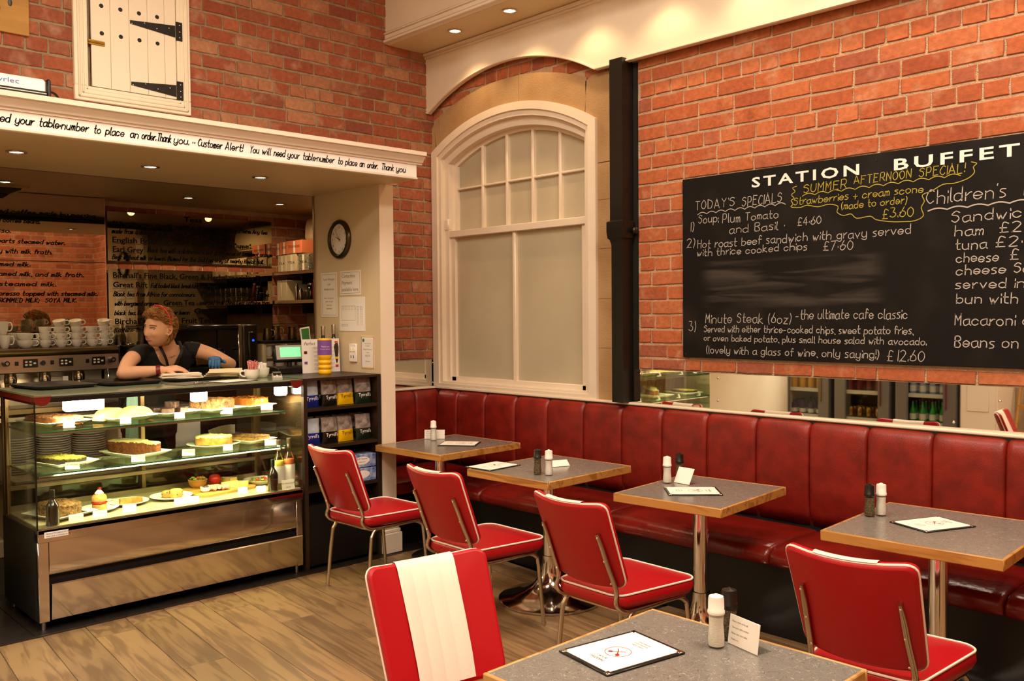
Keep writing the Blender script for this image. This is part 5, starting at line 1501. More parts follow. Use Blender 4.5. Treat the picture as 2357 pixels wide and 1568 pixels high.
t = thing('card_terminal', 'small grey card payment terminal on the case top', 'card machine', (.51, -1.665, ZT), math.radians(65))
t.scale = (.72, .72, .72)
MB().loft([[(x, y, .0 + z) for x, y, z in r] for r in ([(-.04, -.075, 0), (.04, -.075, 0), (.04, .075, 0), (-.04, .075, 0)], [(-.04, -.075, .018), (.04, -.075, .018), (.04, .075, .05), (-.04, .075, .05)])]).build('body', 'inkgrey2', t, 0)
MB().box((0, .03, .05), (.07, .065, .012), 0, Matrix.Rotation(.12, 4, 'X'), .003).build('display', 'blackplastic', t)
for i in range(4):
    for j in range(3): MB().box((-.022 + .022 * j, -.055 + .019 * i, .024 + .0042 * i), (.016, .012, .004), 0, None, .001).build('key', ('white', 'white', 'redplastic', 'green')[i] if j != 1 else 'paper', t)

# ---------------------------------------------------------------- counter, till and crisp unit
ct = thing('counter', 'dark wooden counter between the glass case and the cream post', 'counter', (0, -1.25, 0))
MB().b2(-.34, .234, -1.535, -.955, 1.165, 1.205, 0, .006).bw('countertop', 'darkwood', ct)
MB().b2(-.30, .22, -1.53, -.96, 0, 1.165).bw('carcass', 'darkwood', ct, 0)
un = thing('crisp_shelf', 'tall black shelf unit of crisps between the glass case and the cream post', 'shelf unit', (.42, -1.24, 0))
for a, b in ((-1.538, -1.512), (-.985, -.958)): MB().b2(.235, .605, a, b, 0, 1.205).bw('side', 'darkwood', un, 0)
MB().b2(.235, .25, -1.512, -.985, 0, 1.2).bw('back', 'blackm', un, 0)
MB().b2(.235, .605, -1.512, -.985, 1.19, 1.205).bw('top', 'darkwood', un, 0)
for z in (.995, .755, .485): MB().b2(.25, .60, -1.512, -.985, z, z + .02).bw('shelf', 'darkwood', un, 0)
MB().b2(.25, .585, -1.512, -.985, 0.02, .40).bw('lower_panel', 'plinth', un, 0)


def crisp(loc, rz, label, foil, band, txtc, tilt=0, w=.125, h=.168):
    t = thing('crisp_packet', label, 'crisps', loc, rz, 'crisp packets on the shelf unit'); t.rotation_euler = (0, tilt, rz)
    rings_a = []; rnp = random.Random(int(loc[1] * 1000))
    def ring(v):
        s = v / h; th = .030 * math.sin(PI * min(max(s, .02), .98)) ** .55; n = 20
        return [((th * math.sin(2 * PI * k / n)) + rnp.uniform(-.0012, .0012), (w / 2 * (1 - .05 * math.sin(PI * s))) * math.cos(2 * PI * k / n), v) for k in range(n)]
    lo = [ring(v) for v in (0, .006, .02, .045, .075)]
    hi = [lo[-1]] + [ring(v) for v in (.1, .125, .148, .160, h)]
    MB().loft(lo).build('lower_print', band, t, 60); MB().loft(hi).build('foil_bag', foil, t, 60)
    mb = MB(); P = lambda u, v, k=0: Vector((.0335 + .0005 * k - (abs(u) / w) ** 2 * .05, u, v))
    font_text(mb, "Tyrrell's", -.046, .044, .024, P, width=.088); mb.build('lettering', txtc, t, 0)
    return t


M['crane'] = mat('crane_print_foil', '#cfd4d8', .3, col2='#7fa8bc', vscale=16, bump=.4, bscale=20); M['yellowfoil'] = mat('yellow_foil', '#e8b80c', .3, bump=.4, bscale=20); M['greenfoil'] = mat('dark_green_foil', '#16281a', .3, bump=.4, bscale=20)
KX = [('blue', 'crane', 'blueplastic', 'white', 0), ('black', 'greyfoil', 'blackfoil', 'white', 0), ('yellow', 'greyfoil', 'yellowfoil', 'ink', .05), ('dark green', 'greyfoil', 'greenfoil', 'white', 0)]
for zi, z in enumerate((1.016, .776)):
    for j, y in enumerate((-1.445, -1.312, -1.185, -1.055)):
        c, f, b, tx, tl = KX[j]
        row = ('top', 'second')[zi]
        crisp((.53 + .01 * (j % 2), y, z), random.uniform(-.12, .12), 'upright %s crisp packet at the front of the %s shelf' % (c, row), f, b, tx, -.08 - tl)
        crisp((.44, y + .02, z), random.uniform(-.2, .2), '%s crisp packet standing behind the front row of the %s shelf' % (c, row), f, b, tx, -.05)
M['bluefloral'] = mat('blue_floral_print', '#3c5ea8', .5, col2='#c9d0e4', vscale=30)
for k, (z, lb) in enumerate(((.506, 'blue patterned tissue box, lower of the two stacked on the crisp unit'), (.597, 'blue patterned tissue box, upper of the two stacked on the crisp unit'))):
    t = thing('tissue_box', lb, 'tissue box', (.50, -1.10, z), 0, 'tissue boxes on the crisp unit')
    MB().b2(-.06, .085, -.11, .11, 0, .085, 0, .002).build('box', 'bluefloral', t)
    n = 24; MB().loft([[(.0852 + e, .06 * math.cos(2 * PI * i / n), .045 + .026 * math.sin(2 * PI * i / n)) for i in range(n)] for e in (0, .0008)]).build('oval_label', 'paper', t, 0)
    if k: mb = MB(); font_text(mb, 'Soft Tissues', 0, .052, .012, lambda u, v, k=0: Vector((.0862 + .0003 * k, u, v)), align='CENTER', width=.08); font_text(mb, 'FAMILY BOX', 0, .032, .008, lambda u, v, k=0: Vector((.0862 + .0003 * k, u, v)), align='CENTER', width=.05); mb.build('lettering', 'blueplastic', t, 0)

ZC_ = 1.2052
t = thing('till_display', 'black till screen glowing green on the dark counter', 'till', (.02, -1.30, ZC_), math.radians(-8))
MB().b2(-.10, .10, -.12, .12, 0, .045, 0, .006).build('base', 'blackplastic', t)
MB().cyl((0, 0, .04), (0, 0, .09), .018, n=14).build('stalk', 'blackplastic', t)
TT = Matrix.Translation((.0, 0, .135)) @ Matrix.Rotation(math.radians(-14), 4, 'Y')
MB().box((0, 0, 0), (.04, .235, .125), 0, TT, .012).build('housing', 'blackplastic', t)
MB().box((.0205, 0, .003), (.003, .20, .098), 0, TT, .001).build('bezel', 'inkgrey2', t)
MB().box((.0225, 0, .003), (.003, .145, .068), 0, TT).build('screen', 'lcd', t, 0)
t = thing('menu_stand', 'white printed allergy sheet standing on the dark counter', 'sign', (.14, -1.12, ZC_), math.radians(2))
MB().box((0, 0, .115), (.006, .30, .23), 0, Matrix.Rotation(-.05, 4, 'Y')).build('board', 'paper', t, 0)
P = lambda u, v, k=0: Vector((.004 + .0004 * k - v * .05, u, v))
mb = MB(); font_text(mb, 'Perfect', -.135, .19, .022, P, shear=.3)
for i in range(6):
    for s in (-.06, .05): font_text(mb, 'may contain nuts', s, .17 - .028 * i, .006, P); font_text(mb, 'milk and gluten', s, .162 - .028 * i, .005, P)
mb.build('lettering', 'inkgrey', t, 0)
for i, c in enumerate(('orange', 'purple', 'yellow', 'redplastic')):
    MB().box((.0052 - (.205 - .055 * i) * .05, .125, .205 - .055 * i), (.0012, .024, .016), 0).build('printed_square', c, t, 0)
for i, c in enumerate(('burg', 'purple')): MB().box((.0052 - (.14 - .07 * i) * .05, -.125, .14 - .07 * i), (.0012, .024, .018), 0).build('printed_square', c, t, 0)
t = thing('collection_tube', 'yellow ribbed charity collection tube with a purple label', 'collection box', (.27, -1.175, ZC_))
MB().lathe([(.042, 0), (.046, .008), (.042, .022), (.038, .028), (.046, .040), (.046, .048), (.037, .06), (.046, .072), (.046, .08), (.038, .092), (.046, .106), (.047, .125), (.046, .13)], n=28).build('base', 'yellow', t, 60)
MB().lathe([(.0475, .125), (.0475, .225)], n=28, caps=(False, False)).build('wrap_label', 'purple', t, 60)
MB().lathe([(.046, .225), (.044, .236), (.0, .238)], n=28, caps=(True, False)).build('cap', 'yellow', t, 60)
mb = MB(); PT = lambda u, v, k=0: Vector((.0483 * math.cos(u / .048 - .45), .0483 * math.sin(u / .048 - .45), v))
font_text(mb, 'Thank you', 0, .178, .010, PT, align='CENTER'); font_text(mb, 'for your donation', 0, .163, .007, PT, align='CENTER'); mb.build('lettering', 'white', t, 0)
bottle((.06, -1.055, ZC_), .315, .036, 'darkglass', 'dark wine bottle standing behind the allergy sheet, left of two', group='bottles on the counter')
bottle((.10, -.995, ZC_), .325, .036, 'darkglass', 'dark wine bottle standing behind the allergy sheet, nearest the post', group='bottles on the counter')
t = thing('photo_card', 'small green picture card propped above the till', 'card', (-.06, -1.12, ZC_ + .21), math.radians(10))
MB().box((0, 0, .05), (.003, .085, .10), 0, Matrix.Rotation(.12, 4, 'X')).build('card', 'paper', t, 0); MB().box((.002, 0, .05), (.002, .068, .08), 0, Matrix.Rotation(.12, 4, 'X')).build('picture', 'green', t, 0)
MB().cyl((-.004, 0, -.21), (-.004, 0, .01), .004, n=6).build('stem', 'blackplastic', t)
M['beans'] = mat('coffee_beans', '#1c0f07', .4, bump=.8, bscale=90); M['bluelamp'] = mat('blue_lamp', '#2244ff', .4, emit=3)
M['foilpack'] = mat('foil_packs', '#8c8a74', .2, .6, col2='#d8d4b8', vscale=60, bump=1, bscale=60)
M['eyewhite'] = mat('eye_white', '#e8e0d6', .2); M['iris'] = mat('iris', '#2c2a24', .15); M['lash'] = mat('lash', '#3a2418', .6); M['brow'] = mat('brow', '#7a4a26', .7)
# ================================================================ BEHIND THE COUNTER
bc = thing('back_counter', 'steel topped back counter with open shelves of plates behind the glass case', 'counter', (-1.45, -2.7, 0))
MB().b2(-1.85, -1.10, -5.0, -.42, .90, .935, 0, .004).bw('worktop', 'steel', bc)
MB().b2(-1.85, -1.14, -5.0, -1.95, .0, .10).b2(-1.85, -1.80, -5.0, -.42, .1, .9).bw('carcass', 'creamw', bc, 0)
MB().b2(-1.85, -1.14, -1.95, -.42, .0, .9).bw('cupboard', 'blackm', bc, 0)
MB().b2(-1.85, -1.13, -5.0, -1.95, .47, .49).bw('shelf', 'steel', bc, 0)
for y in (-1.96, -2.02, -2.75, -3.5): MB().b2(-1.84, -1.13, y - .015, y + .015, .1, .9).bw('divider', 'creamw', bc, 0)
MB().b2(-1.13, -1.125, -2.03, -1.42, .52, .88).bw('white_panel', 'white', bc, 0)
pm = MB()
for k in range(14):
    pm.lathe([(.05, .0 + .016 * k), (.09, .004 + .016 * k), (.118, .016 + .016 * k), (.118, .0185 + .016 * k), (.09, .008 + .016 * k)], n=24, caps=(k == 0, k == 13))
GPL = 'stacks of plates under the back counter'
for i, (y, lb) in enumerate(((-2.66, 'stack of cream plates under the back counter, leftmost of three'), (-2.42, 'stack of cream plates under the back counter, middle of three'), (-2.18, 'stack of cream plates under the back counter, rightmost of three'))):
    t = thing('plate_stack', lb, 'plates', (-1.30, y, .491), 0, GPL)
    pl_ = []
    for k in range(17):
        if k == 0: p0 = MB().lathe([(.05, 0), (.09, .004), (.114, .016), (.114, .019), (.09, .008), (.03, .005)], n=22).build('plate', 'china', t, 50)
        else: p0 = link_mesh('plate', p0.data, t, (0, 0, .0165 * k))
SB = thing('service_shelf', 'steel shelf along the back of the glass case holding bowls and a napkin basket', 'shelf', (-.16, -2.3, .62))
MB().b2(-.26, -.03, -3.0, -1.6, .66, .675).bw('shelf', 'steel', SB, 0)
MB().b2(-.26, -.245, -3.0, -1.6, .0, .66).bw('legs_panel', 'steeld', SB, 0)
for i, (y, r, h, lb) in enumerate(((-2.80, .085, .035, 'wide shallow white bowl on the shelf behind the case, leftmost'), (-2.57, .095, .035, 'wide shallow white bowl on the shelf behind the case, second'), (-2.22, .062, .06, 'round white bowl behind the case, first of four deep ones'), (-2.09, .062, .06, 'round white bowl behind the case, second of four deep ones'), (-1.96, .062, .06, 'round white bowl behind the case, third of four deep ones'), (-1.83, .062, .06, 'round white bowl behind the case, last of four deep ones'))):
    t = thing('bowl', lb, 'bowl', (-.14, y, .6755), 0, 'white bowls behind the display case')
    MB().lathe([(r * .4, 0), (r * .7, .006), (r * .95, h * .7), (r, h), (r * .96, h), (r * .85, h * .6), (.001, .01)], n=26).build('bowl', 'china', t, 50)
t = thing('napkin_basket', 'cream plastic basket of folded white napkins behind the case', 'basket', (-.14, -1.69, .676), 0)
MB().loft([[(x, y, z) for x, y in rrect(w, d, .015, 3)] for w, d, z in ((.10, .13, 0), (.13, .17, .12), (.14, .18, .125), (.134, .174, .125), (.12, .16, .118), (.09, .12, .01))]).build('basket', 'cream', t, 40)
for k in range(6): MB().box((-.02 + .008 * k, -.03 + .012 * k, .13), (.004, .08, .12), 0, Matrix.Rotation(.25 - .05 * k, 4, 'X') @ Matrix.Rotation(.1 * k, 4, 'Z')).build('napkin', 'paper', t, 0)

# ---- espresso machine
em = thing('espresso_machine', 'long bronze steel espresso machine with three groups under stacked white cups', 'coffee machine', (-1.4, -2.55, .935))
y0, y1 = -3.12, -2.03
pr = [(-1.10, 1.345), (-1.095, 1.365), (-1.105, 1.382), (-1.13, 1.388), (-1.70, 1.388), (-1.70, 1.32), (-1.12, 1.32)]
mb = MB(); mb.loft([[(x, y, z) for x, z in pr] for y in (y0, y1)]); mb.bw('cup_tray', 'steeld', em, 30)
mb = MB(); mb.loft([[(x, y, z) for x, z in ((-1.115, 1.342), (-1.105, 1.335), (-1.10, 1.23), (-1.115, 1.222), (-1.70, 1.222), (-1.70, 1.342))] for y in (y0, y1)]); mb.bw('control_housing', 'steel', em, 30)
MB().b2(-1.72, -1.42, y0 + .01, y1 - .01, .96, 1.222).bw('rear_body', 'steel', em, 0)
MB().b2(-1.72, -1.12, y1, y1 + .02, .95, 1.392, 0, .004).bw('side_cheek', 'blackplastic', em)
MB().b2(-1.68, -1.12, y0, y1, .945, .985, 0, .004).bw('drip_tray', 'steeld', em)
for x in (-1.66, -1.16):
    for y in (y0 + .05, y1 - .05): MB().cyl((x, y, .935), (x, y, .95), .02, n=12).bw('foot', 'blackplastic', em)
for y in (-2.61, -2.385, -2.17):
    k = MB().b2(-1.104, -1.0935, y - .045, y + .045, 1.262, 1.318, 0, .002).bw('keypad', 'blackplastic', em)
    for i in range(5):
        MB().ell((-1.093, y - .028 + .026 * (i // 2), 1.30 - .02 * (i % 2) if i < 4 else 1.29), (.002, .009, .0065), 10, 6).bw('button', 'cream', k)
for y in (-2.695, -2.475, -2.245): MB().b2(-1.104, -1.094, y - .011, y + .011, 1.278, 1.305, 0, .002).bw('switch', 'blackplastic', em)
MB().cyl((-1.104, -2.535, 1.29), (-1.09, -2.535, 1.29), .017, n=18).bw('gauge', 'blackplastic', em)
for y in (-2.765, -2.085):
    kn = MB().cyl((-1.104, y, 1.295), (-1.05, y, 1.295), .021, .018, n=18).bw('steam_knob', 'blackplastic', em); MB().cyl((-1.05, y, 1.295), (-1.047, y, 1.295), .009, n=12).bw('knob_cap', 'steel', kn)
for y in (-2.70, -2.485, -2.26):
    g_ = MB().lathe([(.036, 1.15), (.04, 1.16), (.04, 1.19), (.032, 1.222)], (-1.24, y, 0), 20).bw('group_head', 'chrome', em)
    MB().lathe([(.02, 1.10), (.036, 1.115), (.036, 1.152)], (-1.24, y, 0), 20).tube(crom([(-1.215, y, 1.135), (-1.17, y + .005, 1.125), (-1.13, y + .012, 1.115)], 4), .007, 8).bw('portafilter', 'chrome', g_)
    MB().tube([(-1.14, y + .010, 1.118), (-1.07, y + .028, 1.10)], [.012, .016], 12).bw('handle', 'blackplastic', g_)
    MB().cyl((-1.225, y - .012, 1.10), (-1.21, y - .02, 1.06), .006, n=8).cyl((-1.225, y + .012, 1.10), (-1.21, y + .02, 1.06), .006, n=8).bw('spout', 'chrome', g_)
for y, s in ((-2.80, 1), (-2.10, -1)):
    MB().tube(crom([(-1.13, y, 1.225), (-1.11, y, 1.18), (-1.10, y + .02 * s, 1.08), (-1.09, y + .05 * s, 1.0)], 5), .005, 8).bw('steam_wand', 'chrome', em)
MB().b2(-1.132, -1.13, -2.40, -2.365, 1.09, 1.19).bw('paper_note', 'paper', em, 0)


def cup(loc, rz, label, kind='cup'):
    r, h = (.042, .052) if kind == 'cup' else (.038, .092) if kind == 'mug' else (.055, .055)
    t = thing(kind if kind != 'wide' else 'cup', label, 'cup' if kind != 'mug' else 'mug', loc, rz, 'white cups stacked on the espresso machine')
    MB().lathe([(r * .55, 0), (r * .6, .003), (r * .9, h * .4), (r, h), (r * .95, h), (r * .84, h * .4), (r * .4, .006), (0, .006)], n=20).build('bowl', 'china', t, 50)
    MB().tube(crom([(r * .93, 0, h * .85), (r * 1.3, 0, h * .9), (r * 1.52, 0, h * .62), (r * 1.3, 0, h * .32), (r * .85, 0, h * .3)], 4), .004, 7).build('handle', 'china', t, 60)
    if kind == 'cup':
        mb = MB(); P = lambda u, v, k=0: Vector((r * (.93) * math.cos(u / r - 1.5), r * (.93) * math.sin(u / r - 1.5), v)) * 1.0
        font_text(mb, 'Musetti', -.011, h * .5, .007, lambda u, v, k=0: Vector((r * .965 * math.cos(u / r - .9), r * .965 * math.sin(u / r - .9), v)), shear=.3, width=.022); mb.build('lettering', 'redink', t, 0)
    return t


ords = ['bottom', 'second', 'third', 'top']
STK = [(-2.47, 3, 'third'), (-2.37, 4, 'fourth'), (-2.262, 4, 'fifth'), (-2.16, 3, 'sixth'), (-2.075, 4, 'rightmost')]
for y, n, nm in STK:
    for k in range(n):
        tilt = k == 3
        c_ = cup((-1.26 + random.uniform(-.008, .008), y + random.uniform(-.005, .005), 1.389 + k * .046), math.radians(75 + random.uniform(-15, 15)), '%s white espresso cup in the %s stack along the espresso machine' % (ords[k], nm))
        if tilt: c_.rotation_euler = (0.28, -.1, c_.rotation_euler[2])
cup((-1.26, -2.725, 1.389), 1.3, 'tall white mug at the left end of the espresso machine, lower one', 'mug')
cup((-1.26, -2.735, 1.482), 1.25, 'tall white mug at the left end of the espresso machine, standing on another', 'mug')
cup((-1.25, -2.60, 1.389), 1.4, 'wide white cup beside the tall mugs, lower one', 'wide')
cup((-1.25, -2.60, 1.436), 1.3, 'wide white cup beside the tall mugs, upper one', 'wide')
for i, (y, z, a) in enumerate(((-2.50, 1.389, 0), (-2.42, 1.389, 1), (-2.32, 1.389, 2), (-2.21, 1.389, 1.5), (-2.11, 1.389, .5), (-2.64, 1.389, 2.2), (-2.45, 1.436, 2), (-2.33, 1.436, 1), (-2.62, 1.436, .4), (-2.22, 1.436, 1.1))):
    cup((-1.40, y, z), a, 'white cup in the back row on the espresso machine, %s from the left, %s layer' % (('third', 'fourth', 'fifth', 'seventh', 'eighth', 'first', 'fourth', 'sixth', 'second', 'seventh')[i], 'lower' if z < 1.4 else 'upper'), 'wide' if i % 3 else 'cup')

# ---- grinder
gr = thing('coffee_grinder', 'black coffee grinder with a clear cone of beans right of the espresso machine', 'grinder', (-1.3, -1.87, .935))
MB().b2(-1.42, -1.18, -1.95, -1.79, .936, 1.21, 0, .02).bw('body', 'blackplastic', gr)
MB().lathe([(.05, 1.21), (.052, 1.235), (.034, 1.24), (.034, 1.275), (.04, 1.28)], (-1.3, -1.87, 0), 22).bw('collar', 'steelm', gr)
MB().lathe([(.032, 1.278), (.085, 1.372), (.086, 1.385), (.0, 1.39)], (-1.3, -1.87, 0), 26, caps=(True, False)).bw('beans', 'beans', gr)
MB().lathe([(.035, 1.276), (.092, 1.38), (.096, 1.50), (.09, 1.515), (.0, 1.52)], (-1.3, -1.87, 0), 26, caps=(True, False)).bw('hopper', 'jarglass', gr)
MB().tube([(-1.18, -1.87, 1.10), (-1.12, -1.87, 1.08)], .012, 8).bw('spout', 'blackplastic', gr)
# ---- filter brewer with glass pots and its side panel
fb = thing('hot_water_machine', 'black and steel drinks machine with a blue light behind the counter', 'drinks machine', (-1.35, -1.1, .935))
MB().b2(-1.62, -1.22, -1.46, -1.06, .936, 1.20, 0, .01).bw('lower_body', 'blackplastic', fb)
MB().b2(-1.62, -1.22, -1.46, -1.05, 1.49, 1.53, 0, .01).b2(-1.62, -1.58, -1.46, -1.06, 1.2, 1.5).bw('hood', 'blackplastic', fb)
MB().b2(-1.60, -1.20, -1.055, -1.02, .936, 1.53, 0, .006).bw('steel_column', 'steelm', fb)
MB().b2(-1.60, -1.19, -1.02, -.89, .936, 1.53, 0, .012).bw('side_body', 'darkwood', fb)
MB().b2(-1.19, -1.17, -.98, -.91, 1.05, 1.47, 0, .008).bw('dispenser', 'blackplastic', fb)
MB().cyl((-1.17, -.945, 1.40), (-1.166, -.945, 1.40), .009, n=12).bw('blue_button', 'bluelamp', fb)
MB().b2(-1.22, -1.216, -1.40, -1.12, 1.22, 1.27, 0, .001).bw('label_strip', 'steeld', fb)
for i, (y, lb) in enumerate(((-1.37, 'round glass coffee pot in the drinks machine, left'), (-1.25, 'round glass coffee pot in the drinks machine, middle'), (-1.13, 'round glass coffee pot in the drinks machine, right'))):
    t = thing('coffee_pot', lb, 'coffee pot', (-1.38, y, 1.2015), 0, 'glass pots in the drinks machine')
    MB().lathe([(.035, 0), (.055, .01), (.06, .04), (.045, .09), (.03, .12), (.033, .135)], n=22, caps=(True, False)).build('pot', 'jarglass', t, 60)
    MB().lathe([(.034, .0), (.05, .012), (.055, .03), (0, .031)], n=18).build('coffee', 'beans', t, 60)
    MB().tube(crom([(.03, 0, .125), (.075, 0, .12), (.08, 0, .05), (.055, 0, .03)], 4), .006, 7).lathe([(.034, .118), (.035, .13)], n=18, caps=(False, False)).build('handle', 'blackplastic', t, 60)
# ---- mug rack
rk = thing('mug_rack', 'cream wooden rack of mugs on the back counter', 'rack', (-1.1, -.75, .936))
for z in (1.12, 1.25, 1.36): MB().b2(-1.40, -1.12, -.86, -.44, z, z + .012).bw('shelf', 'creamw', rk, 0)
for y in (-.865, -.43): MB().b2(-1.40, -1.12, y - .008, y + .008, .936, 1.372).bw('side', 'creamw', rk, 0)
MB().b2(-1.42, -1.10, -.88, -.41, 1.372, 1.392).bw('top', 'blackm', rk, 0)
for k, (y, z) in enumerate([(y, z) for z in (1.133, 1.263) for y in (-.80, -.70, -.60, -.50)]):
    c_ = cup((-1.19, y, z), -2.2 + .2 * (k % 3), 'cream mug on the %s shelf of the rack, %s from the left' % (('lower', 'upper')[k // 4], ('first', 'second', 'third', 'fourth')[k % 4]), 'mug')
    c_['group'] = 'mugs in the cream rack'
for k, (y, h) in enumerate(((-.78, .10), (-.70, .12), (-.55, .11))):
    t = thing('milk_jug', ('leftmost', 'middle', 'rightmost')[k] + ' dark steel jug standing on top of the mug rack', 'jug', (-1.24, y, 1.3925), .6, 'steel jugs on the mug rack')
    MB().lathe([(.035, 0), (.04, .01), (.03, h * .7), (.034, h), (.031, h), (.027, h * .7), (.03, .01)], n=20).build('body', 'steeld', t, 60); MB().tube(crom([(.032, 0, h * .9), (.065, 0, h * .8), (.06, 0, h * .4), (.038, 0, h * .3)], 4), .004, 7).build('handle', 'chrome', t, 60)
# ---- wall shelves with boxes and jars
for z, lb in ((1.972, 'upper dark wall shelf with a steel front edge, behind the counter at the right'), (1.716, 'lower dark wall shelf with a steel front edge, behind the counter at the right')):
    ws = thing('wall_shelf', lb, 'shelf', (-1, -.18, z), 0, 'wall shelves behind the counter')
    MB().b2(-1.88, -.25, -.37, -.009, z, z + .012).bw('board', 'blackm', ws, 0); MB().b2(-1.88, -.25, -.376, -.37, z - .012, z + .016).bw('steel_edge', 'steel', ws, 0)
    MB().b2(-1.5, -1.49, -.30, -.009, z - .1, z).b2(-.8, -.79, -.3, -.009, z - .1, z).bw('bracket', 'blackm', ws, 0)
ZA, ZB = 1.9845, 1.7285
def carton(loc, d, m, label, mark=None, txt=None, rz=0):
    t = thing('cardboard_box', label, 'box', loc, rz, 'boxes on the upper wall shelf')
    MB().box((0, 0, d[2] / 2), d, 0, None, .003).build('carton', m, t, 0)
    MB().box((0, -d[1] / 2 - .0005, d[2] / 2), (.03, .001, d[2] * .9)).build('tape', 'cream', t, 0)
    mb = MB(); P = lambda u, v, k=0: Vector((u, -d[1] / 2 - .0012 - .0004 * k, v))
    font_text(mb, txt or 'TEA', 0, d[2] * .45, .022, P, align='CENTER', width=d[0] * .75); mb.build('lettering', 'ink', t, 0)
    return t


carton((-1.77, -.24, ZA), (.14, .2, .15), 'cardw', 'white cardboard box on the upper shelf, nearest the mirror')
carton((-1.60, -.24, ZA), (.16, .2, .155), 'cardw', 'white cardboard box on the upper shelf beside the foil packs')
carton((-1.40, -.24, ZA), (.17, .2, .15), 'foilpack', 'box of glinting foil packs on the upper shelf')
carton((-1.83, -.24, ZA + .152), (.09, .2, .115), 'pink', 'orange box stacked on the upper shelf, left one', txt='STICKPACKS')
carton((-1.725, -.24, ZA + .157), (.10, .2, .115), 'pink', 'orange box stacked on the upper shelf, middle one', txt='STICKPACKS')
carton((-1.54, -.265, ZA + .157), (.25, .16, .115), 'pink', 'long orange box stacked on the upper shelf with bold lettering', txt='STICKPACKS')
for i, x in enumerate((-1.15, -.9, -.62)): carton((x, -.2, ZA), (.2, .24, .17), 'cardw', 'white cardboard box on the upper shelf, hidden by the post, number %s from the mirror' % ('four', 'five', 'six')[i])
for i, (x, w) in enumerate(((-1.825, .075), (-1.735, .09))):
    t = thing('box_file', ('narrow worn white box file on the lower shelf, left of two', 'worn white box file on the lower shelf, right of two')[i], 'box file', (x, -.22, ZB), 0, 'box files on the lower wall shelf')
    MB().b2(-w / 2, w / 2, -.12, .12, 0, .185, 0, .004).build('case', 'cardw', t)
for i, (x, r, h, m) in enumerate(((-1.64, .018, .15, 'steel'), (-1.57, .02, .11, 'steel'), (-1.40, .035, .15, 'darkglass'), (-1.32, .028, .18, 'burg'), (-1.47, .04, .09, 'jarglass'))):
    t = thing('jar', ('slim steel tin on the lower wall shelf', 'short steel tin on the lower wall shelf', 'round dark jar on the lower wall shelf', 'tall burgundy bottle on the lower wall shelf beside the steel strip', 'squat clear jar on the lower wall shelf')[i], 'jar', (x, -.27, ZB), 0, 'jars on the lower wall shelf')
    MB().lathe([(r * .9, 0), (r, .004), (r, h * .8), (r * .7, h * .88), (r * .7, h * .9)], n=18).build('body', m, t, 50); MB().lathe([(r * .75, h * .9), (r * .75, h), (0, h)], n=18).build('lid', 'steel' if i != 3 else 'yellow', t, 50)
gl0 = None
for i in range(14):
    x, y = -1.15 + .11 * (i % 7), -.30 + .12 * (i // 7)
    if gl0 is None:
        gl0 = tag(MB().lathe([(.028, 0), (.033, .004), (.036, .14), (.034, .14), (.031, .01), (0, .008)], n=16).build('drinking_glass', 'jarglass', None, 60, (x, y, ZB)), 'tall clear glass on the lower wall shelf, seen in the mirror behind the counter', 'glass', 'glasses on the lower wall shelf')
    else:
        o = gl0.copy(); COL.objects.link(o); o.location = (x, y, ZB)
# ---- air conditioner
ac = thing('air_conditioner', 'cream wall air conditioner above the shelves behind the counter', 'air conditioner', (-1.1, -.1, 2.16))
pr = [(-.009, 2.47), (-.13, 2.47), (-.175, 2.45), (-.195, 2.39), (-.20, 2.29), (-.185, 2.265), (-.06, 2.19), (-.009, 2.19)]
mb = MB(); mb.loft([[(x, y, z) for y, z in pr] for x in (-1.60, -.78)]); mb.bw('casing', 'aircon', ac, 40)
MB().add([(-1.56, -.178, 2.256), (-.82, -.178, 2.256), (-.82, -.075, 2.196), (-1.56, -.075, 2.196)], [(0, 1, 2, 3)]).bw('air_slot', 'blackm', ac, 0)
for k in range(3): MB().b2(-1.56, -.82, -.17 + .03 * k, -.165 + .03 * k, 2.205 - .01 * k + .035, 2.22 + .035 - .014 * k).bw('vane', 'aircon', ac, 0)
MB().b2(-1.30, -1.27, -.06, -.012, 1.75, 2.15).bw('pipe_cover', 'white', ac, 0)

# ---- lettered mirrors on the back wall
def mirror_panel(x, ya, yb, za, zb, label, yaw=0, frame=True):
    t = thing('lettered_mirror', label, 'mirror', (x, (ya + yb) / 2, za), math.radians(yaw), 'lettered mirrors behind the counter')
    h = (yb - ya) / 2
    MB().b2(-.006, 0, -h, h, 0, zb - za).build('mirror_glass', 'mirrord', t, 0)
    return t


XM = -1.862
m1 = mirror_panel(XM, -1.82, -.388, 2.045, 2.437, 'mirror lettered Teas above the brick band behind the counter')
m2 = mirror_panel(XM, -1.82, -.388, .94, 1.982, 'tall mirror lettered with tea names behind the woman and the machines')
m3 = mirror_panel(-1.80, -4.6, -1.885, .94, 2.515, 'left mirror lettered with coffee descriptions above the espresso cups', yaw=0)
m3.rotation_euler = (0, 0, math.radians(-3.0)); 
MB().b2(-.006, .004, 1.3575, 1.3625, 0, 1.575).build('steel_edge', 'steelm', m3, 0)
MB().b2(-.004, .004, -1.3575, 1.3575, 1.075, 1.081).build('joint_strip', 'darkwood', m3, 0)
mbs = {}
PT_ = lambda t: (lambda u, v, k=0: Vector((.0015 * k, u - t.location.y, v - t.location.z)))


def letters(t, rows, bold):
    mb = MB(); P = PT_(t)
    for tx, a, b, z, h in rows:
        if bold:
            font_text(mb, tx, a, z, h, P, bold=.0012, width=b - a); mb.add([P(a, z - .009, 1), P(b, z - .009, 1), P(b, z - .0065, 1), P(a, z - .0065, 1)], [(0, 1, 2, 3)])
        else: fit_text(mb, tx, a, b, z, h, .0068, P, slant=.28, jit=.1)
        mb.build('bold_lettering' if bold else 'brush_lettering', 'ink', t, 0); mb = MB()


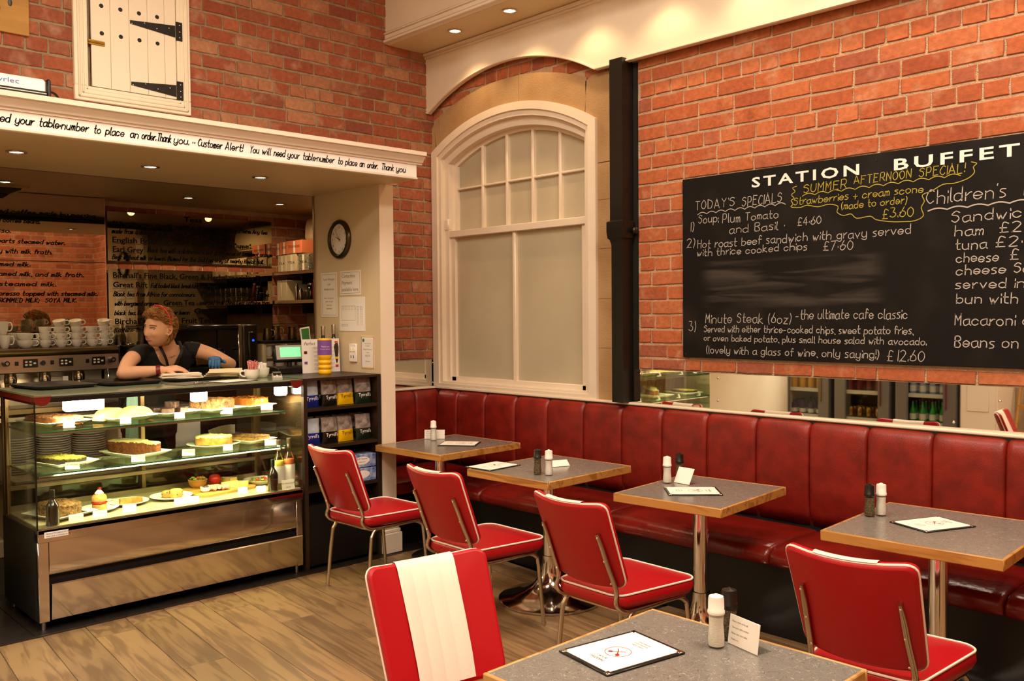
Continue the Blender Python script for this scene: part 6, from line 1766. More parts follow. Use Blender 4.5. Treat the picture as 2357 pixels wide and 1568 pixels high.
def one(t, B_, S_):
    letters(t, B_, True); letters(t, S_, False)


one(m1, [('Teas', -1.196, -1.037, 2.392, .044), ('English Breakfast', -1.786, -1.294, 2.192, .046), ('Earl Grey', -1.784, -1.542, 2.117, .046)],
    [("All 'true' tea comes from the camellia bush and will contain caffeine. Any tea", -1.784, -.427, 2.326, .034), ('made from a different plant is an infusion and herbal tea.', -1.785, -.822, 2.266, .034), ('One of the great restorative "cuppas".', -1.264, -.59, 2.196, .032),
     ('Black tea with a distinctive scent and flavour of bergamot orange.', -1.506, -.379, 2.126, .034), ('Best without milk or lemon. (Named for the 2nd Earl Grey of nearby Howick Hall.', -1.786, -.472, 2.06, .034)])
one(m2, [("Birchall's Fine Black, Green & Herbal speciality Teas", -1.786, -.43, 1.91, .046), ('Great Rift', -1.787, -1.512, 1.834, .046), ('Pfunda Earl Grey', -1.06, -.598, 1.768, .048), ('Green Tea', -1.383, -1.117, 1.69, .046), ('Green', -1.126, -.9, 1.62, .046), ("Birchall's Herbal & Fruit Teas", -1.779, -.95, 1.541, .046), ('Jasmine flowers', -1.779, -1.456, 1.353, .046)],
    [('Full bodied black breakfast tea. Prunda', -1.483, -.9, 1.835, .034), ('Black tea from Africa for connoisseurs.', -1.782, -1.108, 1.764, .034), ('Black tea', -.58, -.42, 1.768, .034), ('with bergamot orange.', -1.776, -1.42, 1.689, .034), ('sourced from China. Less caffeine than', -1.073, -.417, 1.697, .034),
     ('black tea. Best without milk or lemon', -1.778, -1.157, 1.613, .034), ('(Caffeine-free)', -1.781, -1.527, 1.477, .034)])
cs = m3
one(m3, [], [(tx, a - c, b, z, .03) for tx, a, b, z, c in (('Espresso: Concentrated coffee made by passing', -2.586, -1.946, 2.36, .55), ('hot water through finely ground coffee beans.', -2.587, -2.339, 2.295, .6), ('Americano: an espresso.', -2.589, -2.533, 2.219, .55), ('one part espresso, two parts steamed water.', -2.591, -2.171, 2.145, .55), ('espresso topped only with milk froth.', -2.569, -2.261, 2.071, .5), ('espresso and steamed milk.', -2.595, -2.408, 1.976, .5),
     ('espresso, steamed milk, and milk froth.', -2.59, -2.042, 1.905, .35), ('hot chocolate, steamed milk.', -2.598, -2.235, 1.832, .5), ('Two shots espresso topped with steamed milk.', -2.599, -1.946, 1.762, .3), ('SEMI-SKIMMED MILK; SOYA MILK.', -2.598, -2.098, 1.712, .15))])

# ================================================================ THE WOMAN BEHIND THE COUNTER
HC = Vector((-.165, -2.118, 1.522)); HYAW = math.radians(-67)
HM = Matrix.Translation(HC) @ Matrix.Rotation(HYAW, 4, 'Z') @ Matrix.Rotation(math.radians(4), 4, 'Y') @ Matrix.Rotation(math.radians(-9), 4, 'X')


def G(d, s): return math.exp(-(d / s) ** 2)


def head_pt(az, el):
    x = math.cos(el) * math.cos(az); y = math.cos(el) * math.sin(az); z = math.sin(el)
    px, py, pz = x * .096, y * .074, z * .116
    if z < 0:
        t = -z
        py *= 1 - .26 * t ** 1.3
        if px < 0: px *= 1 - .35 * t
        else: px = px * (1 - .02 * t) + .012 * t
    if px < 0: px *= 1.03
    fr = max(0, x)
    d = 0
    d += .019 * G(py, .0125) * math.exp(-((pz + .026) / (.016 if pz < -.026 else .030)) ** 2)
    d += .005 * G(py, .018) * G(pz + .034, .008)
    d -= .0022 * G(abs(py) - (.026 + max(0, -.03 - pz) * .25), .004) * G(pz + .052, .018)
    d -= .0085 * (G(abs(py) - .031, .013) * G(pz - .010, .011))
    d += .0035 * G(abs(py) - .030, .02) * G(pz - .030, .010)
    d += .006 * G(abs(py) - .042, .02) * G(pz + .028, .018)
    d += .0045 * G(py, .026) * G(pz + .060, .018)
    d -= .004 * G(py, .022) * G(pz + .0615, .003)
    d -= .003 * G(py, .02) * G(pz + .078, .006)
    d += .009 * G(py, .018) * G(pz + .098, .013)
    d -= .004 * G(abs(py) - .040, .016) * G(pz + .052, .02)
    if x > 0: px += d * min(1, x * 2.2)
    return Vector((px, py, pz))


bd = MB()
NA, NE = 96, 72
rings = []
for j in range(1, NE):
    el = -PI / 2 + PI * j / NE
    rings.append([tuple(HM @ head_pt(2 * PI * i / NA - PI, el)) for i in range(NA)])
bd.loft(rings)
for s in (-1, 1):      # ears
    pts = [(-.006 + .020 * math.cos(a) * .9 - .004 * math.sin(a), s * (.0765 - .010 * math.cos(a)), .002 + .032 * math.sin(a)) for a in [k * 2 * PI / 12 for k in range(12)]]
    bd.tube([tuple(HM @ Vector(p)) for p in pts], .0055, 8, loop=True)
    bd.ell(tuple(HM @ Vector((-.002, s * .0705, -.002))), (.012, .008, .022), 10, 7)
# neck and torso
T_ = lambda pts, rs, **k: bd.tube(pts, rs, 18, **k)
T_([(HM @ Vector((-.02, 0, -.045)))[:], (-.205, -2.06, 1.45), (-.235, -2.035, 1.41), (-.26, -2.02, 1.37)], [.052, .049, .053, .066])
def tring(c, rx, ry, sq=2.4, n=28, lean=0.35):
    out = []
    for i in range(n):
        a = 2 * PI * i / n; ca_, sa_ = math.cos(a), math.sin(a)
        k = (abs(ca_) ** sq + abs(sa_) ** sq) ** (-1 / sq)
        out.append((c[0] + rx * k * ca_, c[1] + ry * k * sa_, c[2] - lean * rx * k * ca_))
    return out


bd.loft([tring((-.60, -2.02, .82), .12, .175), tring((-.60, -2.02, .92), .125, .18), tring((-.555, -2.02, 1.04), .105, .15), tring((-.47, -2.02, 1.15), .11, .155), tring((-.385, -2.02, 1.25), .115, .17), tring((-.325, -2.02, 1.32), .098, .185), tring((-.285, -2.02, 1.365), .075, .17), tring((-.262, -2.02, 1.395), .05, .11), tring((-.25, -2.025, 1.41), .03, .06)])
for y in (-2.095, -1.95): bd.ell((-.315, y, 1.245), (.068, .068, .062), 16, 10)
SR, SL = Vector((-.27, -2.205, 1.365)), Vector((-.27, -1.84, 1.375))
ER, WR = Vector((-.085, -2.375, 1.25)), Vector((.015, -2.165, 1.268))
EL_, WL = Vector((-.17, -1.635, 1.275)), Vector((-.05, -1.795, 1.305))
def limb(pts, rs): bd.tube(crom(pts, 4), interp(rs, (len(pts) - 1) * 4 + 1), 18)
def interp(rs, n):
    out = []
    for i in range(n):
        t = i / (n - 1) * (len(rs) - 1); k = min(int(t), len(rs) - 2); out.append(rs[k] + (rs[k + 1] - rs[k]) * (t - k))
    return out


limb([SR + Vector((-.01, .05, .0)), SR, SR.lerp(ER, .5) + Vector((0, -.012, .012)), ER], [.05, .052, .046, .038])
limb([ER, ER.lerp(WR, .3), ER.lerp(WR, .65), WR], [.039, .041, .034, .025])
bd.ell(tuple(ER), (.040, .040, .037), 14, 9)
limb([SL + Vector((-.01, -.05, 0)), SL, SL.lerp(EL_, .5) + Vector((0, .0, .012)), EL_], [.05, .052, .045, .038])
limb([EL_, EL_.lerp(WL, .35), WL], [.039, .037, .025])
bd.ell(tuple(EL_), (.039, .039, .037), 14, 9)


def hand(mb, W_, f, n, thumb, curl, spread=.05, scale=1.0):
    """wrist, direction, back-of-hand normal, thumb side sign, curl of the three joints"""
    f = f.normalized(); n = (n - f * n.dot(f)).normalized(); s = f.cross(n).normalized() * thumb
    rg = []
    for d, w_, h_ in ((-.012, .024, .021), (.01, .026, .019), (.035, .036, .017), (.06, .041, .0155), (.08, .039, .0135), (.088, .034, .010)):
        rg.append([tuple(W_ + f * d * scale + (s * math.cos(2 * PI * k / 16) * w_ + n * math.sin(2 * PI * k / 16) * h_) * scale) for k in range(16)])
    mb.loft(rg)
    for i, (o_, L_) in enumerate(((.029, .070), (.0095, .078), (-.0105, .073), (-.029, .058))):
        p = W_ + (f * (.078 - .004 * abs(i - 1)) + s * o_) * scale; a = 0; pts = [p - f * .014]; pts.append(p)
        sp = spread * (1.5 - i)
        for seg, cu in zip((.45, .31, .24), curl):
            a += cu
            d = (f * math.cos(a) - n * math.sin(a) + s * sp * math.cos(a)).normalized()
            p = p + d * L_ * seg * scale; pts.append(p)
        mb.tube([tuple(q) for q in pts], [.0088, .0092, .0084, .0076, .0058], 10)
        mb.ell(tuple(pts[-1]), (.0058, .0058, .0058), 8, 6)
    p = W_ + (f * .02 + s * .026) * scale; pts = [p - s * .012, p]
    for seg, aa in ((.036, .75), (.030, .45), (.022, .2)):
        d = (f * math.cos(aa) + s * math.sin(aa) - n * .35).normalized(); p = p + d * seg * scale; pts.append(p)
    mb.tube([tuple(q) for q in pts], [.012, .0125, .0105, .0095, .0075], 10); mb.ell(tuple(pts[-1]), (.0075, .0075, .0075), 8, 6)


hand(bd, WR, Vector((.28, 1.0, .12)), Vector((.30, -.1, 1)), 1, (.30, .35, .2), .05)
hand(bd, WL, Vector((.75, -.45, .25)), Vector((.35, -.2, 1)), -1, (1.15, .45, .25), .03)
# legs
for y in (-2.11, -1.93):
    T_([(-.60, y, .88), (-.585, y, .50), (-.60, y, .10), (-.60, y, .045)], [.085, .06, .042, .04]); bd.tube([(-.64, y, .035), (-.50, y, .03), (-.42, y, .028)], [.038, .04, .03], 14)
wm = thing('person', 'woman with short ginger hair in a black top leaning on the counter and looking left', 'person', (-.6, -2.02, 0))
raw = bd.build('body_raw', 'skin', None, 60)
rm = raw.modifiers.new('r', 'REMESH'); rm.mode = 'VOXEL'; rm.voxel_size = .0042; rm.use_smooth_shade = True
sm_ = raw.modifiers.new('s', 'SMOOTH'); sm_.factor = .5; sm_.iterations = 2
dg = bpy.context.evaluated_depsgraph_get()
me = bpy.data.meshes.new_from_object(raw.evaluated_get(dg)); bpy.data.objects.remove(raw)
me.transform(Matrix.Translation((.6, 2.02, 0))); me.name = 'body'
me.materials.clear(); me.materials.append(M['skin'])
body = link_mesh('body', me, wm)
vn = [v.normal.copy() for v in me.vertices]; vc = [v.co + Vector((-.6, -2.02, 0)) for v in me.vertices]


def cloth(name, m, test, off, label=None, jitter=0):
    keep = [test(p) for p in vc]; idx = {}; vs = []; fs = []
    for p in me.polygons:
        if all(keep[i] for i in p.vertices):
            f = []
            for i in p.vertices:
                if i not in idx: idx[i] = len(vs); vs.append(tuple(me.vertices[i].co + vn[i] * (off + jitter * nz(vc[i], 14, 2))))
                f.append(idx[i])
            fs.append(f)
    ec = {}
    for f in fs:
        for i in range(len(f)):
            e = tuple(sorted((f[i], f[(i + 1) % len(f)]))); ec[e] = ec.get(e, 0) + 1
    nb = {}
    for (a, b), c in ec.items():
        if c == 1: nb.setdefault(a, []).append(b); nb.setdefault(b, []).append(a)
    V = [Vector(v) for v in vs]
    for _ in range(14):
        V2 = {i: sum((V[j] for j in n), Vector()) / len(n) for i, n in nb.items()}
        for i, q in V2.items(): V[i] = V[i].lerp(q, .6)
    vs = [tuple(v) for v in V]
    mb = MB(); mb.v = vs; mb.f = fs; mb.m = [0] * len(fs)
    o = mb.build(name, m, wm, 80)
    return o


def seg_t(p, a, b): return (p - a).dot(b - a) / (b - a).length_squared
def seg_d(p, a, b):
    t = min(1, max(0, seg_t(p, a, b))); return (p - a - (b - a) * t).length


def in_top(p):
    if p.z < .86 or (p - HC).length < .145: return False
    ra = seg_d(p, SR, ER) < .075 and seg_t(p, SR, ER) > .30 and p.y < -2.17
    la = seg_d(p, SL, EL_) < .075 and seg_t(p, SL, EL_) > .10 and p.y > -1.86
    if ra or la: return False
    if seg_d(p, ER, WR) < .07 or seg_d(p, EL_, WL) < .06 or (p - WR).length < .22 and p.x > -.14 and p.z < 1.30: return False
    if p.x > -.12 and p.z < 1.36: return False
    # deep scooped neckline: wide at the collar, coming down in front
    r = math.hypot((p.y + 2.03) / .088, (p.z - 1.405) / .125)
    if p.x > -.31 and r < 1: return False
    if math.hypot(p.x + .235, p.y + 2.03) < .082 and p.z > 1.385: return False
    return p.z < 1.425


cloth('black_top', 'cloth', in_top, .005, jitter=.006)
cloth('trousers', 'cloth', lambda p: .06 < p.z < .88, .007, jitter=.004)
cloth('shoes', 'blackplastic', lambda p: p.z < .085, .005)
ldir = (WL - EL_).normalized()
cloth('blue_glove', 'blueglove', lambda p: (p - WL).dot(ldir) > -.015 and (p - WL).length < .19 and p.y > -1.93 and p.x > -.10 and p.z > 1.15 and seg_t(p, EL_, WL) > .82, .0018)
cloth('wristband', 'burg', lambda p: .80 < seg_t(p, ER, WR) < .93 and seg_d(p, ER, WR) < .05, .004)
# face details
def hp(x, y, z): return tuple(HM @ Vector((x, y, z)))
def face_x(y, z, out=0):
    best = None
    el = math.asin(max(-.99, min(.99, z / .116)))
    for it in range(3):
        c = math.cos(el)
        sy = y / (.074 * c * (1 - .22 * max(0, -math.sin(el)) ** 1.4)); sy = max(-.98, min(.98, sy)); az = math.asin(sy)
        p = head_pt(az, el)
    return p.x + out


for s in (-1, 1):
    ex = face_x(s * .031, .010) - .0085
    e = MB().ell((0, 0, 0), (.0130, .0130, .0130), 16, 12, 0, Matrix.Translation(hp(ex, s * .031, .009))).bw('eye', 'eyewhite', wm, 60)
    gx, gy = (.93, .30)
    D = Vector((.80, .60 if s > 0 else .60, -.02)).normalized()
    MB().ell((0, 0, 0), (.0058, .0058, .0058), 12, 8, 0, Matrix.Translation(HM @ (Vector((ex, s * .031, .009)) + D * .0078))).bw('iris', 'iris', e, 60)
    P = [hp(face_x(s * (.031 + a), .0165 - 9 * a * a) + .0012, s * (.031 + a), .0165 - 9 * a * a) for a in (-.015, -.009, 0, .009, .015)]
    MB().tube(crom(P, 3), [.0012, .0016, .002, .002, .002, .0024, .0024, .0024, .0024, .002, .002, .0016, .0012], 6).bw('eyelid_line', 'lash', wm, 60)
    P = [hp(face_x(s * (.032 + a), .0325 - 6 * a * a) + .0015, s * (.032 + a), .0325 - 6 * a * a) for a in (-.017, -.009, 0, .009, .018)]
    MB().tube(crom(P, 3), .0026, 6).bw('eyebrow', 'brow', wm, 60)
lipc = [(-.027, .009), (-.015, .002), (-.005, .0), (.005, .0), (.015, .002), (.027, .009)]
U = [hp(face_x(y, -.0585 + c) + .001, y, -.0575 + c) for y, c in lipc]; Lw = [hp(face_x(y, -.066 + c) + .0012, y, -.0678 + c * 1.1) for y, c in lipc]
MB().tube(crom(U, 3), interp([.0008, .0016, .0020, .0020, .0016, .0008], 16), 8).tube(crom(Lw, 3), interp([.0008, .0020, .0026, .0026, .0020, .0008], 16), 8).bw('lips', 'lip', wm, 60)
MB().tube(crom([hp(face_x(y, -.062 + c) + .0012, y, -.0622 + c) for y, c in lipc], 3), interp([.0008, .0026, .003, .003, .0026, .0008], 16), 6).bw('teeth', 'china', wm, 60)
# hair: a cap of tousled locks
hb = MB(); rn = random.Random(12)
cap_r = []
def hairline(az):      # lowest elevation of hair at azimuth az (0 = face)
    a = abs(az)
    if a < .95: return .66 - .10 * a
    if a < 1.35: return .565 - (a - .95) * .55
    if a < 1.85: return .33
    return -.62 - .25 * (a - 1.95)


for j in range(14):
    row = []
    for i in range(48):
        az = 2 * PI * i / 48 - PI; e0 = hairline(az); el = e0 + (PI / 2 - .02 - e0) * j / 13
        p = head_pt(az, el); n_ = p.normalized(); row.append(tuple(HM @ (p + n_ * (.004 if j == 0 else .012 + .005 * nz(p, 40, 5)))))
    cap_r.append(row)
hb.loft(cap_r, 0, (False, True))
for k in range(1500):
    az = rn.uniform(-PI, PI); e0 = hairline(az); el = e0 + (PI / 2 - e0) * (1 - math.sqrt(rn.random()) * .98)
    p = head_pt(az, el); n_ = p.normalized()
    back = Vector((-1, 0, -.35)) if p.z > .0 else Vector((-.3, 0, -1)); tdir = (back - n_ * back.dot(n_)).normalized()
    sdir = n_.cross(tdir); tdir = (tdir + sdir * rn.uniform(-.7, .7)).normalized()
    if az and abs(az) < .9: tdir = (tdir * .6 + sdir * rn.choice((-.8, .8))).normalized()
    L_ = rn.uniform(.03, .06); lift = rn.uniform(.008, .024)
    q0 = p + n_ * .006; q1 = q0 + tdir * L_ * .35 + n_ * lift; q2 = q0 + tdir * L_ * .7 + n_ * lift * .9 + sdir * rn.uniform(-.006, .006); q3 = q0 + tdir * L_ + n_ * rn.uniform(-.002, .012)
    hb.tube([tuple(HM @ q) for q in crom([q0, q1, q2, q3], 2)], [.0028, .0034, .0034, .003, .0024, .0016, .0005], 4)
hb.bw('hair', 'hair', wm, 60)
# red band pushed back over the hair, lanyard, earring
MB().tube(crom([hp(.022 - .02 * abs(math.cos(a)), .098 * math.cos(a), .028 + .122 * math.sin(a)) for a in [PI * (.02 + .96 * k / 10) for k in range(11)]], 3), .0052, 8).bw('red_headband', 'redplastic', wm, 60)
for s, yy in ((-1, -2.085), (1, -1.965)):
    MB().tube(crom([(-.245, yy + s * .01, 1.435), (-.183, yy + s * .004, 1.375), (-.185, yy - s * .020, 1.32), (-.21, yy - s * .045, 1.25)], 4), .011, 8, flat=[.35] * 13).bw('lanyard', 'blackm', wm, 60)
for s in (-1, 1): MB().ell((0, 0, 0), (.0035, .0035, .0035), 8, 6, 0, Matrix.Translation(hp(-.002, s * .079, -.032))).bw('earring', 'chrome', wm, 60)
t = thing('tea_towel', 'pale blue cloth hanging behind the case below the woman', 'cloth', (-.30, -2.24, .70))
mb = MB(); rows = []
for j in range(14):
    v = j / 13; rows.append([(.01 * math.sin(i * 1.3 + v * 3) * (1 - v * .4), (-.06 + .12 * i / 9) * (.55 + .45 * (1 - v)), .0 + .42 * v) for i in range(10)])
mb.loft(rows, 0, (False, False), close=False); o = mb.build('cloth', 'bluecloth', t, 80)
so_ = o.modifiers.new('s', 'SOLIDIFY'); so_.thickness = .004
M['greybody'] = mat('grey_fridge_body', '#77736c', .4, .3); M['brass'] = mat('brass', '#a88434', .3, 1); M['pine'] = mat('pine_board', '#b98a3c', .6, col2='#a0722c', vscale=3, stretch=(1, 1, 6)); M['bronze'] = mat('bronze_rim', '#4a4028', .25, .7); M['blueink'] = mat('blue_ink', '#4a6ab0', .5)
# ================================================================ ON THE LEFT WALL
hc = thing('wall_hatch', 'white planked cupboard door with black strap hinges high on the brick wall', 'cupboard', (.0, -2.31, 2.86))
HY0, HY1, HZ0, HZ1 = -2.655, -1.965, 2.855, 4.0
for (a, b, c, d) in ((HY0, HY1, HZ0, HZ0 + .085), (HY0, HY1, HZ1 - .085, HZ1), (HY0, HY0 + .075, HZ0 + .085, HZ1 - .085), (HY1 - .085, HY1, HZ0 + .085, HZ1 - .085)):
    MB().b2(.0, .032, a, b, c, d, 0, .004).bw('frame_board', 'cream', hc)
for k, (ins, xx) in enumerate(((.018, .042), (.04, .038), (.062, .035))):
    for (a, b, c, d) in ((HY0 + ins, HY1 - ins, HZ0 + ins, HZ0 + ins + .014), (HY0 + ins, HY0 + ins + .014, HZ0 + ins, HZ1 - .1), (HY1 - ins - .014, HY1 - ins, HZ0 + ins, HZ1 - .1)):
        MB().b2(.02, xx, a, b, c, d, 0, .005).bw('moulding', 'cream', hc)
DY0, DY1 = HY0 + .098, HY1 - .088
wd = (DY1 - DY0) / 4.6; ys = [DY0, DY0 + wd, DY0 + 2 * wd, DY0 + 3 * wd, DY0 + 3.95 * wd, DY1]
for a, b in zip(ys[:-1], ys[1:]): MB().b2(.01, .026, a + .0008, b - .0008, HZ0 + .09, HZ1 - .085, 0, .0015).bw('plank', 'cream', hc)
MB().b2(.0, .012, DY0, DY1, HZ0 + .085, HZ1 - .085).bw('backing', 'blackm', hc, 0)
for z in (3.42, 3.26):
    for i in range(4):
        y = DY0 + wd * (.55 + i); zz2 = z - .0 if z < 3.3 else z
        MB().cyl((.0262, y, zz2 + .002 * i), (.0266, y, zz2 + .002 * i), .0125, n=16).bw('vent_hole', 'blackm', hc, 0)
for z in (3.36, 2.995):
    h_ = MB().prism([(DY0 + 2.05 * wd, z - .008), (DY1 - .005, z - .036), (DY1 - .005, z + .036), (DY0 + 2.05 * wd, z + .012)], 0, .026, .030).bw('strap_hinge', 'black', hc, 0)
    MB().b2(.032, .037, DY1 - .003, DY1 + .038, z - .055, z + .06, 0, .001).bw('hinge_plate', 'black', hc)
    for k in range(5): MB().ell((.031, DY0 + 2.15 * wd + k * .075, z + (.012 if k % 2 else -.006)), (.002, .004, .004), 8, 5).bw('screw', 'chrome', h_)
    for dz in (-.035, .0, .04): MB().ell((.038, DY1 + .02, z + dz), (.002, .004, .004), 8, 5).bw('screw', 'chrome', h_)
mb = MB().b2(.026, .033, DY0 - .02, DY0 + .075, 3.185, 3.212, 0, .002); mb.cyl((.037, DY0 - .02, 3.199), (.037, DY0 + .07, 3.199), .006, n=10); mb.bw('brass_bolt', 'brass', hc)
t = thing('wooden_board', 'bare pine board fixed on the brick wall at the top left corner', 'board', (.0, -3.05, 3.17))
MB().b2(.0, .022, -3.35, -2.885, 3.165, 3.60, 0, .002).bw('board', 'pine', t)
for y, z in ((-2.98, 3.33), (-3.04, 3.29)): MB().ell((.022, y, z), (.002, .012, .022), 10, 6).bw('knot', 'darkwood', t)
# air curtain on top of the header
t = thing('air_curtain', 'white air curtain heater lying on top of the counter header at the left', 'heater', (.68, -3.3, 2.63))
MB().b2(.52, .80, -3.75, -3.035, 2.632, 2.752, 0, .012).bw('casing', 'white', t)
MB().b2(.515, .805, -3.035, -3.015, 2.631, 2.754, 0, .006).bw('end_cap', 'blackplastic', t)
MB().b2(.798, .804, -3.75, -3.037, 2.636, 2.692).bw('grille_recess', 'blackm', t, 0)
for k in range(3): MB().b2(.802, .806, -3.75, -3.037, 2.655 + .012 * k, 2.659 + .012 * k).bw('grille_slat', 'steel', t, 0)
mb = MB(); font_text(mb, 'Powrlec', -3.31, 2.712, .024, plane_x(.8005), width=.15); mb.bw('lettering', 'blueink', t, 0)
t = tag(MB().tube(crom([(.68, -3.015, 2.72), (.68, -2.985, 2.722), (.67, -2.955, 2.715), (.66, -2.935, 2.69), (.655, -2.93, 2.655), (.65, -2.90, 2.638)], 5), .006, 8).build('power_cable', 'blackplastic', None, 60), 'black power cable curling out of the air curtain end', 'cable')

# ---------------------------------------------------------------- clock and notices on the inner face of the post
YP = -.9505
ck = thing('wall_clock', 'round wall clock with a dark bronze rim on the inner side of the cream post', 'clock', (.135, YP, 2.127))
CT = Matrix.Translation((.135, YP, 2.127)) @ Matrix.Rotation(PI / 2, 4, 'X')
MB().lathe([(.135, 0), (.137, .012), (.128, .026), (.115, .030), (.106, .024), (.105, .012)], n=48, T=CT, caps=(True, False)).bw('rim', 'bronze', ck, 60)
MB().lathe([(.106, .010), (.0, .011)], n=40, T=CT, caps=(False, False)).bw('dial', 'paper', ck, 0)
PC_ = lambda u, v, k=0: Vector((.135 + u, YP - .0125 - .0006 * k, 2.127 + v))
mb = MB()
for h in range(1, 13):
    a = math.radians(90 - 30 * h); font_text(mb, str(h), .084 * math.cos(a), .084 * math.sin(a) - .010, .018, PC_, align='CENTER')
mb.bw('numerals', 'ink', ck, 0)
for a, L_, w_, nm in ((math.radians(90 - 292), .048, .006, 'hour_hand'), (math.radians(90 + 36), .078, .0045, 'minute_hand'), (math.radians(90 - 25), .082, .0015, 'second_hand')):
    d = Vector((math.cos(a), math.sin(a))); n = Vector((-d.y, d.x)) * w_ / 2
    MB().add([PC_(*( -d * .02 + n), 2), PC_(*(-d * .02 - n), 2), PC_(*(d * L_ - n * .5), 2), PC_(*(d * L_ + n * .5), 2)], [(0, 1, 2, 3)]).bw(nm, 'ink', ck, 0)


def notice(x0, x1, z0, z1, label, lines, border=False, name='paper_notice'):
    t = thing(name, label, 'notice', ((x0 + x1) / 2, YP, z0), 0, 'paper notices on the cream post')
    MB().b2(x0, x1, YP - .002, YP - .0005, z0, z1).bw('sheet', 'paper', t, 0)
    P = lambda u, v, k=0: Vector((u, YP - .002 - .0004 * k, v))
    mb = MB()
    if border:
        for i in (.012,):
            for a, b, c, d in ((x0 + i, x1 - i, z0 + i, z0 + i + .002), (x0 + i, x1 - i, z1 - i - .002, z1 - i), (x0 + i, x0 + i + .002, z0 + i, z1 - i), (x1 - i - .002, x1 - i, z0 + i, z1 - i)):
                mb.add([P(a, c, 1), P(b, c, 1), P(b, d, 1), P(a, d, 1)], [(0, 1, 2, 3)])
    for tx, z, h, al, wd in lines: font_text(mb, tx, x0 + .022 if al == 'LEFT' else (x0 + x1) / 2, z, h, P, align=al, width=wd)
    mb.bw('print', 'inkgrey', t, 0)
    return t


notice(-.125, .085, 1.585, 1.90, 'tall notice headed Food Allergies and Intolerances, leftmost on the post', [('Food Allergies', 1.845, .017, 'CENTER', .15), ('and', 1.81, .017, 'CENTER', None), ('Intolerances', 1.775, .017, 'CENTER', .13), ('Before ordering please', 1.715, .010, 'CENTER', None), ('speak to our staff', 1.69, .010, 'CENTER', None), ('about your', 1.665, .010, 'CENTER', None), ('requirements', 1.64, .010, 'CENTER', None)], True)
notice(.125, .38, 1.735, 1.905, 'boxed notice reading Contactless Payment available here', [('Contactless', 1.857, .026, 'LEFT', .165), ('Payment', 1.81, .026, 'LEFT', .125), ('available here', 1.763, .026, 'LEFT', .20)], True)
tp = notice(.112, .425, 1.487, 1.722, 'sheet with a faint table plan of little squares', [('Table plan of the cafe', 1.53, .007, 'LEFT', None), ('numbers on every table', 1.52, .006, 'LEFT', None)])
mb = MB(); P = lambda u, v, k=0: Vector((u, YP - .0024, v))
def sq_(x, z, w, h):
    for a, b, c, d in ((x, x + w, z, z + .0012), (x, x + w, z + h, z + h + .0012), (x, x + .0012, z, z + h), (x + w, x + w + .0012, z, z + h)): mb.add([P(a, c), P(b, c), P(b, d), P(a, d)], [(0, 1, 2, 3)])
sq_(.14, 1.56, .17, .10)
for i in range(7): sq_(.15 + .036 * i, 1.635, .018, .02)
for i in range(5): sq_(.33, 1.53 + .026 * i, .018, .018); sq_(.375, 1.53 + .026 * i, .018, .018)
mb.bw('plan', 'inkgrey', tp, 0)
tp = notice(.375, .525, 1.235, 1.455, 'small bright leaflet with a coloured border low on the post', [('We are proud', 1.40, .009, 'CENTER', None), ('to support', 1.385, .009, 'CENTER', None), ('Bright Futures', 1.36, .010, 'CENTER', .10), ('raising', 1.34, .009, 'CENTER', None), ('£423.75', 1.315, .013, 'CENTER', None), ('Thank you', 1.28, .009, 'CENTER', None)])
for a, b, c, d, m_ in ((.378, .382, 1.238, 1.452, 'purple'), (.518, .522, 1.238, 1.452, 'orange'), (.378, .522, 1.448, 1.452, 'yellow'), (.378, .522, 1.238, 1.243, 'yellow')): MB().b2(a, b, YP - .003, YP - .002, c, d).bw('coloured_border', m_, tp, 0)
MB().ell((.402, YP - .003, 1.425), (.014, .001, .014), 5, 5).bw('flower_mark', 'green', tp, 0)
t = thing('wall_socket', 'white double switch plate on the post above the counter', 'socket', (.28, YP, 1.29))
MB().b2(.24, .325, YP - .012, YP, 1.275, 1.40, 0, .003).bw('plate', 'white', t)
for i in range(2): MB().b2(.252 + .036 * i, .278 + .036 * i, YP - .016, YP - .011, 1.345, 1.375, 0, .002).bw('rocker', 'cream', t)
for i in range(2): MB().b2(.26 + .03 * i, .268 + .03 * i, YP - .0125, YP - .011, 1.30, 1.32).bw('slot', 'blackm', t, 0)

# ================================================================ HIGH UP: FAN
fa = thing('ceiling_fan', 'black ceiling fan, only one blade tip showing at the top edge', 'fan', (2.58, -1.58, 3.02))
MB().cyl((3.1, -2.2, 3.12), (3.1, -2.2, ZC), .018, n=12).bw('rod', 'blackplastic', fa)
MB().lathe([(.05, 3.02), (.11, 3.04), (.12, 3.10), (.08, 3.16), (.02, 3.18)], (3.1, -2.2, 0), 28).bw('motor', 'blackplastic', fa)
for k in range(4):
    a = math.radians(126 + 90 * k); T = Matrix.Translation((3.1, -2.2, 3.045)) @ Matrix.Rotation(a, 4, 'Z') @ Matrix.Rotation(.15, 4, 'X')
    MB().loft([[(x, y, z) for x, y in [(.10, -.03), (.70, -.075), (.76, -.06), (.77, 0), (.76, .06), (.70, .075), (.10, .03)]] for z in (0, .008)], T=T).bw('blade', 'blackplastic', fa, 30)

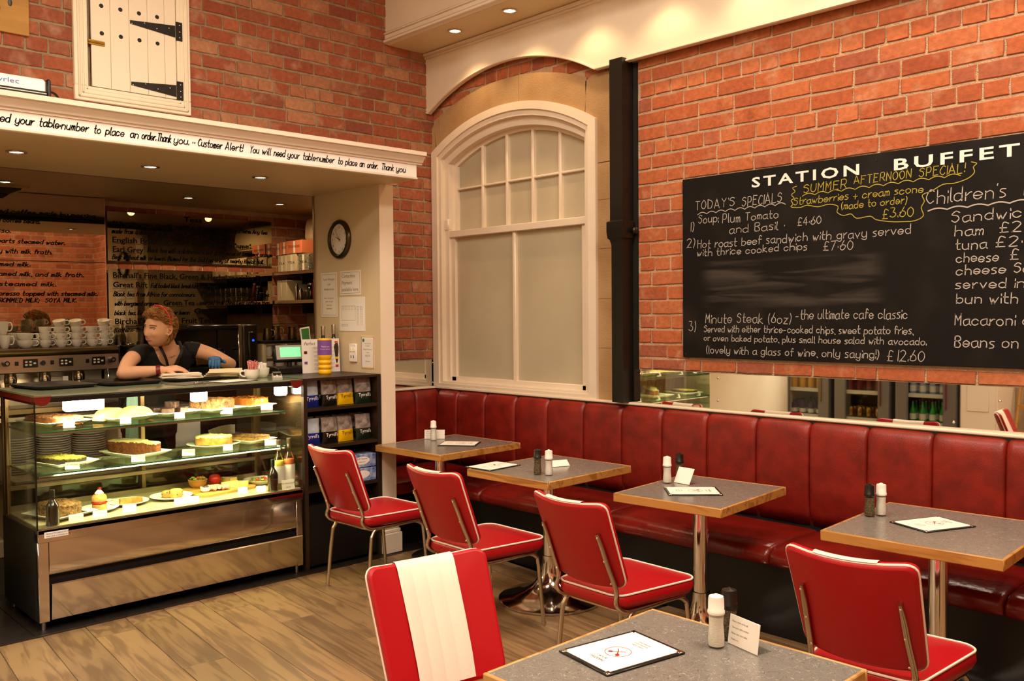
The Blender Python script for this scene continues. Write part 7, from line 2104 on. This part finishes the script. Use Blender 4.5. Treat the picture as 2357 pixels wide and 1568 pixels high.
# ================================================================ WHAT THE MIRROR STRIP SHOWS
def fridge(x0, label, k):
    t = thing('drinks_fridge', label, 'fridge', (x0 + .3, -5.35, 0), 0, 'glass door drinks fridges')
    a, b = x0 + .012, x0 + .60
    for (p, q) in ((a, a + .05), (b - .05, b)): MB().b2(p, q, -5.65, -5.04, .0, 2.0).bw('side', 'greybody', t, 0)
    MB().b2(a, b, -5.65, -5.62, 0, 2).bw('back', 'white', t, 0); MB().b2(a, b, -5.65, -5.04, 0, .3).b2(a, b, -5.65, -5.04, 1.8, 2.0).bw('plinth_and_head', 'greybody', t, 0)
    d = MB().b2(a, a + .12, -5.04, -4.99, .3, 1.82, 0, .006).b2(b - .12, b, -5.04, -4.99, .3, 1.82, 0, .006).bw('door', 'greybody', t)
    MB().b2(a + .07, b - .07, -5.02, -5.015, .32, 1.8).bw('door_glass', 'glass', d, 0)
    MB().b2(b - .09, b - .08, -4.985, -4.97, .6, 1.5, 0, .003).bw('handle', ('brass', 'burg', 'burg')[k], d)
    for z in (.43, .72, 1.0, 1.28, 1.54): MB().b2(a + .05, b - .05, -5.6, -5.06, z, z + .01).b2(a + .05, b - .05, -5.06, -5.05, z - .015, z + .025).bw('wire_shelf', 'white', t, 0)
    area('fridge_lamp', ((a + b) / 2, -5.07, 1.76), (math.radians(-25), 0, 0), .40, .04, 110, (.95, .95, 1.0))
    return t


fridge(.455, 'glass door drinks fridge reflected in the wall mirror, left of three', 0); fridge(1.105, 'glass door drinks fridge reflected in the wall mirror, middle of three', 1); fridge(1.755, 'glass door drinks fridge reflected in the wall mirror, right of three', 2)
M['purplebottle'] = mat('purple_drink', '#3c1c5c', .25); M['greenbottle'] = mat('green_bottle', '#1f9c3c', .1, spec=.8, coat=.5); M['goldcan'] = mat('gold_can', '#b08c4a', .25, .9); M['juice'] = mat('orange_juice', '#e0a41c', .25); M['cola'] = mat('cola_red', '#6e1a1c', .2); M['water'] = mat('water_bottle', '#9cb0d8', .15)


def drinks(x0, z, m, kind, label, nx=4, ny=5, capm='steel', band=None):
    g = None
    for j in range(ny):
        for i in range(nx):
            p = (x0 + .15 + i * .098, -5.11 - j * .095, z)
            if g is None:
                r, h = {'can': (.033, .12), 'bottle': (.032, .22), 'carton': (.034, .16)}[kind]
                g = thing('drink_' + kind, label, kind, p, 0, label)
                if kind == 'bottle': MB().lathe([(r * .9, 0), (r, .005), (r, h * .45), (r * .8, h * .58), (r * .4, h * .75), (r * .36, h * .95)], n=14).build('body', m, g, 60); MB().lathe([(r * .42, h * .93), (r * .42, h), (0, h)], n=10).build('cap', capm, g, 50)
                elif kind == 'can': MB().lathe([(r * .8, 0), (r, .006), (r, h * .92), (r * .82, h), (0, h * .985)], n=16).build('body', m, g, 50)
                else: MB().lathe([(r * .95, 0), (r, .01), (r, h * .7), (r * .6, h * .85), (r * .6, h)], n=14).build('body', m, g, 60); MB().lathe([(r * .62, h * .93), (r * .62, h), (0, h)], n=10).build('cap', capm, g, 50)
                if band: MB().lathe([(r * 1.02, h * .15), (r * 1.02, h * .42)], n=14, caps=(False, False)).build('label_band', band, g, 60)
            else: dup(g, p)


drinks(.455, .731, 'juice', 'carton', 'small juice bottles in the left fridge, seen in the mirror', ny=2, capm='blackplastic'); drinks(.455, .441, 'purplebottle', 'carton', 'dark purple drink bottles in the left fridge, seen in the mirror', band='paper', capm='blackplastic')
drinks(1.105, .731, 'cola', 'carton', 'dark red drink bottles in the middle fridge, seen in the mirror', ny=3); drinks(1.105, .441, 'goldcan', 'can', 'gold drink cans in the middle fridge, seen in the mirror')
drinks(1.755, .731, 'water', 'bottle', 'clear blue water bottles in the right fridge, seen in the mirror', ny=3, band='paper'); drinks(1.755, .441, 'greenbottle', 'bottle', 'green glass bottles in the right fridge, seen in the mirror', ny=4, band='paper')
t = thing('cream_cupboard', 'tall cream cupboard beside the fridges, seen in the wall mirror', 'cupboard', (2.55, -5.4, 0))
MB().b2(2.38, 2.72, -5.65, -5.05, 0, 2.1).bw('carcass', 'cream', t, 0); MB().b2(2.39, 2.71, -5.05, -5.03, .05, 2.05, 0, .004).bw('door', 'cream', t); MB().b2(2.45, 2.65, -5.03, -5.024, .6, 1.1, 0, .004).bw('door_panel', 'cream', t)
for k in range(5):
    t = thing('folding_chair', ('first', 'second', 'third', 'fourth', 'fifth')[k] + ' folded wooden chair from the cream cupboard, leaning at the back wall', 'chair', (2.84 + .14 * k, -5.45, 0), 0, 'folded wooden chairs by the back wall')
    for s in (-.05, .05): MB().tube([(s, .20, 0), (s * .9, -.16, 1.0 + .05 * (k % 2))], .016, 8).build('leg', 'pine', t, 50)
    for z in (.35, .6, .9): MB().b2(-.05, .05, .195 - .36 * z - .01, .195 - .36 * z + .01, z, z + .05).build('slat', 'pine', t, 0)
# grey ribbed chair cover at the right edge, close to the camera
M['greycloth'] = mat('grey_ribbed_cloth', '#3a342c', .8)
t = thing('ribbed_bag', 'blurred dark grey ribbed object at the bottom right corner of the picture', 'bag', (4.93, -1.90, .0))
rg = []
for z, w_, d_ in ((0, .10, .06), (.10, .12, .075), (.36, .12, .07), (.52, .10, .055), (.575, .06, .03)):
    n = 48; rg.append([((w_ + .004 * math.cos(12 * 2 * PI * i / n)) * math.cos(2 * PI * i / n), (d_ + .004 * math.cos(12 * 2 * PI * i / n)) * math.sin(2 * PI * i / n), z) for i in range(n)])
MB().loft(rg).build('body', 'greycloth', t, 70)
